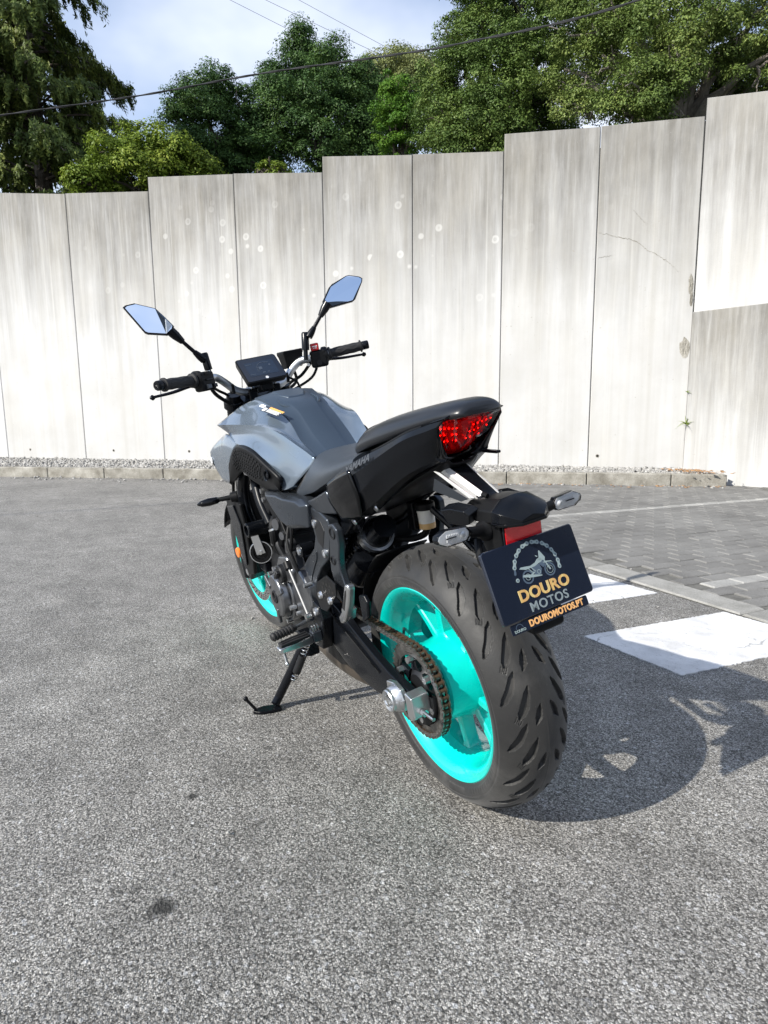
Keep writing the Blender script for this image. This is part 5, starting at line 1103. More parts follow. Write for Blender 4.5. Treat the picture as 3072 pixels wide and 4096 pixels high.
# left stator cover
def blob(outline, y0, y1, inset, name, mt, par, bevel=.008, seg=4):
    c = np.array(outline).mean(0); P2 = [tuple(c+(np.array(p)-c)*inset) for p in outline]
    m = MB(); m.prism([(p[0], y0, p[1]) for p in outline], [(q[0], y1, q[1]) for q in P2]); return m.build(name, mt, par, bevel=bevel, seg=seg)
ST = [(.690+.088*math.cos(a), .392+.092*math.sin(a)) for a in np.linspace(0, 2*math.pi, 28, endpoint=False)]
blob(ST, .135, .178, .97, 'stator_cover_rim', 'engine_grey', eng, .006)
ST2 = [(.690+.072*math.cos(a), .392+.076*math.sin(a)) for a in np.linspace(0, 2*math.pi, 28, endpoint=False)]
sc2 = blob(ST2, .176, .206, .90, 'stator_cover', 'engine_grey', eng, .008)
for k in range(6):
    a = R(60*k+15); MB().cyl((.690+.082*math.cos(a), .17, .392+.086*math.sin(a)), (.690+.082*math.cos(a), .190, .392+.086*math.sin(a)), .008, n=10).build('cover_bolt', 'silver', eng)
for a0 in (35, 155, 275):
    a = R(a0); MB().box((.690+.062*math.cos(a), .204, .392+.066*math.sin(a)), (.05, .012, .018), Matrix.Rotation(-a, 3, 'Y')).build('cover_rib', 'engine_grey', sc2, bevel=.004)
MB().lathe([(0, .022), (.004, .021), (.004, .016), (.0, .015), (.0, 0)], (.690, .206, .392), (0, 1, 0), 24).build('cover_plug', 'engine_dark', sc2, angle=30)
blob([(.72, .47), (.66, .53), (.58, .545), (.54, .50), (.56, .45), (.64, .45)], .13, .182, .9, 'crankcase_cover', 'engine_grey', eng)
oc_ = MB().lathe([(0, .030), (.012, .029), (.016, .025), (.016, 0)], (.630, .182, .478), (0, 1, 0), 24).build('oil_cap', 'engine_dark', eng, angle=30)
MB().box((.630, .203, .478), (.046, .014, .012), Matrix.Rotation(R(35), 3, 'Y')).build('cap_grip', 'engine_dark', oc_, bevel=.003)
blob([(.60, .50), (.53, .51), (.47, .47), (.46, .40), (.52, .345), (.60, .335), (.645, .37), (.65, .44)], .13, .168, .92, 'sprocket_cover', 'engine_grey', eng)
blob([(.64, .30), (.70, .275), (.80, .27), (.86, .31), (.86, .40), (.80, .47), (.76, .47)], .12, .15, .95, 'crankcase_side', 'engine_dark', eng)
for q in ((.60, .350), (.48, .47), (.635, .445), (.83, .33), (.82, .43)): MB().cyl((q[0], .15, q[1]), (q[0], .176, q[1]), .007, n=10).build('cover_bolt', 'silver', eng)
# water pipes, wiring, throttle area
for P, r_, mt in (([(.71, .13, .650), (.690, .162, .628), (.680, .172, .595), (.695, .168, .555), (.72, .15, .52)], .013, 'black_plastic'), ([(.70, .15, .60), (.68, .165, .56), (.66, .16, .52)], .010, 'engine_dark'), ([(.60, .14, .64), (.58, .165, .58), (.55, .168, .53), (.53, .16, .48)], .006, 'black_plastic'), ([(.56, .15, .65), (.55, .16, .60), (.57, .165, .55)], .005, 'black_plastic'), ([(.66, .13, .68), (.64, .15, .62), (.66, .155, .57), (.70, .15, .52)], .007, 'black_plastic')):
    MB().tube(P, r_, 10, smooth=20).build('engine_hose', mt, eng)
for q in ((.682, .171, .607), (.693, .168, .560)): MB().lathe([(-.003, .0142), (.003, .0142)], q, (.3, .1, 1), 20).build('hose_clamp', 'silver', eng)
MB().cyl((.527, .06, .563), (.517, .155, .564), .019, n=20).build('cross_tube', 'satin_black', bike)
MB().lathe([(0, .013), (.005, .012), (.005, .006), (0, .005)], (.517, .155, .564), (0, 1, 0), 16).build('tube_bolt', 'silver', bike)
for q, r_ in (((.58, .15, .575), .018), ((.62, .155, .595), .014), ((.66, .155, .625), .020)): MB().lathe([(0, r_), (.015, r_*.9), (.015, 0)], q, (-.3, 1, .1), 14).build('sensor', 'engine_grey', eng, angle=30)
for k in range(7): MB().box((.60+.02*k, .145, .655+.004*(k % 3)), (.014, .012, .012)).build('connector', 'black_plastic' if k % 3 else 'silver', eng, bevel=.002)
# shift linkage
mat('rod_grey', (.30, .30, .30), .55, .3)
MB().tube([(.522, .198, .541), (.506, .200, .524)], .011, 12).build('rod_end', 'black_plastic', bike)
MB().cyl((.506, .200, .524), (.412, .202, .412), .0034, n=10).build('shift_rod', 'rod_grey', bike)
MB().lathe([(-.008, 0), (-.008, .010), (.008, .010), (.008, 0)], (.412, .202, .405), (0, 1, 0), 14).build('rod_end', 'bright_steel', bike, angle=30)
lv = MB().tube([(.405, .195, .398), (.43, .200, .388), (.50, .215, .352)], [.009, .008, .008], 10, smooth=12, flat=.7).build('shift_lever', 'gunmetal', bike)
u_ = Vector((.496, .218, .352)); w_ = Vector((.487, .296, .350)); dd = w_-u_
MB().lathe([(0, .008)]+[(.012+i*.0095+j, .0135 if j in (.002, .006) else .0105) for i in range(7) for j in (0, .002, .006, .008)]+[(.08, .009), (.081, 0)], u_, dd, 16).build('shift_peg', 'grip_rubber', lv, angle=30)
# rider footpegs with bracket
for s in (1, -1):
    br = MB().plate([(.415, .445), (.372, .438), (.360, .40), (.375, .36), (.400, .300), (.455, .295), (.465, .33), (.440, .39)], .182*s, .150*s).build('peg_bracket', 'satin_black', bike, bevel=.005)
    for q in ((.392, .420), (.435, .322)): MB().lathe([(0, .012), (.007, .011), (.007, .005), (.003, 0)], (q[0], .182*s, q[1]), (0, s, 0), 14).build('peg_bolt', 'silver', br, angle=30)
    a, b_ = Vector((.395, .215*s, .350)), Vector((.362, .318*s, .362)); d = (b_-a)
    pg = MB().loft([[a+d*t+Vector((x*w, 0, z*h)) for x, z in ((-1, -1), (1, -1), (1, 1), (-1, 1))] for t, w, h in ((-.05, .013, .012), (.0, .016, .012), (.12, .020, .011), (.9, .017, .008), (1.0, .012, .006))]).build('foot_peg', 'silver', br, bevel=.004, seg=3)
    MB().loft([[a+d*t+Vector((x*w, 0, .012+z*h)) for x, z in ((-1, -1), (1, -1), (1, 1), (-1, 1))] for t, w, h in ((.02, .016, .005), (.5, .018, .006), (.93, .014, .004))]).build('peg_rubber', 'grip_rubber', pg, bevel=.002)
    for k in (-1, 1): MB().tube([a+d*.08+Vector((.008*k, 0, .019)), a+d*.88+Vector((.006*k, 0, .017))], .003, 6).build('peg_ridge', 'grip_rubber', pg)
    MB().box((.395, .196*s, .352), (.028, .028, .032)).build('peg_clevis', 'gunmetal', br, bevel=.004)
    for k in range(3): MB().lathe([(-.002, .012), (.002, .012)], (.395, (.19+.008*k)*s, .374), (0, 1, 0), 16).build('spring_coil', 'bright_steel', br)
    f0 = a+d*.86+Vector((0, 0, -.006)); f1 = f0+Vector((-.012, 0, -.034)); MB().tube([f0, f1], .0042, 10).build('feeler', 'silver', pg); MB().lathe([(-.006, 0), (-.004, .005), (0, .007), (.004, .005), (.006, 0)], f1, (0, 1, 0), 10).build('feeler_ball', 'silver', pg, angle=60)
# side stand
sd0, sd1 = Vector((.596, .160, .262)), Vector((.655, .286, .062))
stand = MB().tube([sd0, sd0*.85+sd1*.15, sd1], [.019, .0155, .0135], 18).build('side_stand', 'satin_black', bike)
MB().plate([(.63, .285), (.56, .285), (.555, .22), (.60, .205), (.635, .235)], .178, .140).build('stand_bracket', 'satin_black', stand, bevel=.004)
up_b = Vector((0, -math.sin(.16994), math.cos(.16994)))    # true vertical seen from the leaning machine
lf = Vector((0, math.cos(.16994), math.sin(.16994))); fwd = Vector((1, 0, 0))
def gp(x, y, z): return (fwd*x+lf*y+up_b*z)-Vector((0, 0, .0014))      # world metres -> machine space
m = MB(); ft = [(.622, .284), (.640, .276), (.660, .288), (.668, .330), (.662, .362), (.646, .368), (.630, .352), (.622, .316)]
m.prism([gp(x, y, .0005) for x, y in ft], [gp(x, y, .010) for x, y in ft]); m.build('stand_foot', 'satin_black', stand, bevel=.002)
MB().tube([gp(.640, .300, .020), sd1*.9+sd0*.1], .0135, 14).build('stand_ankle', 'satin_black', stand)
tg = MB().tube([gp(.652, .356, .008), gp(.650, .372, .030), gp(.648, .388, .052)], .0050, 10).build('stand_tang', 'satin_black', stand)
MB().lathe([(-.008, 0), (-.006, .006), (0, .008), (.006, .006), (.008, 0)], gp(.648, .390, .055), (0, .4, 1), 12).build('tang_ball', 'satin_black', stand, angle=60)
# return spring: coil over a dark sleeve
s0, s1 = Vector((.552, .178, .262)), Vector((.588, .232, .150)); ds = (s1-s0); u, w, d_ = frame_from(ds); P = []
for i in range(150): t = i/149; a = t*2*math.pi*11; P.append(s0+ds*t+(u*math.cos(a)+w*math.sin(a))*.0085)
MB().tube(P, .0018, 6).build('stand_spring', 'bright_steel', stand)
MB().cyl(s0+ds*.30, s0+ds*.78, .0125, n=18).build('spring_sleeve', 'engine_dark', stand)
MB().tube([s1, Vector((.622, .224, .152))], .005, 8).build('spring_peg', 'satin_black', stand)
# radiator with side shrouds
rad = MB().box((1.06, 0, .55), (.035, .33, .26), Matrix.Rotation(R(-8), 3, 'Y')).build('radiator', 'radiator_core', bike, bevel=.004)
for k in range(22): MB().box((1.042, 0, .44+.010*k), (.006, .31, .0025)).build('radiator_fin', 'engine_dark', rad, smooth=False)
RS_ = [(1.105, .198, .658), (1.00, .203, .680), (.915, .200, .666), (.922, .194, .573), (.955, .190, .493), (.935, .188, .470), (.985, .184, .392), (1.065, .184, .372), (1.075, .188, .422), (1.062, .194, .514), (1.080, .196, .593)]
for s in (1, -1):
    m = MB(); m.prism([(x, y*s, z) for x, y, z in RS_], [(x, (y-.014)*s, z) for x, y, z in RS_]); o = m.build('radiator_shroud', 'black_plastic', bike, bevel=.006, seg=3)
    R2 = [(1.085, .204, .640), (.985, .206, .655), (.950, .203, .585), (.985, .198, .500), (1.02, .194, .42), (1.055, .194, .43)]
    m = MB(); m.prism([(x, y*s, z) for x, y, z in R2], [(x, (y-.006)*s, z) for x, y, z in R2]); m.build('shroud_facet', 'satin_black', o, bevel=.004)
    # front indicator on a stalk
    a, b_ = Vector((.955, .190*s, .688)), Vector((.975, .248*s, .688))
    ind = MB().tube([a, a+(b_-a)*.35, a+(b_-a)*.42, b_], [.019, .017, .009, .008], 16).build('indicator', 'black_plastic', bike, angle=30)
    secs = []
    for t, w, h in ((0, .006, .006), (.15, .013, .012), (.5, .017, .014), (.82, .014, .011), (1, .004, .003)):
        c = Vector((.975+.022*t, (.245+.075*t)*s, .688-.004*t)); secs.append([c+Vector((w*math.cos(a_), 0, h*math.sin(a_))) for a_ in np.linspace(0, 2*math.pi, 14, endpoint=False)])
    MB().loft(secs).build('indicator_body', 'gloss_black', ind, angle=50)
# crash bobbin, horn
MB().lathe([(0, .024), (.065, .024), (.068, .022), (.068, .017), (.045, .016), (.045, 0)], (.842, .148, .588), (-.1, 1, .03), 28).build('frame_slider', 'satin_black', bike, angle=30)
hd_ = Vector((-.86, .50, .05)).normalized(); hc = Vector((.900, .163, .489))
horn = MB().lathe([(-.022, .012), (-.020, .030), (-.004, .040), (.004, .040), (.008, .036), (.008, .026), (.003, .024), (.003, .010), (.008, .009), (.008, 0)], hc, hd_, 36).build('horn', 'gloss_black', bike, angle=30)
MB().lathe([(.006, .0400), (.0085, .0388), (.0085, .0368)], hc, hd_, 36).build('horn_ring', 'silver', horn)
hu = Vector((0, .15, 1)).normalized(); hl = hu.cross(hd_).normalized()
m = MB(); pl = [(-.016, -.006), (.016, -.006), (.013, .075), (-.013, .075)]; m.prism([hc+hd_*.009+hl*x+hu*z for x, z in pl], [hc+hd_*.0115+hl*x+hu*z for x, z in pl]); m.build('horn_bracket', 'silver', horn, bevel=.003)
MB().cyl(hc+hd_*.011, hc+hd_*.017, .007, n=6).build('horn_nut', 'bright_steel', horn, smooth=False)
MB().box(hc+Vector((.03, -.02, -.06)), (.07, .04, .035)).build('hose_joint', 'satin_black', bike, bevel=.006)
# exhaust collector under the engine
MB().tube([(1.0, .05, .30), (.88, .06, .19), (.72, .06, .165), (.55, .05, .168), (.40, .02, .175), (.30, -.03, .19)], [.024, .026, .030, .045, .055, .058], 20, smooth=30).build('exhaust_pipe', 'exhaust_steel', bike)
MB().tube([(1.0, -.05, .30), (.88, -.05, .19), (.72, -.03, .165), (.58, .0, .165)], .025, 18, smooth=24).build('exhaust_pipe', 'exhaust_steel', bike)
MB().loft([[(x, y, z) for y, z in ((-.18, .20), (-.19, .27), (-.14, .31), (-.09, .27), (-.09, .20), (-.13, .165))] for x in (.46, .34, .22, .16)]).build('silencer', 'engine_dark', bike, bevel=.02, seg=3)
plate3([(.50, .115, .33), (.40, .120, .30), (.36, .118, .24), (.46, .115, .205), (.56, .115, .21)], .02, 'belly_cover', 'black_plastic', mirror=False)
# rear shock with coil spring
k0, k1 = Vector((.46, .015, .52)), Vector((.20, .03, .655)); dk = k1-k0; u, w, d_ = frame_from(dk); P = []
for i in range(220): t = i/219; a = t*2*math.pi*6.5; P.append(k0+dk*(.12+.62*t)+(u*math.cos(a)+w*math.sin(a))*.043)
shock = MB().cyl(k0, k1, .018, n=20).build('shock_absorber', 'satin_black', bike)
MB().tube(P, .0075, 10).build('shock_spring', 'gloss_black', shock)
MB().cyl(k0+dk*.72, k0+dk*.80, .048, n=28).build('preload_ring', 'silver', shock); MB().cyl(k0+dk*.80, k0+dk*1.02, .040, .030, n=28).build('shock_body', 'satin_black', shock)
k2 = Vector((.33, .055, .515)); MB().tube([k2, k2+Vector((-.06, .0, .045))], [.046, .040], 24).build('shock_mount', 'satin_black', shock); MB().cyl(k2+Vector((.004, 0, -.003)), k2+Vector((.012, .0, -.009)), .045, n=24).build('preload_ring', 'silver', shock)
# ---------------------------------------------------------------- tank
def patch(rl, name, mt, par, nu=28, nv=16, solid=.004, sides=(1, -1), sharp=False, angle=50, label=None):
    o0 = None
    for s in sides:
        m = MB().rails(rl, nu, nv, sharp)
        if s < 0: m = m.mirrored()
        o = m.build(name, mt, par, angle=angle, solid=solid, soff=-1); o0 = o0 or o
    return o0
# side shells: rails from the cover edge down, rear -> front
E0 = [(.470, .064, .826), (.545, .074, .872), (.615, .071, .926), (.70, .081, .967), (.78, .089, .994), (.825, .097, 1.003)]
E1 = [(.440, .084, .832), (.520, .097, .866), (.605, .105, .915), (.69, .116, .953), (.78, .128, .978), (.872, .140, .985)]
E2 = [(.405, .100, .832), (.475, .108, .860), (.590, .136, .912), (.70, .160, .930), (.83, .187, .936), (.955, .206, .937)]
E2b = [(.406, .102, .826), (.476, .112, .852), (.590, .139, .902), (.70, .160, .918), (.82, .182, .922), (.935, .197, .924)]
E3 = [(.42, .118, .806), (.50, .130, .826), (.61, .152, .868), (.70, .166, .894), (.80, .178, .902), (.905, .186, .903)]
E4 = [(.455, .132, .782), (.535, .150, .786), (.62, .175, .838), (.70, .187, .866), (.80, .194, .877), (.90, .196, .884)]
E5 = [(.50, .140, .756), (.56, .156, .744), (.63, .168, .780), (.72, .178, .820), (.80, .184, .830), (.88, .190, .84)]
E6 = [(.50, .128, .752), (.56, .142, .738), (.63, .150, .744), (.72, .158, .752), (.80, .165, .760), (.88, .17, .765)]
def merged(groups, name, mt, par, nu, nvs):
    """one mesh from strips that share creased edges"""
    o0 = None
    for s in (1, -1):
        m = MB()
        for g_, nv in zip(groups, nvs): m.rails(g_, nu, nv)
        if s < 0: m = m.mirrored()
        o = m.build(name, mt, par, angle=24, solid=.004, soff=-1, weld=True); o0 = o0 or o
    return o0
tank = merged([[E0, E1, E2], [E2, E2b], [E2b, E3, E4], [E4, E5], [E5, E6]], 'tank', 'gloss_grey', bike, 40, [12, 3, 14, 6, 5])
# front face of the tank under the nose
for s in (1, -1):
    m = MB(); m.rails([[E0[-1], E1[-1], E2[-1]], [(.86, .06, .985), (.91, .11, .955), (.94, .17, .915)], [(.90, .05, .93), (.93, .09, .90), (.94, .14, .87)]], 10, 8)
    if s < 0: m = m.mirrored()
    m.build('tank_nose', 'gloss_grey', tank, angle=50)
# matte cover on top with stepped facets
T0 = [(.470, 0, .834), (.545, 0, .886), (.615, 0, .940), (.655, 0, .968), (.70, 0, .987), (.78, 0, 1.008), (.825, 0, 1.014), (.86, 0, 1.004)]
T1 = [(.470, .030, .834), (.545, .034, .885), (.615, .032, .939), (.655, .036, .967), (.70, .042, .986), (.78, .046, 1.008), (.825, .048, 1.014), (.86, .045, 1.004)]
T1b = [(.470, .033, .833), (.545, .038, .883), (.615, .036, .937), (.655, .040, .965), (.70, .047, .984), (.78, .051, 1.006), (.825, .053, 1.012), (.86, .049, 1.003)]
T2 = [(.470, .052, .829), (.545, .060, .873), (.615, .056, .927), (.655, .058, .953), (.70, .065, .975), (.78, .070, 1.003), (.825, .074, 1.010), (.852, .072, 1.002)]
T3 = [(.470, .066, .828), (.545, .076, .874), (.615, .073, .929), (.655, .075, .950), (.70, .083, .970), (.78, .091, .997), (.825, .098, 1.006), (.842, .096, .999)]
T4 = [(.470, .067, .820), (.545, .077, .866), (.615, .074, .920), (.655, .076, .942), (.70, .084, .962), (.78, .092, .989), (.825, .099, .998), (.842, .096, .990)]
rs = [catmull(r_, 44) for r_ in (T0, T1, T1b, T2, T3, T4)]
def mir(a): return a*np.array([1, -1, 1])
full = [mir(r_) for r_ in rs[:0:-1]]+list(rs)
cover = MB().grid(np.array(full)).build('tank_cover', 'matte_grey', tank, angle=60)
MB().grid(np.array([[(.842, -.096, .999), (.86, -.045, 1.004), (.862, 0, 1.004), (.86, .045, 1.004), (.842, .096, .999)], [(.88, -.08, .96), (.89, -.04, .96), (.89, 0, .96), (.89, .04, .96), (.88, .08, .96)], [(.90, -.05, .90), (.91, -.03, .90), (.91, 0, .90), (.91, .03, .90), (.90, .05, .90)]])).build('cover_front', 'matte_grey', tank)
# raised filler panel with its lip
fl = [(.845, .040), (.80, .052), (.745, .048), (.712, .030), (.706, 0), (.712, -.030), (.745, -.048), (.80, -.052), (.845, -.040)]
def ztop(x): return float(np.interp(x, [.70, .78, .825, .86], [.985, 1.008, 1.014, 1.004]))
m = MB(); m.prism([(x, y, ztop(x)-.006) for x, y in fl], [(x*.9+.078, y*.86, ztop(x)+.0075) for x, y in fl]); m.build('filler_panel', 'matte_grey', tank, bevel=.004, seg=3)
for s in (1, -1):
    m = MB().tube([(.735, .058*s, .992), (.69, .060*s, .975), (.665, .040*s, .964), (.66, 0, .963)], [.002, .004, .004, .003], 8, smooth=16); m.build('cover_ridge', 'matte_grey', cover)
# warning label on the left shoulder
def on_e(u_, v_):   # u along (0 rear..1 front), v across E0->E2
    a = catmull(E0, 41)[int(u_*40)]; b_ = catmull(E1, 41)[int(u_*40)]; c = catmull(E2, 41)[int(u_*40)]
    p = (a+(b_-a)*v_*2) if v_ < .5 else (b_+(c-b_)*(v_-.5)*2); return Vector(p)
nst = (on_e(.7, .3)-on_e(.5, .3)).cross(on_e(.6, .5)-on_e(.6, .2)).normalized()
if nst.y < 0: nst = -nst
sa, sb, sc0 = Vector((.712, .124, .9755)), Vector((.612, .094, .944)), None
sx = (sb-sa).normalized(); sy = nst.cross(sx).normalized()
if sy.z < 0: sy = -sy
so = sa+nst*.006
def stk(x0, x1, y0, y1, name, mt, par, off): 
    q = [so+sx*x0+sy*y0, so+sx*x1+sy*y0, so+sx*x1+sy*y1, so+sx*x0+sy*y1]; return MB().prism([p+nst*off for p in q], [p+nst*(off+.0005) for p in q]).build(name, mt, par, smooth=False)
mat('label_dark', (.03, .035, .045), .3); mat('label_orange', (.75, .38, .10), .35)
stk_ = stk(.020, .105, -.014, .014, 'warning_label', 'label_dark', tank, 0)
stk(.040, .105, .006, .014, 'label_band', 'label_orange', stk_, .0008)
for k in range(4): stk(.042, .100-.004*(k % 2), .0025-k*.0042, .0045-k*.0042, 'label_text', 'white_print', stk_, .0008)
stk(.024, .037, -.012, .004, 'label_picture', 'white_print', stk_, .0008)
for x in (.006, .016): MB().lathe([(0, 0), (0, .0075), (.0006, .0075)], so+sx*(x-.004)+sy*.006+nst*.0006, nst, 16).build('label_dot', 'white_print', stk_)
# front shrouds
S0 = [(.80, .193, .876), (.90, .192, .904), (.945, .193, .900), (1.050, .210, .864), (1.098, .216, .842)]
S1 = [(.83, .203, .856), (.905, .207, .865), (.97, .209, .862), (1.05, .215, .838), (1.092, .218, .820)]
S2 = [(.885, .208, .815), (.93, .210, .812), (.98, .212, .806), (1.04, .213, .795), (1.080, .214, .785)]
S3 = [(.945, .199, .738), (.968, .199, .734), (.995, .200, .732), (1.035, .202, .735), (1.062, .203, .742)]
patch([S0, S1, S2, S3], 'tank_shroud', 'gloss_grey', tank, 24, 16, .010)
for s in (1, -1):
    m = MB(); q = [(1.092, .2185, .832), (1.105, .214, .825), (1.095, .214, .790), (1.080, .2185, .792)]; m.prism([(x, y*s, z) for x, y, z in q], [(x, (y-.010)*s, z) for x, y, z in q]); e_ = m.build('shroud_badge', 'gloss_black', tank, bevel=.002)
    MB().lathe([(0, .012), (.002, .012), (.002, .009), (.001, .009), (.001, 0)], (1.088, .2185*s, .812), (0, s, 0), 20).build('shroud_emblem', 'reflector_chrome', tank, angle=30)
# black side panel with raised dots and a screw
PT = [(.553, .163, .748), (.532, .170, .782), (.600, .186, .826), (.667, .197, .862), (.740, .201, .874), (.790, .202, .872), (.826, .207, .855), (.870, .211, .822), (.905, .211, .795), (.955, .202, .738)]
PB_ = [(.560, .160, .742), (.590, .166, .739), (.639, .170, .739), (.690, .178, .748), (.750, .185, .762), (.790, .190, .780), (.816, .193, .784), (.850, .197, .772), (.895, .198, .752), (.955, .200, .737)]
PM = [tuple((np.array(a)+np.array(b_))/2+np.array([0, .006, 0])) for a, b_ in zip(PT, PB_)]
sp_ = patch([PT, PM, PB_], 'side_panel', 'black_plastic', bike, 50, 14, .012)
for s, par in ((1, sp_),):
    dm = MB(); rp_ = np.array([catmull(r_, 60) for r_ in (PT, PM, PB_)])
    for i in range(15):
        for j in range(7):
            u_ = int(14+i*1.9+(j % 2)*.9); v_ = .16+.105*j
            if j > 5 and i < 4: continue
            p = rp_[0][u_]+(rp_[1][u_]-rp_[0][u_])*v_*2 if v_ < .5 else rp_[1][u_]+(rp_[2][u_]-rp_[1][u_])*(v_-.5)*2
            dm.lathe([(-.003, .0052), (.0014, .0042), (.0018, 0)], Vector(p)+Vector((0, .001, 0)), (0, 1, .1), 6)
    tag(dm.build('panel_dots', 'black_plastic', par, angle=60), kind='stuff')
    MB().lathe([(.004, .017), (.006, .016), (.004, .013), (-.002, .012), (-.002, .007), (.002, .0065), (.002, 0)], (.585, .183, .790), (-.1, 1, .1), 24).build('panel_screw', 'satin_black', par, angle=30)
# grey-black cover under the tank
GC = [(.690, .172, .728), (.585, .168, .736), (.521, .164, .730), (.414, .156, .732), (.381, .155, .718), (.388, .160, .655), (.487, .178, .642), (.540, .183, .660), (.605, .181, .692)]
for s in (1, -1):
    m = MB(); c = np.mean(GC, 0); inner = [tuple(c+(np.array(p)-c)*.80+np.array([0, .012, 0])) for p in GC]; back = [(p[0], .12, p[2]) for p in GC]
    m.loft([[(x, y*s, z) for x, y, z in q] for q in (back, GC, inner)]); m.build('frame_cover', 'gunmetal', bike, bevel=.004, seg=2)
SCV = [(.405, .148, .725), (.330, .152, .745), (.250, .150, .772), (.222, .150, .740), (.216, .145, .712), (.30, .145, .702), (.345, .146, .698)]
plate3([(x, y, z) for x, y, z in SCV], .03, 'side_cover', 'gunmetal', bevel=.008, seg=3)
# ---------------------------------------------------------------- seats
def seat(secs, name, mt='seat_vinyl', nx=26, par=None):
    rails_ = np.array([[(x, y, z) for y, z in pts] for x, pts in secs])           # station x point
    a = np.array([catmull(r_, 16) for r_ in rails_])                                 # across
    b_ = np.array([catu(a[:, k], nx) for k in range(16)]).transpose(1, 0, 2)         # along
    full = np.concatenate([(b_*np.array([1, -1, 1]))[:, ::-1][:, :-1], b_], 1)
    m = MB(); n, k, _ = full.shape; m.grid(full); 
    m.add([tuple(p) for p in full[0]], [tuple(range(k))]); m.add([tuple(p) for p in full[-1]], [tuple(range(k))])
    lo = np.stack([full[:, 0], full[:, -1]], 1); m.grid(lo)
    return m.build(name, mt, par or bike, angle=50, weld=True)
seat([(.530, [(0, .795), (.045, .792), (.080, .775), (.108, .755), (.126, .735), (.122, .718)]),
      (.490, [(0, .828), (.050, .824), (.086, .800), (.114, .770), (.132, .742), (.128, .724)]),
      (.430, [(0, .846), (.060, .842), (.095, .824), (.124, .790), (.138, .757), (.134, .738)]),
      (.350, [(0, .853), (.060, .852), (.108, .836), (.138, .802), (.147, .772), (.142, .755)]),
      (.270, [(0, .851), (.070, .851), (.118, .840), (.146, .815), (.152, .794), (.146, .780)]),
      (.190, [(0, .853), (.070, .853), (.115, .848), (.142, .832), (.147, .816), (.142, .806)]),
      (.110, [(0, .866), (.060, .866), (.100, .862), (.124, .852), (.128, .842), (.124, .836)])], 'rider_seat', 'sky_lit_vinyl')
ps = seat([(.160, [(0, .866), (.035, .866), (.060, .864), (.074, .860), (.080, .856), (.078, .850)]),
      (.150, [(0, .895), (.045, .893), (.078, .884), (.092, .874), (.097, .866), (.092, .856)]),
      (.110, [(0, .917), (.050, .916), (.084, .906), (.098, .892), (.103, .878), (.098, .868)]),
      (.020, [(0, .938), (.045, .937), (.080, .928), (.096, .912), (.102, .898), (.096, .888)]),
      (-.090, [(0, .954), (.038, .953), (.066, .945), (.081, .932), (.086, .920), (.080, .911)]),
      (-.170, [(0, .962), (.030, .961), (.052, .954), (.064, .943), (.068, .934), (.062, .926)]),
      (-.212, [(0, .958), (.024, .957), (.040, .952), (.050, .944), (.053, .938), (.048, .932)]),
      (-.222, [(0, .946), (.018, .946), (.030, .944), (.038, .941), (.040, .938), (.036, .934)])], 'passenger_seat')
for s in (1, -1): MB().tube([(.118, .094*s, .892), (.112, .075*s, .910), (.108, .04*s, .9185), (.107, 0, .919)], .0018, 6, smooth=18).build('seat_seam', 'grip_rubber', ps)
# ---------------------------------------------------------------- tail
C0 = [(.205, .150, .800), (.127, .140, .836), (.054, .126, .862), (-.017, .112, .884), (-.102, .097, .912), (-.160, .080, .926), (-.192, .068, .933)]
C1 = [(.215, .158, .782), (.130, .154, .806), (.055, .146, .832), (-.012, .130, .862), (-.095, .108, .898), (-.155, .086, .914), (-.184, .0755, .922)]
C2 = [(.205, .158, .752), (.125, .154, .762), (.050, .146, .790), (-.010, .128, .832), (-.090, .105, .872), (-.150, .082, .894), (-.172, .068, .900)]
C3 = [(.180, .146, .712), (.115, .138, .722), (.045, .122, .756), (-.050, .102, .812), (-.105, .085, .838), (-.140, .060, .850), (-.142, .040, .855)]
C4 = [(.170, .110, .705), (.105, .105, .715), (.040, .095, .750), (-.050, .08, .805), (-.10, .06, .830), (-.135, .04, .843), (-.140, .02, .848)]
C00 = [(.205, .120, .806), (.127, .110, .842), (.054, .100, .868), (-.017, .088, .890), (-.102, .076, .916), (-.160, .060, .931), (-.195, .050, .940)]
cowl = merged([[C00, C0], [C0, C1], [C1, C2], [C2, C3], [C3, C4]], 'tail_cowl', 'satin_black', bike, 40, [3, 5, 9, 9, 4])
for s in (1, -1):
    # gloss front cheek and pale lettering strip on the cowl shoulder
    D0 = [(.212, .160, .792), (.205, .162, .775), (.204, .162, .752), (.178, .150, .708)]; D1 = [(.150, .160, .815), (.140, .162, .790), (.135, .160, .762), (.120, .146, .716)]; D2 = [(.075, .156, .838), (.062, .155, .806), (.058, .150, .775), (.085, .140, .722)]
    patch([D0, D1, D2], 'cowl_cheek', 'gloss_black', cowl, 14, 12, .004, (s,))
    MB().tube([(.06, .100*s, .868), (.0, .094*s, .884), (-.08, .086*s, .909), (-.13, .078*s, .922)], [.002, .004, .004, .002], 8, smooth=16).build('grab_groove', 'black_plastic', cowl)
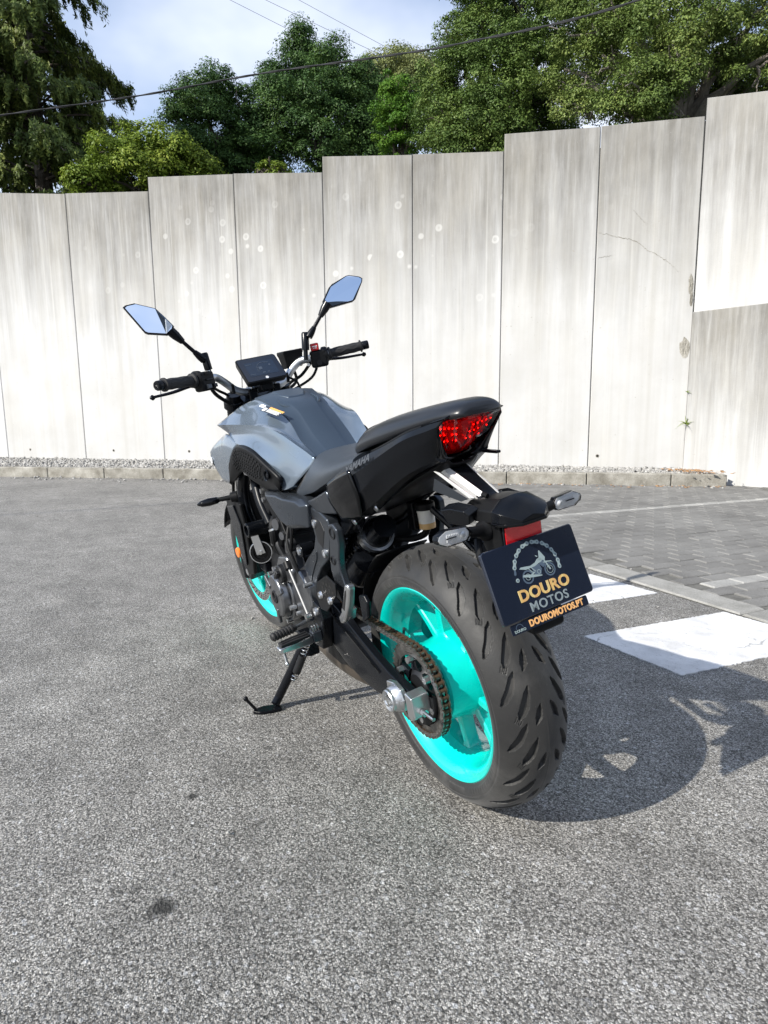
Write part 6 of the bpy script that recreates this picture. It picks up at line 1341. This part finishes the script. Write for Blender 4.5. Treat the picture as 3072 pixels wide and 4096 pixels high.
def text_mesh(body, size, name, mt, par, M, align='CENTER', bold=0.0, ext=.0003, spacing=1.0, sx_=1.0):
    cu = bpy.data.curves.new('t', 'FONT'); cu.body = body; cu.size = size; cu.align_x = align; cu.align_y = 'CENTER'; cu.extrude = ext; cu.offset = bold; cu.space_character = spacing; cu.resolution_u = 4
    ob = bpy.data.objects.new('t', cu); COL.objects.link(ob); bpy.context.view_layer.update()
    dg = bpy.context.evaluated_depsgraph_get(); me = bpy.data.meshes.new_from_object(ob.evaluated_get(dg)); bpy.data.objects.remove(ob); 
    me.transform(M @ Matrix.Diagonal((sx_, 1, 1, 1))); me.name = name; me.materials.clear(); me.materials.append(MAT[mt]); o = bpy.data.objects.new(name, me); COL.objects.link(o); o.parent = par; return o
def basis(o, x, y):
    x = Vector(x).normalized(); z = x.cross(Vector(y)).normalized(); y = z.cross(x); return Matrix(((x.x, y.x, z.x, o[0]), (x.y, y.y, z.y, o[1]), (x.z, y.z, z.z, o[2]), (0, 0, 0, 1)))
mat('letter_grey', (.05, .054, .06), .4)
# maker's lettering along the shoulder
a = Vector((.100, .1455, .829)); b_ = Vector((.010, .1305, .860)); x_ = b_-a; text_mesh('YAMAHA', .026, 'cowl_lettering', 'letter_grey', cowl, basis((a+b_)/2+Vector((0, .004, .004)), x_, Vector((.12, -.55, .80))), bold=.0006, sx_=1.0)
# underside of the tail and inner guard
m = MB(); U0 = [(.30, y, z) for y, z in ((-.10, .70), (-.05, .715), (.05, .715), (.10, .70))]
sec = [((.40, .10, .60)), ]
UR = [[(.36, -.105, .64), (.20, -.105, .705), (.05, -.090, .755), (-.05, -.075, .805), (-.14, -.035, .850)], [(.37, -.06, .65), (.22, -.06, .70), (.08, -.055, .745), (-.04, -.05, .795), (-.135, -.02, .838)], [(.37, .06, .65), (.22, .06, .70), (.08, .055, .745), (-.04, .05, .795), (-.135, .02, .838)], [(.36, .105, .64), (.20, .105, .705), (.05, .090, .755), (-.05, .075, .805), (-.14, .035, .850)]]
MB().rails(UR, 20, 12).build('under_tray', 'black_plastic', bike, solid=.004)
for s in (1, -1):
    for q in ((.135, .136, .705), (.06, .112, .742)): MB().lathe([(0, .009), (.003, .008), (.003, 0)], (q[0], q[1]*s, q[2]), (0, s, -.4), 14).build('tray_screw', 'silver', cowl)
    MB().loft([[(x, y*s+w*a_, z+h*b2) for a_, b2 in ((-.5, -.5), (.5, -.5), (.5, .5), (-.5, .5))] for x, y, z, w, h in ((.36, .085, .66, .05, .10), (.27, .085, .685, .05, .09), (.22, .085, .705, .04, .06))]).build('subframe', 'satin_black', bike, bevel=.008)
# tail light
TLo = [(-.239, .068, .947), (-.190, .076, .929), (-.174, .0745, .919), (-.158, .055, .888), (-.138, .034, .857)]
LL = [Vector((-.188, .066, .931)), Vector((-.173, .074, .919)), Vector((-.129, .029, .856))]
ring = [(-.205, .060, .934), (-.176, .075, .920), (-.130, .029, .855), (-.128, 0, .851), (-.130, -.029, .855), (-.176, -.075, .920), (-.205, -.060, .934), (-.214, 0, .939)]
ring = [(-.190, .066, .931), (-.176, .0745, .919), (-.158, .055, .889), (-.131, .029, .855), (-.129, 0, .852), (-.131, -.029, .855), (-.158, -.055, .889), (-.176, -.0745, .919), (-.190, -.066, .931), (-.202, -.03, .937), (-.204, 0, .938), (-.202, .03, .937)]
front = [(p[0]+.050, p[1]*.92, p[2]-.010) for p in ring]
tl = MB().loft([front, [(p[0]+.020, p[1], p[2]) for p in ring]]).build('tail_light', 'red_dark', bike, angle=40)
cR = np.mean(ring, 0); inn = [tuple(cR+(np.array(p)-cR)*.97+np.array([.016, 0, -.002])) for p in ring]
bez = MB(); o1 = [tuple(cR+(np.array(p)-cR)*1.05+np.array([.004, 0, 0])) for p in ring]; o2 = [tuple(cR+(np.array(p)-cR)*1.07+np.array([.05, 0, -.006])) for p in ring]; i1 = [tuple(cR+(np.array(p)-cR)*1.0+np.array([.002, 0, 0])) for p in ring]
bez.loft([o2, o1, i1], cap=False); bez.build('lamp_bezel', 'satin_black', tl, angle=40)
MB().add([tuple(p) for p in inn], [tuple(range(len(inn)))]).build('lamp_reflector', 'red_inner', tl, smooth=False)
bulge = [tuple(cR+(np.array(p)-cR)*.5+np.array([-.010, 0, .004])) for p in ring]; bul2 = [tuple(cR+np.array([-.013, 0, .005])) for p in ring]
MB().loft([ring, [tuple(cR+(np.array(p)-cR)*.985+np.array([-.005, 0, .002])) for p in ring], bulge], cap=False).add(bulge, [tuple(range(len(bulge)))]).build('lamp_lens', 'lens_red', tl, angle=30)
# light bars and LEDs behind the lens
upv = Vector((-.058, 0, .083)).normalized(); dn_ = Vector((-.83, 0, -.55)).normalized()
def lamp_pt(y, t, off=0): # t 0 bottom .. 1 top
    b0 = Vector((-.118, y, .857)); return b0+Vector((-.060, 0, .078))*t+dn_*off
ledm = []
for s in (1, -1):
    for r_ in range(3):
        for k in range(5):
            y = s*(.012+.010*k+.004*r_); t = .34+.17*r_+.018*k
            if abs(y) < .030+.045*t: MB().lathe([(-.0012, 0), (0, .0017), (.0012, 0)], lamp_pt(y, t, .004), dn_, 8).build('led', 'led_red', tl, angle=60)
    for k in range(4): MB().box(lamp_pt(s*(.016+.013*k), .42+.05*k, .001), (.004, .002, .056), Matrix.Rotation(R(-36), 3, 'Y')).build('lamp_rib', 'red_dark', tl)
    MB().prism([lamp_pt(s*.008, .10, .006), lamp_pt(s*.024, .18, .006), lamp_pt(s*.050, .72, .006), lamp_pt(s*.044, .74, .006)], [lamp_pt(s*.008, .10, .009), lamp_pt(s*.024, .18, .009), lamp_pt(s*.050, .72, .009), lamp_pt(s*.044, .74, .009)]).build('light_guide', 'red_inner', tl, bevel=.001)
# tail cap over the lamp
m = MB(); m.rails([[(-.236, .070, .9455), (-.205, .066, .937), (-.19, .069, .931)], [(-.236, .03, .957), (-.218, .03, .950), (-.203, .03, .938)], [(-.236, 0, .958), (-.220, 0, .952), (-.205, 0, .939)], [(-.236, -.03, .957), (-.218, -.03, .950), (-.203, -.03, .938)], [(-.236, -.070, .9455), (-.205, -.066, .937), (-.19, -.069, .931)]], 8, 16)
tcap = MB().loft([[(-.16, .082, .928), (-.16, .05, .940), (-.16, 0, .942), (-.16, -.05, .940), (-.16, -.082, .928), (-.16, -.06, .918), (-.16, .06, .918)], [(-.200, .072, .936), (-.205, .04, .946), (-.210, 0, .949), (-.205, -.04, .946), (-.200, -.072, .936), (-.192, -.06, .930), (-.192, .06, .930)]]).build('tail_cap', 'satin_black', cowl, bevel=.003)
MB().box((-.165, -.052, .848), (.05, .012, .006)).build('tail_hook', 'satin_black', bike, bevel=.002)
# ---------------------------------------------------------------- number plate carrier
for s in (1, -1):
    A = [(-.092, .032, .832), (-.106, .0225, .8335), (-.226, .0125, .7775), (-.216, .0235, .7755)]
    m = MB(); m.prism([(x, y*s, z) for x, y, z in A], [(x+.004, y*s, z-.009) for x, y, z in A]); m.build('carrier_arm', 'silver_bright', bike, bevel=.0008)
B2 = [(-.118, .060, .828), (-.138, .060, .8255), (-.241, .058, .7865), (-.229, .058, .783)]
m = MB(); m.prism([(x, y, z) for x, y, z in B2], [(x, y-.004, z) for x, y, z in B2]); hb = m.build('fender_strut', 'silver_bright', bike, bevel=.0008)
B3 = [(-.116, .0585, .812), (-.222, .0570, .7815), (-.198, .0575, .774), (-.104, .0585, .786)]
m = MB(); m.prism([(x, y, z) for x, y, z in B3], [(x, y-.002, z) for x, y, z in B3]); m.build('strut_gusset', 'gunmetal', hb, bevel=.0005)
carrier = MB().loft([[(x, -y, z0), (x, -y, z1), (x, y, z1), (x, y, z0)] for x, y, z0, z1 in ((-.085, .026, .815, .838), (-.106, .0222, .818, .833), (-.226, .0122, .764, .777), (-.25, .012, .755, .766))]).build('plate_carrier', 'satin_black', bike, bevel=.002)
MB().tube([(-.232, .030, .786), (-.244, .028, .783)], .005, 10).build('carrier_stop', 'black_plastic', carrier)
# light housing: body, front wings, rear hood
def octo(x, w, zb, zm, zt, wt): return [(x, w, zb), (x, w*.98, zm), (x, wt, zt), (x, 0, zt+.002), (x, -wt, zt), (x, -w*.98, zm), (x, -w, zb), (x, 0, zb-.004)]
MB().loft([octo(-.172, .030, .752, .758, .764, .018), octo(-.195, .046, .742, .757, .770, .030), octo(-.228, .053, .738, .760, .777, .034), octo(-.2845, .0555, .742, .764, .782, .031)]).build('lamp_housing', 'black_plastic', carrier, bevel=.0025, seg=3)
for s in (1, -1):
    WN = [(-.157, .083, .757), (-.190, .081, .764), (-.228, .077, .762), (-.238, .070, .754), (-.222, .062, .732), (-.205, .064, .727), (-.171, .076, .730)]
    m = MB(); m.prism([(x, y*s, z) for x, y, z in WN], [(x-.004, (y-.022)*s, z+.010) for x, y, z in WN]); m.build('housing_wing', 'satin_black', carrier, bevel=.0025, seg=3)
    MB().lathe([(0, .011), (.002, .009), (.001, .006), (.002, .004), (.002, 0)], (-.212, .018*s, .7765), (-.1, 0, 1), 16).build('housing_screw', 'satin_black', carrier, angle=30)
Hd = [octo(-.286, .057, .744, .765, .784, .030), octo(-.306, .056, .744, .762, .778, .026), octo(-.321, .046, .743, .757, .766, .016), octo(-.334, .026, .742, .748, .752, .010)]
hood = MB().loft(Hd).build('lamp_hood', 'satin_black', carrier, bevel=.0012, seg=2)
MB().loft([[(x, y, .7385), (x, y, .7440), (x, -y, .7440), (x, -y, .7385)] for x, y in ((-.284, .0585), (-.306, .0575), (-.322, .0475), (-.337, .027))]).build('hood_lip', 'gloss_black', hood, bevel=.001)
post = MB().loft([[(-.235, .050, .742), (-.293, .050, .742), (-.293, -.050, .742), (-.235, -.050, .742)], [(-.240, .048, .69), (-.296, .048, .70), (-.296, -.048, .70), (-.240, -.048, .69)], [(-.275, .045, .62), (-.325, .045, .62), (-.325, -.045, .62), (-.275, -.045, .62)], [(-.318, .038, .537), (-.346, .038, .537), (-.346, -.038, .537), (-.318, -.038, .537)], [(-.325, .030, .532), (-.340, .030, .532), (-.340, -.030, .532), (-.325, -.030, .532)]]).build('plate_post', 'black_plastic', carrier, bevel=.004)
rr = MB().prism([(-.2965, y, z) for y, z in ((.045, .735), (-.045, .735), (-.045, .690), (.045, .690))], [(-.3005, y, z) for y, z in ((.045, .735), (-.045, .735), (-.045, .690), (.045, .690))]).build('rear_reflector', 'satin_black', carrier, bevel=.002)
def refl_mat():
    m, t, b, Lk = nodes('red_reflector'); oc = obj_coord(t); mp_ = mapping(t, oc, (1, 1, 1))
    v = voro(t, mp_, 420, rand=0.15); r_ = ramp(t, [(0.1, (0.80, 0.012, 0.018)), (0.6, (0.50, 0.004, 0.010))]); Lk(v, r_.inputs[0]); Lk(r_.outputs[0], b.inputs['Base Color'])
    b.inputs['Roughness'].default_value = .15; b.inputs['Coat Weight'].default_value = 1; Lk(bumpn(t, v, .0006, .6), b.inputs['Normal'])
refl_mat()
MB().prism([(-.3003, y, z) for y, z in ((.042, .732), (-.042, .732), (-.042, .690), (.042, .690))], [(-.3025, y, z) for y, z in ((.042, .732), (-.042, .732), (-.042, .690), (.042, .690))]).build('reflector_lens', 'red_reflector', rr, bevel=.0005)
# indicators
for s in (1, -1):
    stlk = MB().tube([(-.255, .05*s, .724), (-.258, .058*s, .726), (-.260, .064*s, .727), (-.262, .068*s, .728), (-.270, .104*s, .737)], [.021, .019, .0135, .0105, .0095], 18).build('indicator', 'black_plastic', carrier, angle=30)
    u0 = Vector((0, 1*s, .035)).normalized(); c = Vector((-.272, .134*s, .738)); bk = Vector((1, .10*s, 0)).normalized(); v0 = u0.cross(bk); v0 = v0 if v0.z > 0 else -v0
    hexo = [(-.037, 0), (-.026, .0125), (.018, .0150), (.034, .007), (.037, 0), (.034, -.007), (.018, -.0145), (-.026, -.0125)]
    def ring_(k, d): return [c+u0*(x*k)+v0*(y*k)+bk*d for x, y in hexo]
    body = MB().loft([ring_(1.0, -.004), ring_(1.03, .000), ring_(1.0, .010), ring_(.70, .017)]).build('indicator_body', 'satin_black', stlk, bevel=.0015)
    MB().loft([ring_(.93, -.0042), ring_(.90, -.0046)]).build('indicator_reflector', 'reflector_chrome', body, angle=20)
    for k in range(9): q = c+u0*(-.024+.0035*k+.012)+bk*(-.0050); MB().box(q, (.0016, .0010, .013)).build('reflector_rib', 'reflector_chrome', body, smooth=False)
    MB().lathe([(0, .0062), (.002, .0040), (.003, 0)], c-u0*.018*1+bk*(-.0052), -bk, 12).build('bulb_cup', 'reflector_chrome', body)
    MB().box(c+u0*.008+bk*(-.0062), (.0010, .022, .0022)).build('filament_bar', 'gunmetal', body)
    MB().loft([ring_(1.0, -.004), ring_(.98, -.009), ring_(.80, -.0115)], cap=False).add(ring_(.80, -.0115), [tuple(range(8))]).build('indicator_lens', 'lens_clear', body, angle=30)
# brake fluid pot, hose
rv = Vector((.138, -.060, .668))
MB().lathe([(-.032, .014), (-.030, .020), (.018, .022), (.020, .022)], rv, (0, 0, 1), 28).add([], []).build('fluid_pot', 'reservoir_white', bike, angle=40)
MB().lathe([(-.0325, 0), (-.0325, .0145), (-.0305, .0204), (-.016, .0209), (-.016, 0)], rv, (0, 0, 1), 28).build('pot_fluid', 'amber_fluid', bike, angle=40)
MB().lathe([(.018, .0), (.018, .0235), (.021, .0250), (.033, .0250), (.036, .022), (.036, 0)], rv, (0, 0, 1), 28).build('pot_cap', 'black_plastic', bike, angle=40)
MB().plate([(.185, .705), (.160, .705), (.160, .63), (.195, .63)], -.035, -.070).build('pot_bracket', 'satin_black', bike, bevel=.003)
MB().tube([(.138, -.060, .640), (.15, -.055, .62), (.19, -.04, .605), (.24, -.02, .60), (.26, -.01, .58), (.25, -.03, .54)], .009, 10, smooth=26).build('fluid_hose', 'black_plastic', bike)
MB().tube([(.13, -.06, .70), (.06, -.10, .62), (.00, -.11, .565), (-.02, -.11, .52), (.02, -.11, .46)], .0085, 10, smooth=26).build('brake_hose', 'satin_black', bike)
# right side strut and hugger stay seen over the tyre
for P in ([(.06, -.10, .66), (-.16, -.13, .555), (-.15, -.13, .535), (.08, -.10, .635)],):
    m = MB(); m.prism([Vector(p) for p in P], [Vector(p)+Vector((0, .012, 0)) for p in P]); m.build('frame_strut', 'satin_black', bike, bevel=.002)
# ---------------------------------------------------------------- show plate with lettering
pt = [Vector((-.3085, y, .7045)) for y in (.108, -.108)]; pb2 = [Vector((-.3540, y, .5785)) for y in (-.108, .108)]
pc = (pt[0]+pb2[0])/2; pc.y = 0; px = Vector((0, -1, 0)); py = (pt[0]-pb2[1]).normalized(); pn = px.cross(py).normalized()     # right, up, outward (to the rear)
if pn.x > 0: pn = -pn
PH_ = (pt[0]-pb2[1]).length
def pl(x, y, off=0): return pc+px*x+py*y+pn*off
plate_o = MB().loft([rrect(pc-pn*.009, px, py, .210, PH_-.006, .006), rrect(pc-pn*.007, px, py, .216, PH_, .007), rrect(pc-pn*.001, px, py, .216, PH_, .007), rrect(pc, px, py, .213, PH_-.003, .006)]).build('number_plate', 'plate_navy', bike, angle=30)
plate_o['label'] = 'glossy dark blue dealer plate with gold and silver lettering'
def gold():
    m, t, b, Lk = nodes('plate_gold'); oc = N(t, 'ShaderNodeTexCoord').outputs['Generated']; x = sepxyz(t, oc); n = noise(t, oc, 3.2, 3)
    r_ = ramp(t, [(0.25, (0.60, 0.34, 0.20)), (0.45, (0.70, 0.42, 0.14)), (0.6, (0.76, 0.60, 0.24)), (0.75, (0.66, 0.40, 0.22))]); Lk(n, r_.inputs[0]); Lk(r_.outputs[0], b.inputs['Base Color']); b.inputs['Roughness'].default_value = .35; b.inputs['Metallic'].default_value = .2
gold()
mat('plate_text_silver', (.26, .31, .32), .4, .2); mat('plate_orange', (.78, .42, .16), .4)
def PM_(x, y, off=.0003): o = pl(x, y, off); return basis(o, px, py)
text_mesh('DOURO', .0285, 'lettering', 'plate_gold', plate_o, PM_(.001, -.0290), bold=.0010, spacing=1.06, sx_=1.10)
text_mesh('MOTOS', .0232, 'lettering', 'plate_text_silver', plate_o, PM_(.003, -.0532), bold=.0004, spacing=1.12, sx_=1.05)
# chain arc emblem
m = MB(); ms = MB()
AR, AC = .0502, (.000, .0075)
angs = [215, 201, 187, 172, 157, 142, 127, 111, 96, 81, 66, 51, 36, 21, 6, -8]
angs = [188-13.2*k for k in range(16)]
pts_ = [(AC[0]+AR*math.cos(R(a)), AC[1]+AR*math.sin(R(a))*1.0) for a in angs]
def cap(mb, a, b_, r_, waist, off, th):
    a = Vector((*a, 0)); b_ = Vector((*b_, 0)); d = (b_-a).normalized(); n = Vector((-d.y, d.x, 0)); P = []
    base = math.atan2(n.y, n.x)
    for k in range(9): t = base-math.pi*k/8; P.append(b_+Vector((math.cos(t), math.sin(t), 0))*r_)
    P.append((a+b_)/2-n*waist)
    for k in range(9): t = base-math.pi-math.pi*k/8; P.append(a+Vector((math.cos(t), math.sin(t), 0))*r_)
    P.append((a+b_)/2+n*waist)
    mb.prism([pl(p.x, p.y, off) for p in P], [pl(p.x, p.y, off+th) for p in P])
for k in range(0, 15, 2):
    if k+1 < 16 and k != 0: cap(m, pts_[k-1] if False else pts_[k], pts_[k+1], .0040, .0024, .0004, .0004)
for k in range(1, 15, 2): cap(ms, pts_[k], pts_[k+1], .0026, .0018, .0002, .0002)
for k in (0,): m.prism([pl(pts_[k][0]+.0038*math.cos(t), pts_[k][1]+.0038*math.sin(t), .0004) for t in np.linspace(0, 2*math.pi, 14, endpoint=False)], [pl(pts_[k][0]+.0038*math.cos(t), pts_[k][1]+.0038*math.sin(t), .0008) for t in np.linspace(0, 2*math.pi, 14, endpoint=False)])
ms.build('emblem_links', 'plate_steelblue', plate_o, smooth=False); m.build('emblem_chain', 'plate_silver', plate_o, smooth=False)
pn_ = MB()
for x, y in pts_: pn_.prism([pl(x+.0016*math.cos(t), y+.0016*math.sin(t), .0009) for t in np.linspace(0, 2*math.pi, 10, endpoint=False)], [pl(x+.0016*math.cos(t), y+.0016*math.sin(t), .0011) for t in np.linspace(0, 2*math.pi, 10, endpoint=False)])
pn_.build('emblem_pins', 'plate_steelblue', plate_o, smooth=False)
# little touring bike drawing
lm = MB()
def ringp(mb, cx, cy_, r0, r1, off=.0005, n=28):
    for i in range(n):
        a, b2 = 2*math.pi*i/n, 2*math.pi*(i+1)/n; q = [(cx+r0*math.cos(a), cy_+r0*math.sin(a)), (cx+r1*math.cos(a), cy_+r1*math.sin(a)), (cx+r1*math.cos(b2), cy_+r1*math.sin(b2)), (cx+r0*math.cos(b2), cy_+r0*math.sin(b2))]
        mb.add([pl(x, y, off) for x, y in q], [(0, 1, 2, 3)])
dk = MB()
ringp(dk, -.0255, .0, .0095, .0125); ringp(dk, .0265, .0, .0095, .0125); ringp(lm, .0265, .0, .0065, .0074, .0006); ringp(lm, -.0255, .0, .0050, .0059, .0006)
def poly(mb, P, off=.0006): mb.add([pl(x*1.15, y*1.2+.0008, off) for x, y in P], [tuple(range(len(P)))])
poly(lm, [(-.034, .0145), (-.030, .0165), (-.012, .0140), (-.002, .0160), (.004, .0200), (.012, .0190), (.013, .0150), (.004, .0130), (-.004, .0110), (-.022, .0105)])
poly(lm, [(.004, .0200), (.009, .0215), (.012, .0310), (.014, .0315), (.021, .0190), (.019, .0150), (.012, .0165)])
poly(lm, [(.006, .0230), (.003, .0255), (.0035, .0265), (.008, .0240)])
poly(dk, [(.010, .0165), (.018, .0145), (.017, .0080), (.012, .0050), (.006, .0120)], .00055)
poly(dk, [(-.010, .0115), (.006, .0125), (.008, .0040), (.004, -.0030), (-.006, -.0030), (-.010, .0030)], .00055)
poly(lm, [(.016, .0160), (.018, .0165), (.0255, -.001), (.0225, -.0015)], .00065); poly(lm, [(.013, .0120), (.018, .0135), (.030, .0110), (.034, .0060), (.031, .0090), (.024, .0105), (.018, .0110)], .00067)
poly(lm, [(-.022, -.001), (-.008, .0040), (-.007, .0020), (-.021, -.003)], .00065); poly(lm, [(-.014, .0010), (-.030, .0045), (-.032, .0015), (-.014, -.0035), (.004, -.0060), (.005, -.0045)], .00066)
ringp(lm, .001, .0025, .0030, .0042, .0007, 16)
for x in (-.012, -.018): poly(lm, [(x, .0110), (x+.0015, .0110), (x+.008, .0035), (x+.0065, .0030)], .00066)
dk.build('emblem_dark_print', 'plate_steelblue', plate_o, smooth=False); lm.build('emblem_bike', 'plate_silver', plate_o, smooth=False)  # steel blue printed shapes of the drawing, then its paler print
# web address strip
stc = pl(-.003, -.0783, -.003); strip = MB().prism(rrect(stc-pn*.002, px, py, .183, .0185, .003), rrect(stc, px, py, .183, .0185, .003)).build('plate_strip', 'plate_navy', plate_o, angle=30)
text_mesh('DOUROMOTOS.PT', .0160, 'lettering', 'plate_orange', strip, basis(stc+px*.0145+pn*.0003, px, py), bold=.0007, spacing=1.08, sx_=.90)
text_mesh('DOURO', .0068, 'lettering', 'plate_silver', strip, basis(stc-px*.073-py*.0045+pn*.0003, px, py), bold=.0001)
m = MB()
for i in range(10):
    a, b2 = R(180-18*i), R(180-18*(i+.75)); q = [(.0085, a), (.0085, b2), (.0072, b2), (.0072, a)]; m.add([stc-px*.073+px*(r_*math.cos(t))+py*(r_*math.sin(t)-.001)+pn*.0004 for r_, t in q], [(0, 1, 2, 3)])
m.build('strip_emblem', 'plate_steelblue', strip, smooth=False)
for s in (1, -1): MB().cyl(pl(.07*s, .045, -.009), pl(.07*s, .045, -.022), .008, n=12).build('plate_spacer', 'black_plastic', plate_o)
MB().tube([(-.262, .075, .712), (-.275, .085, .700), (-.285, .090, .685), (-.29, .088, .672)], .007, 10, smooth=14).build('plate_lamp_cable', 'black_plastic', carrier)
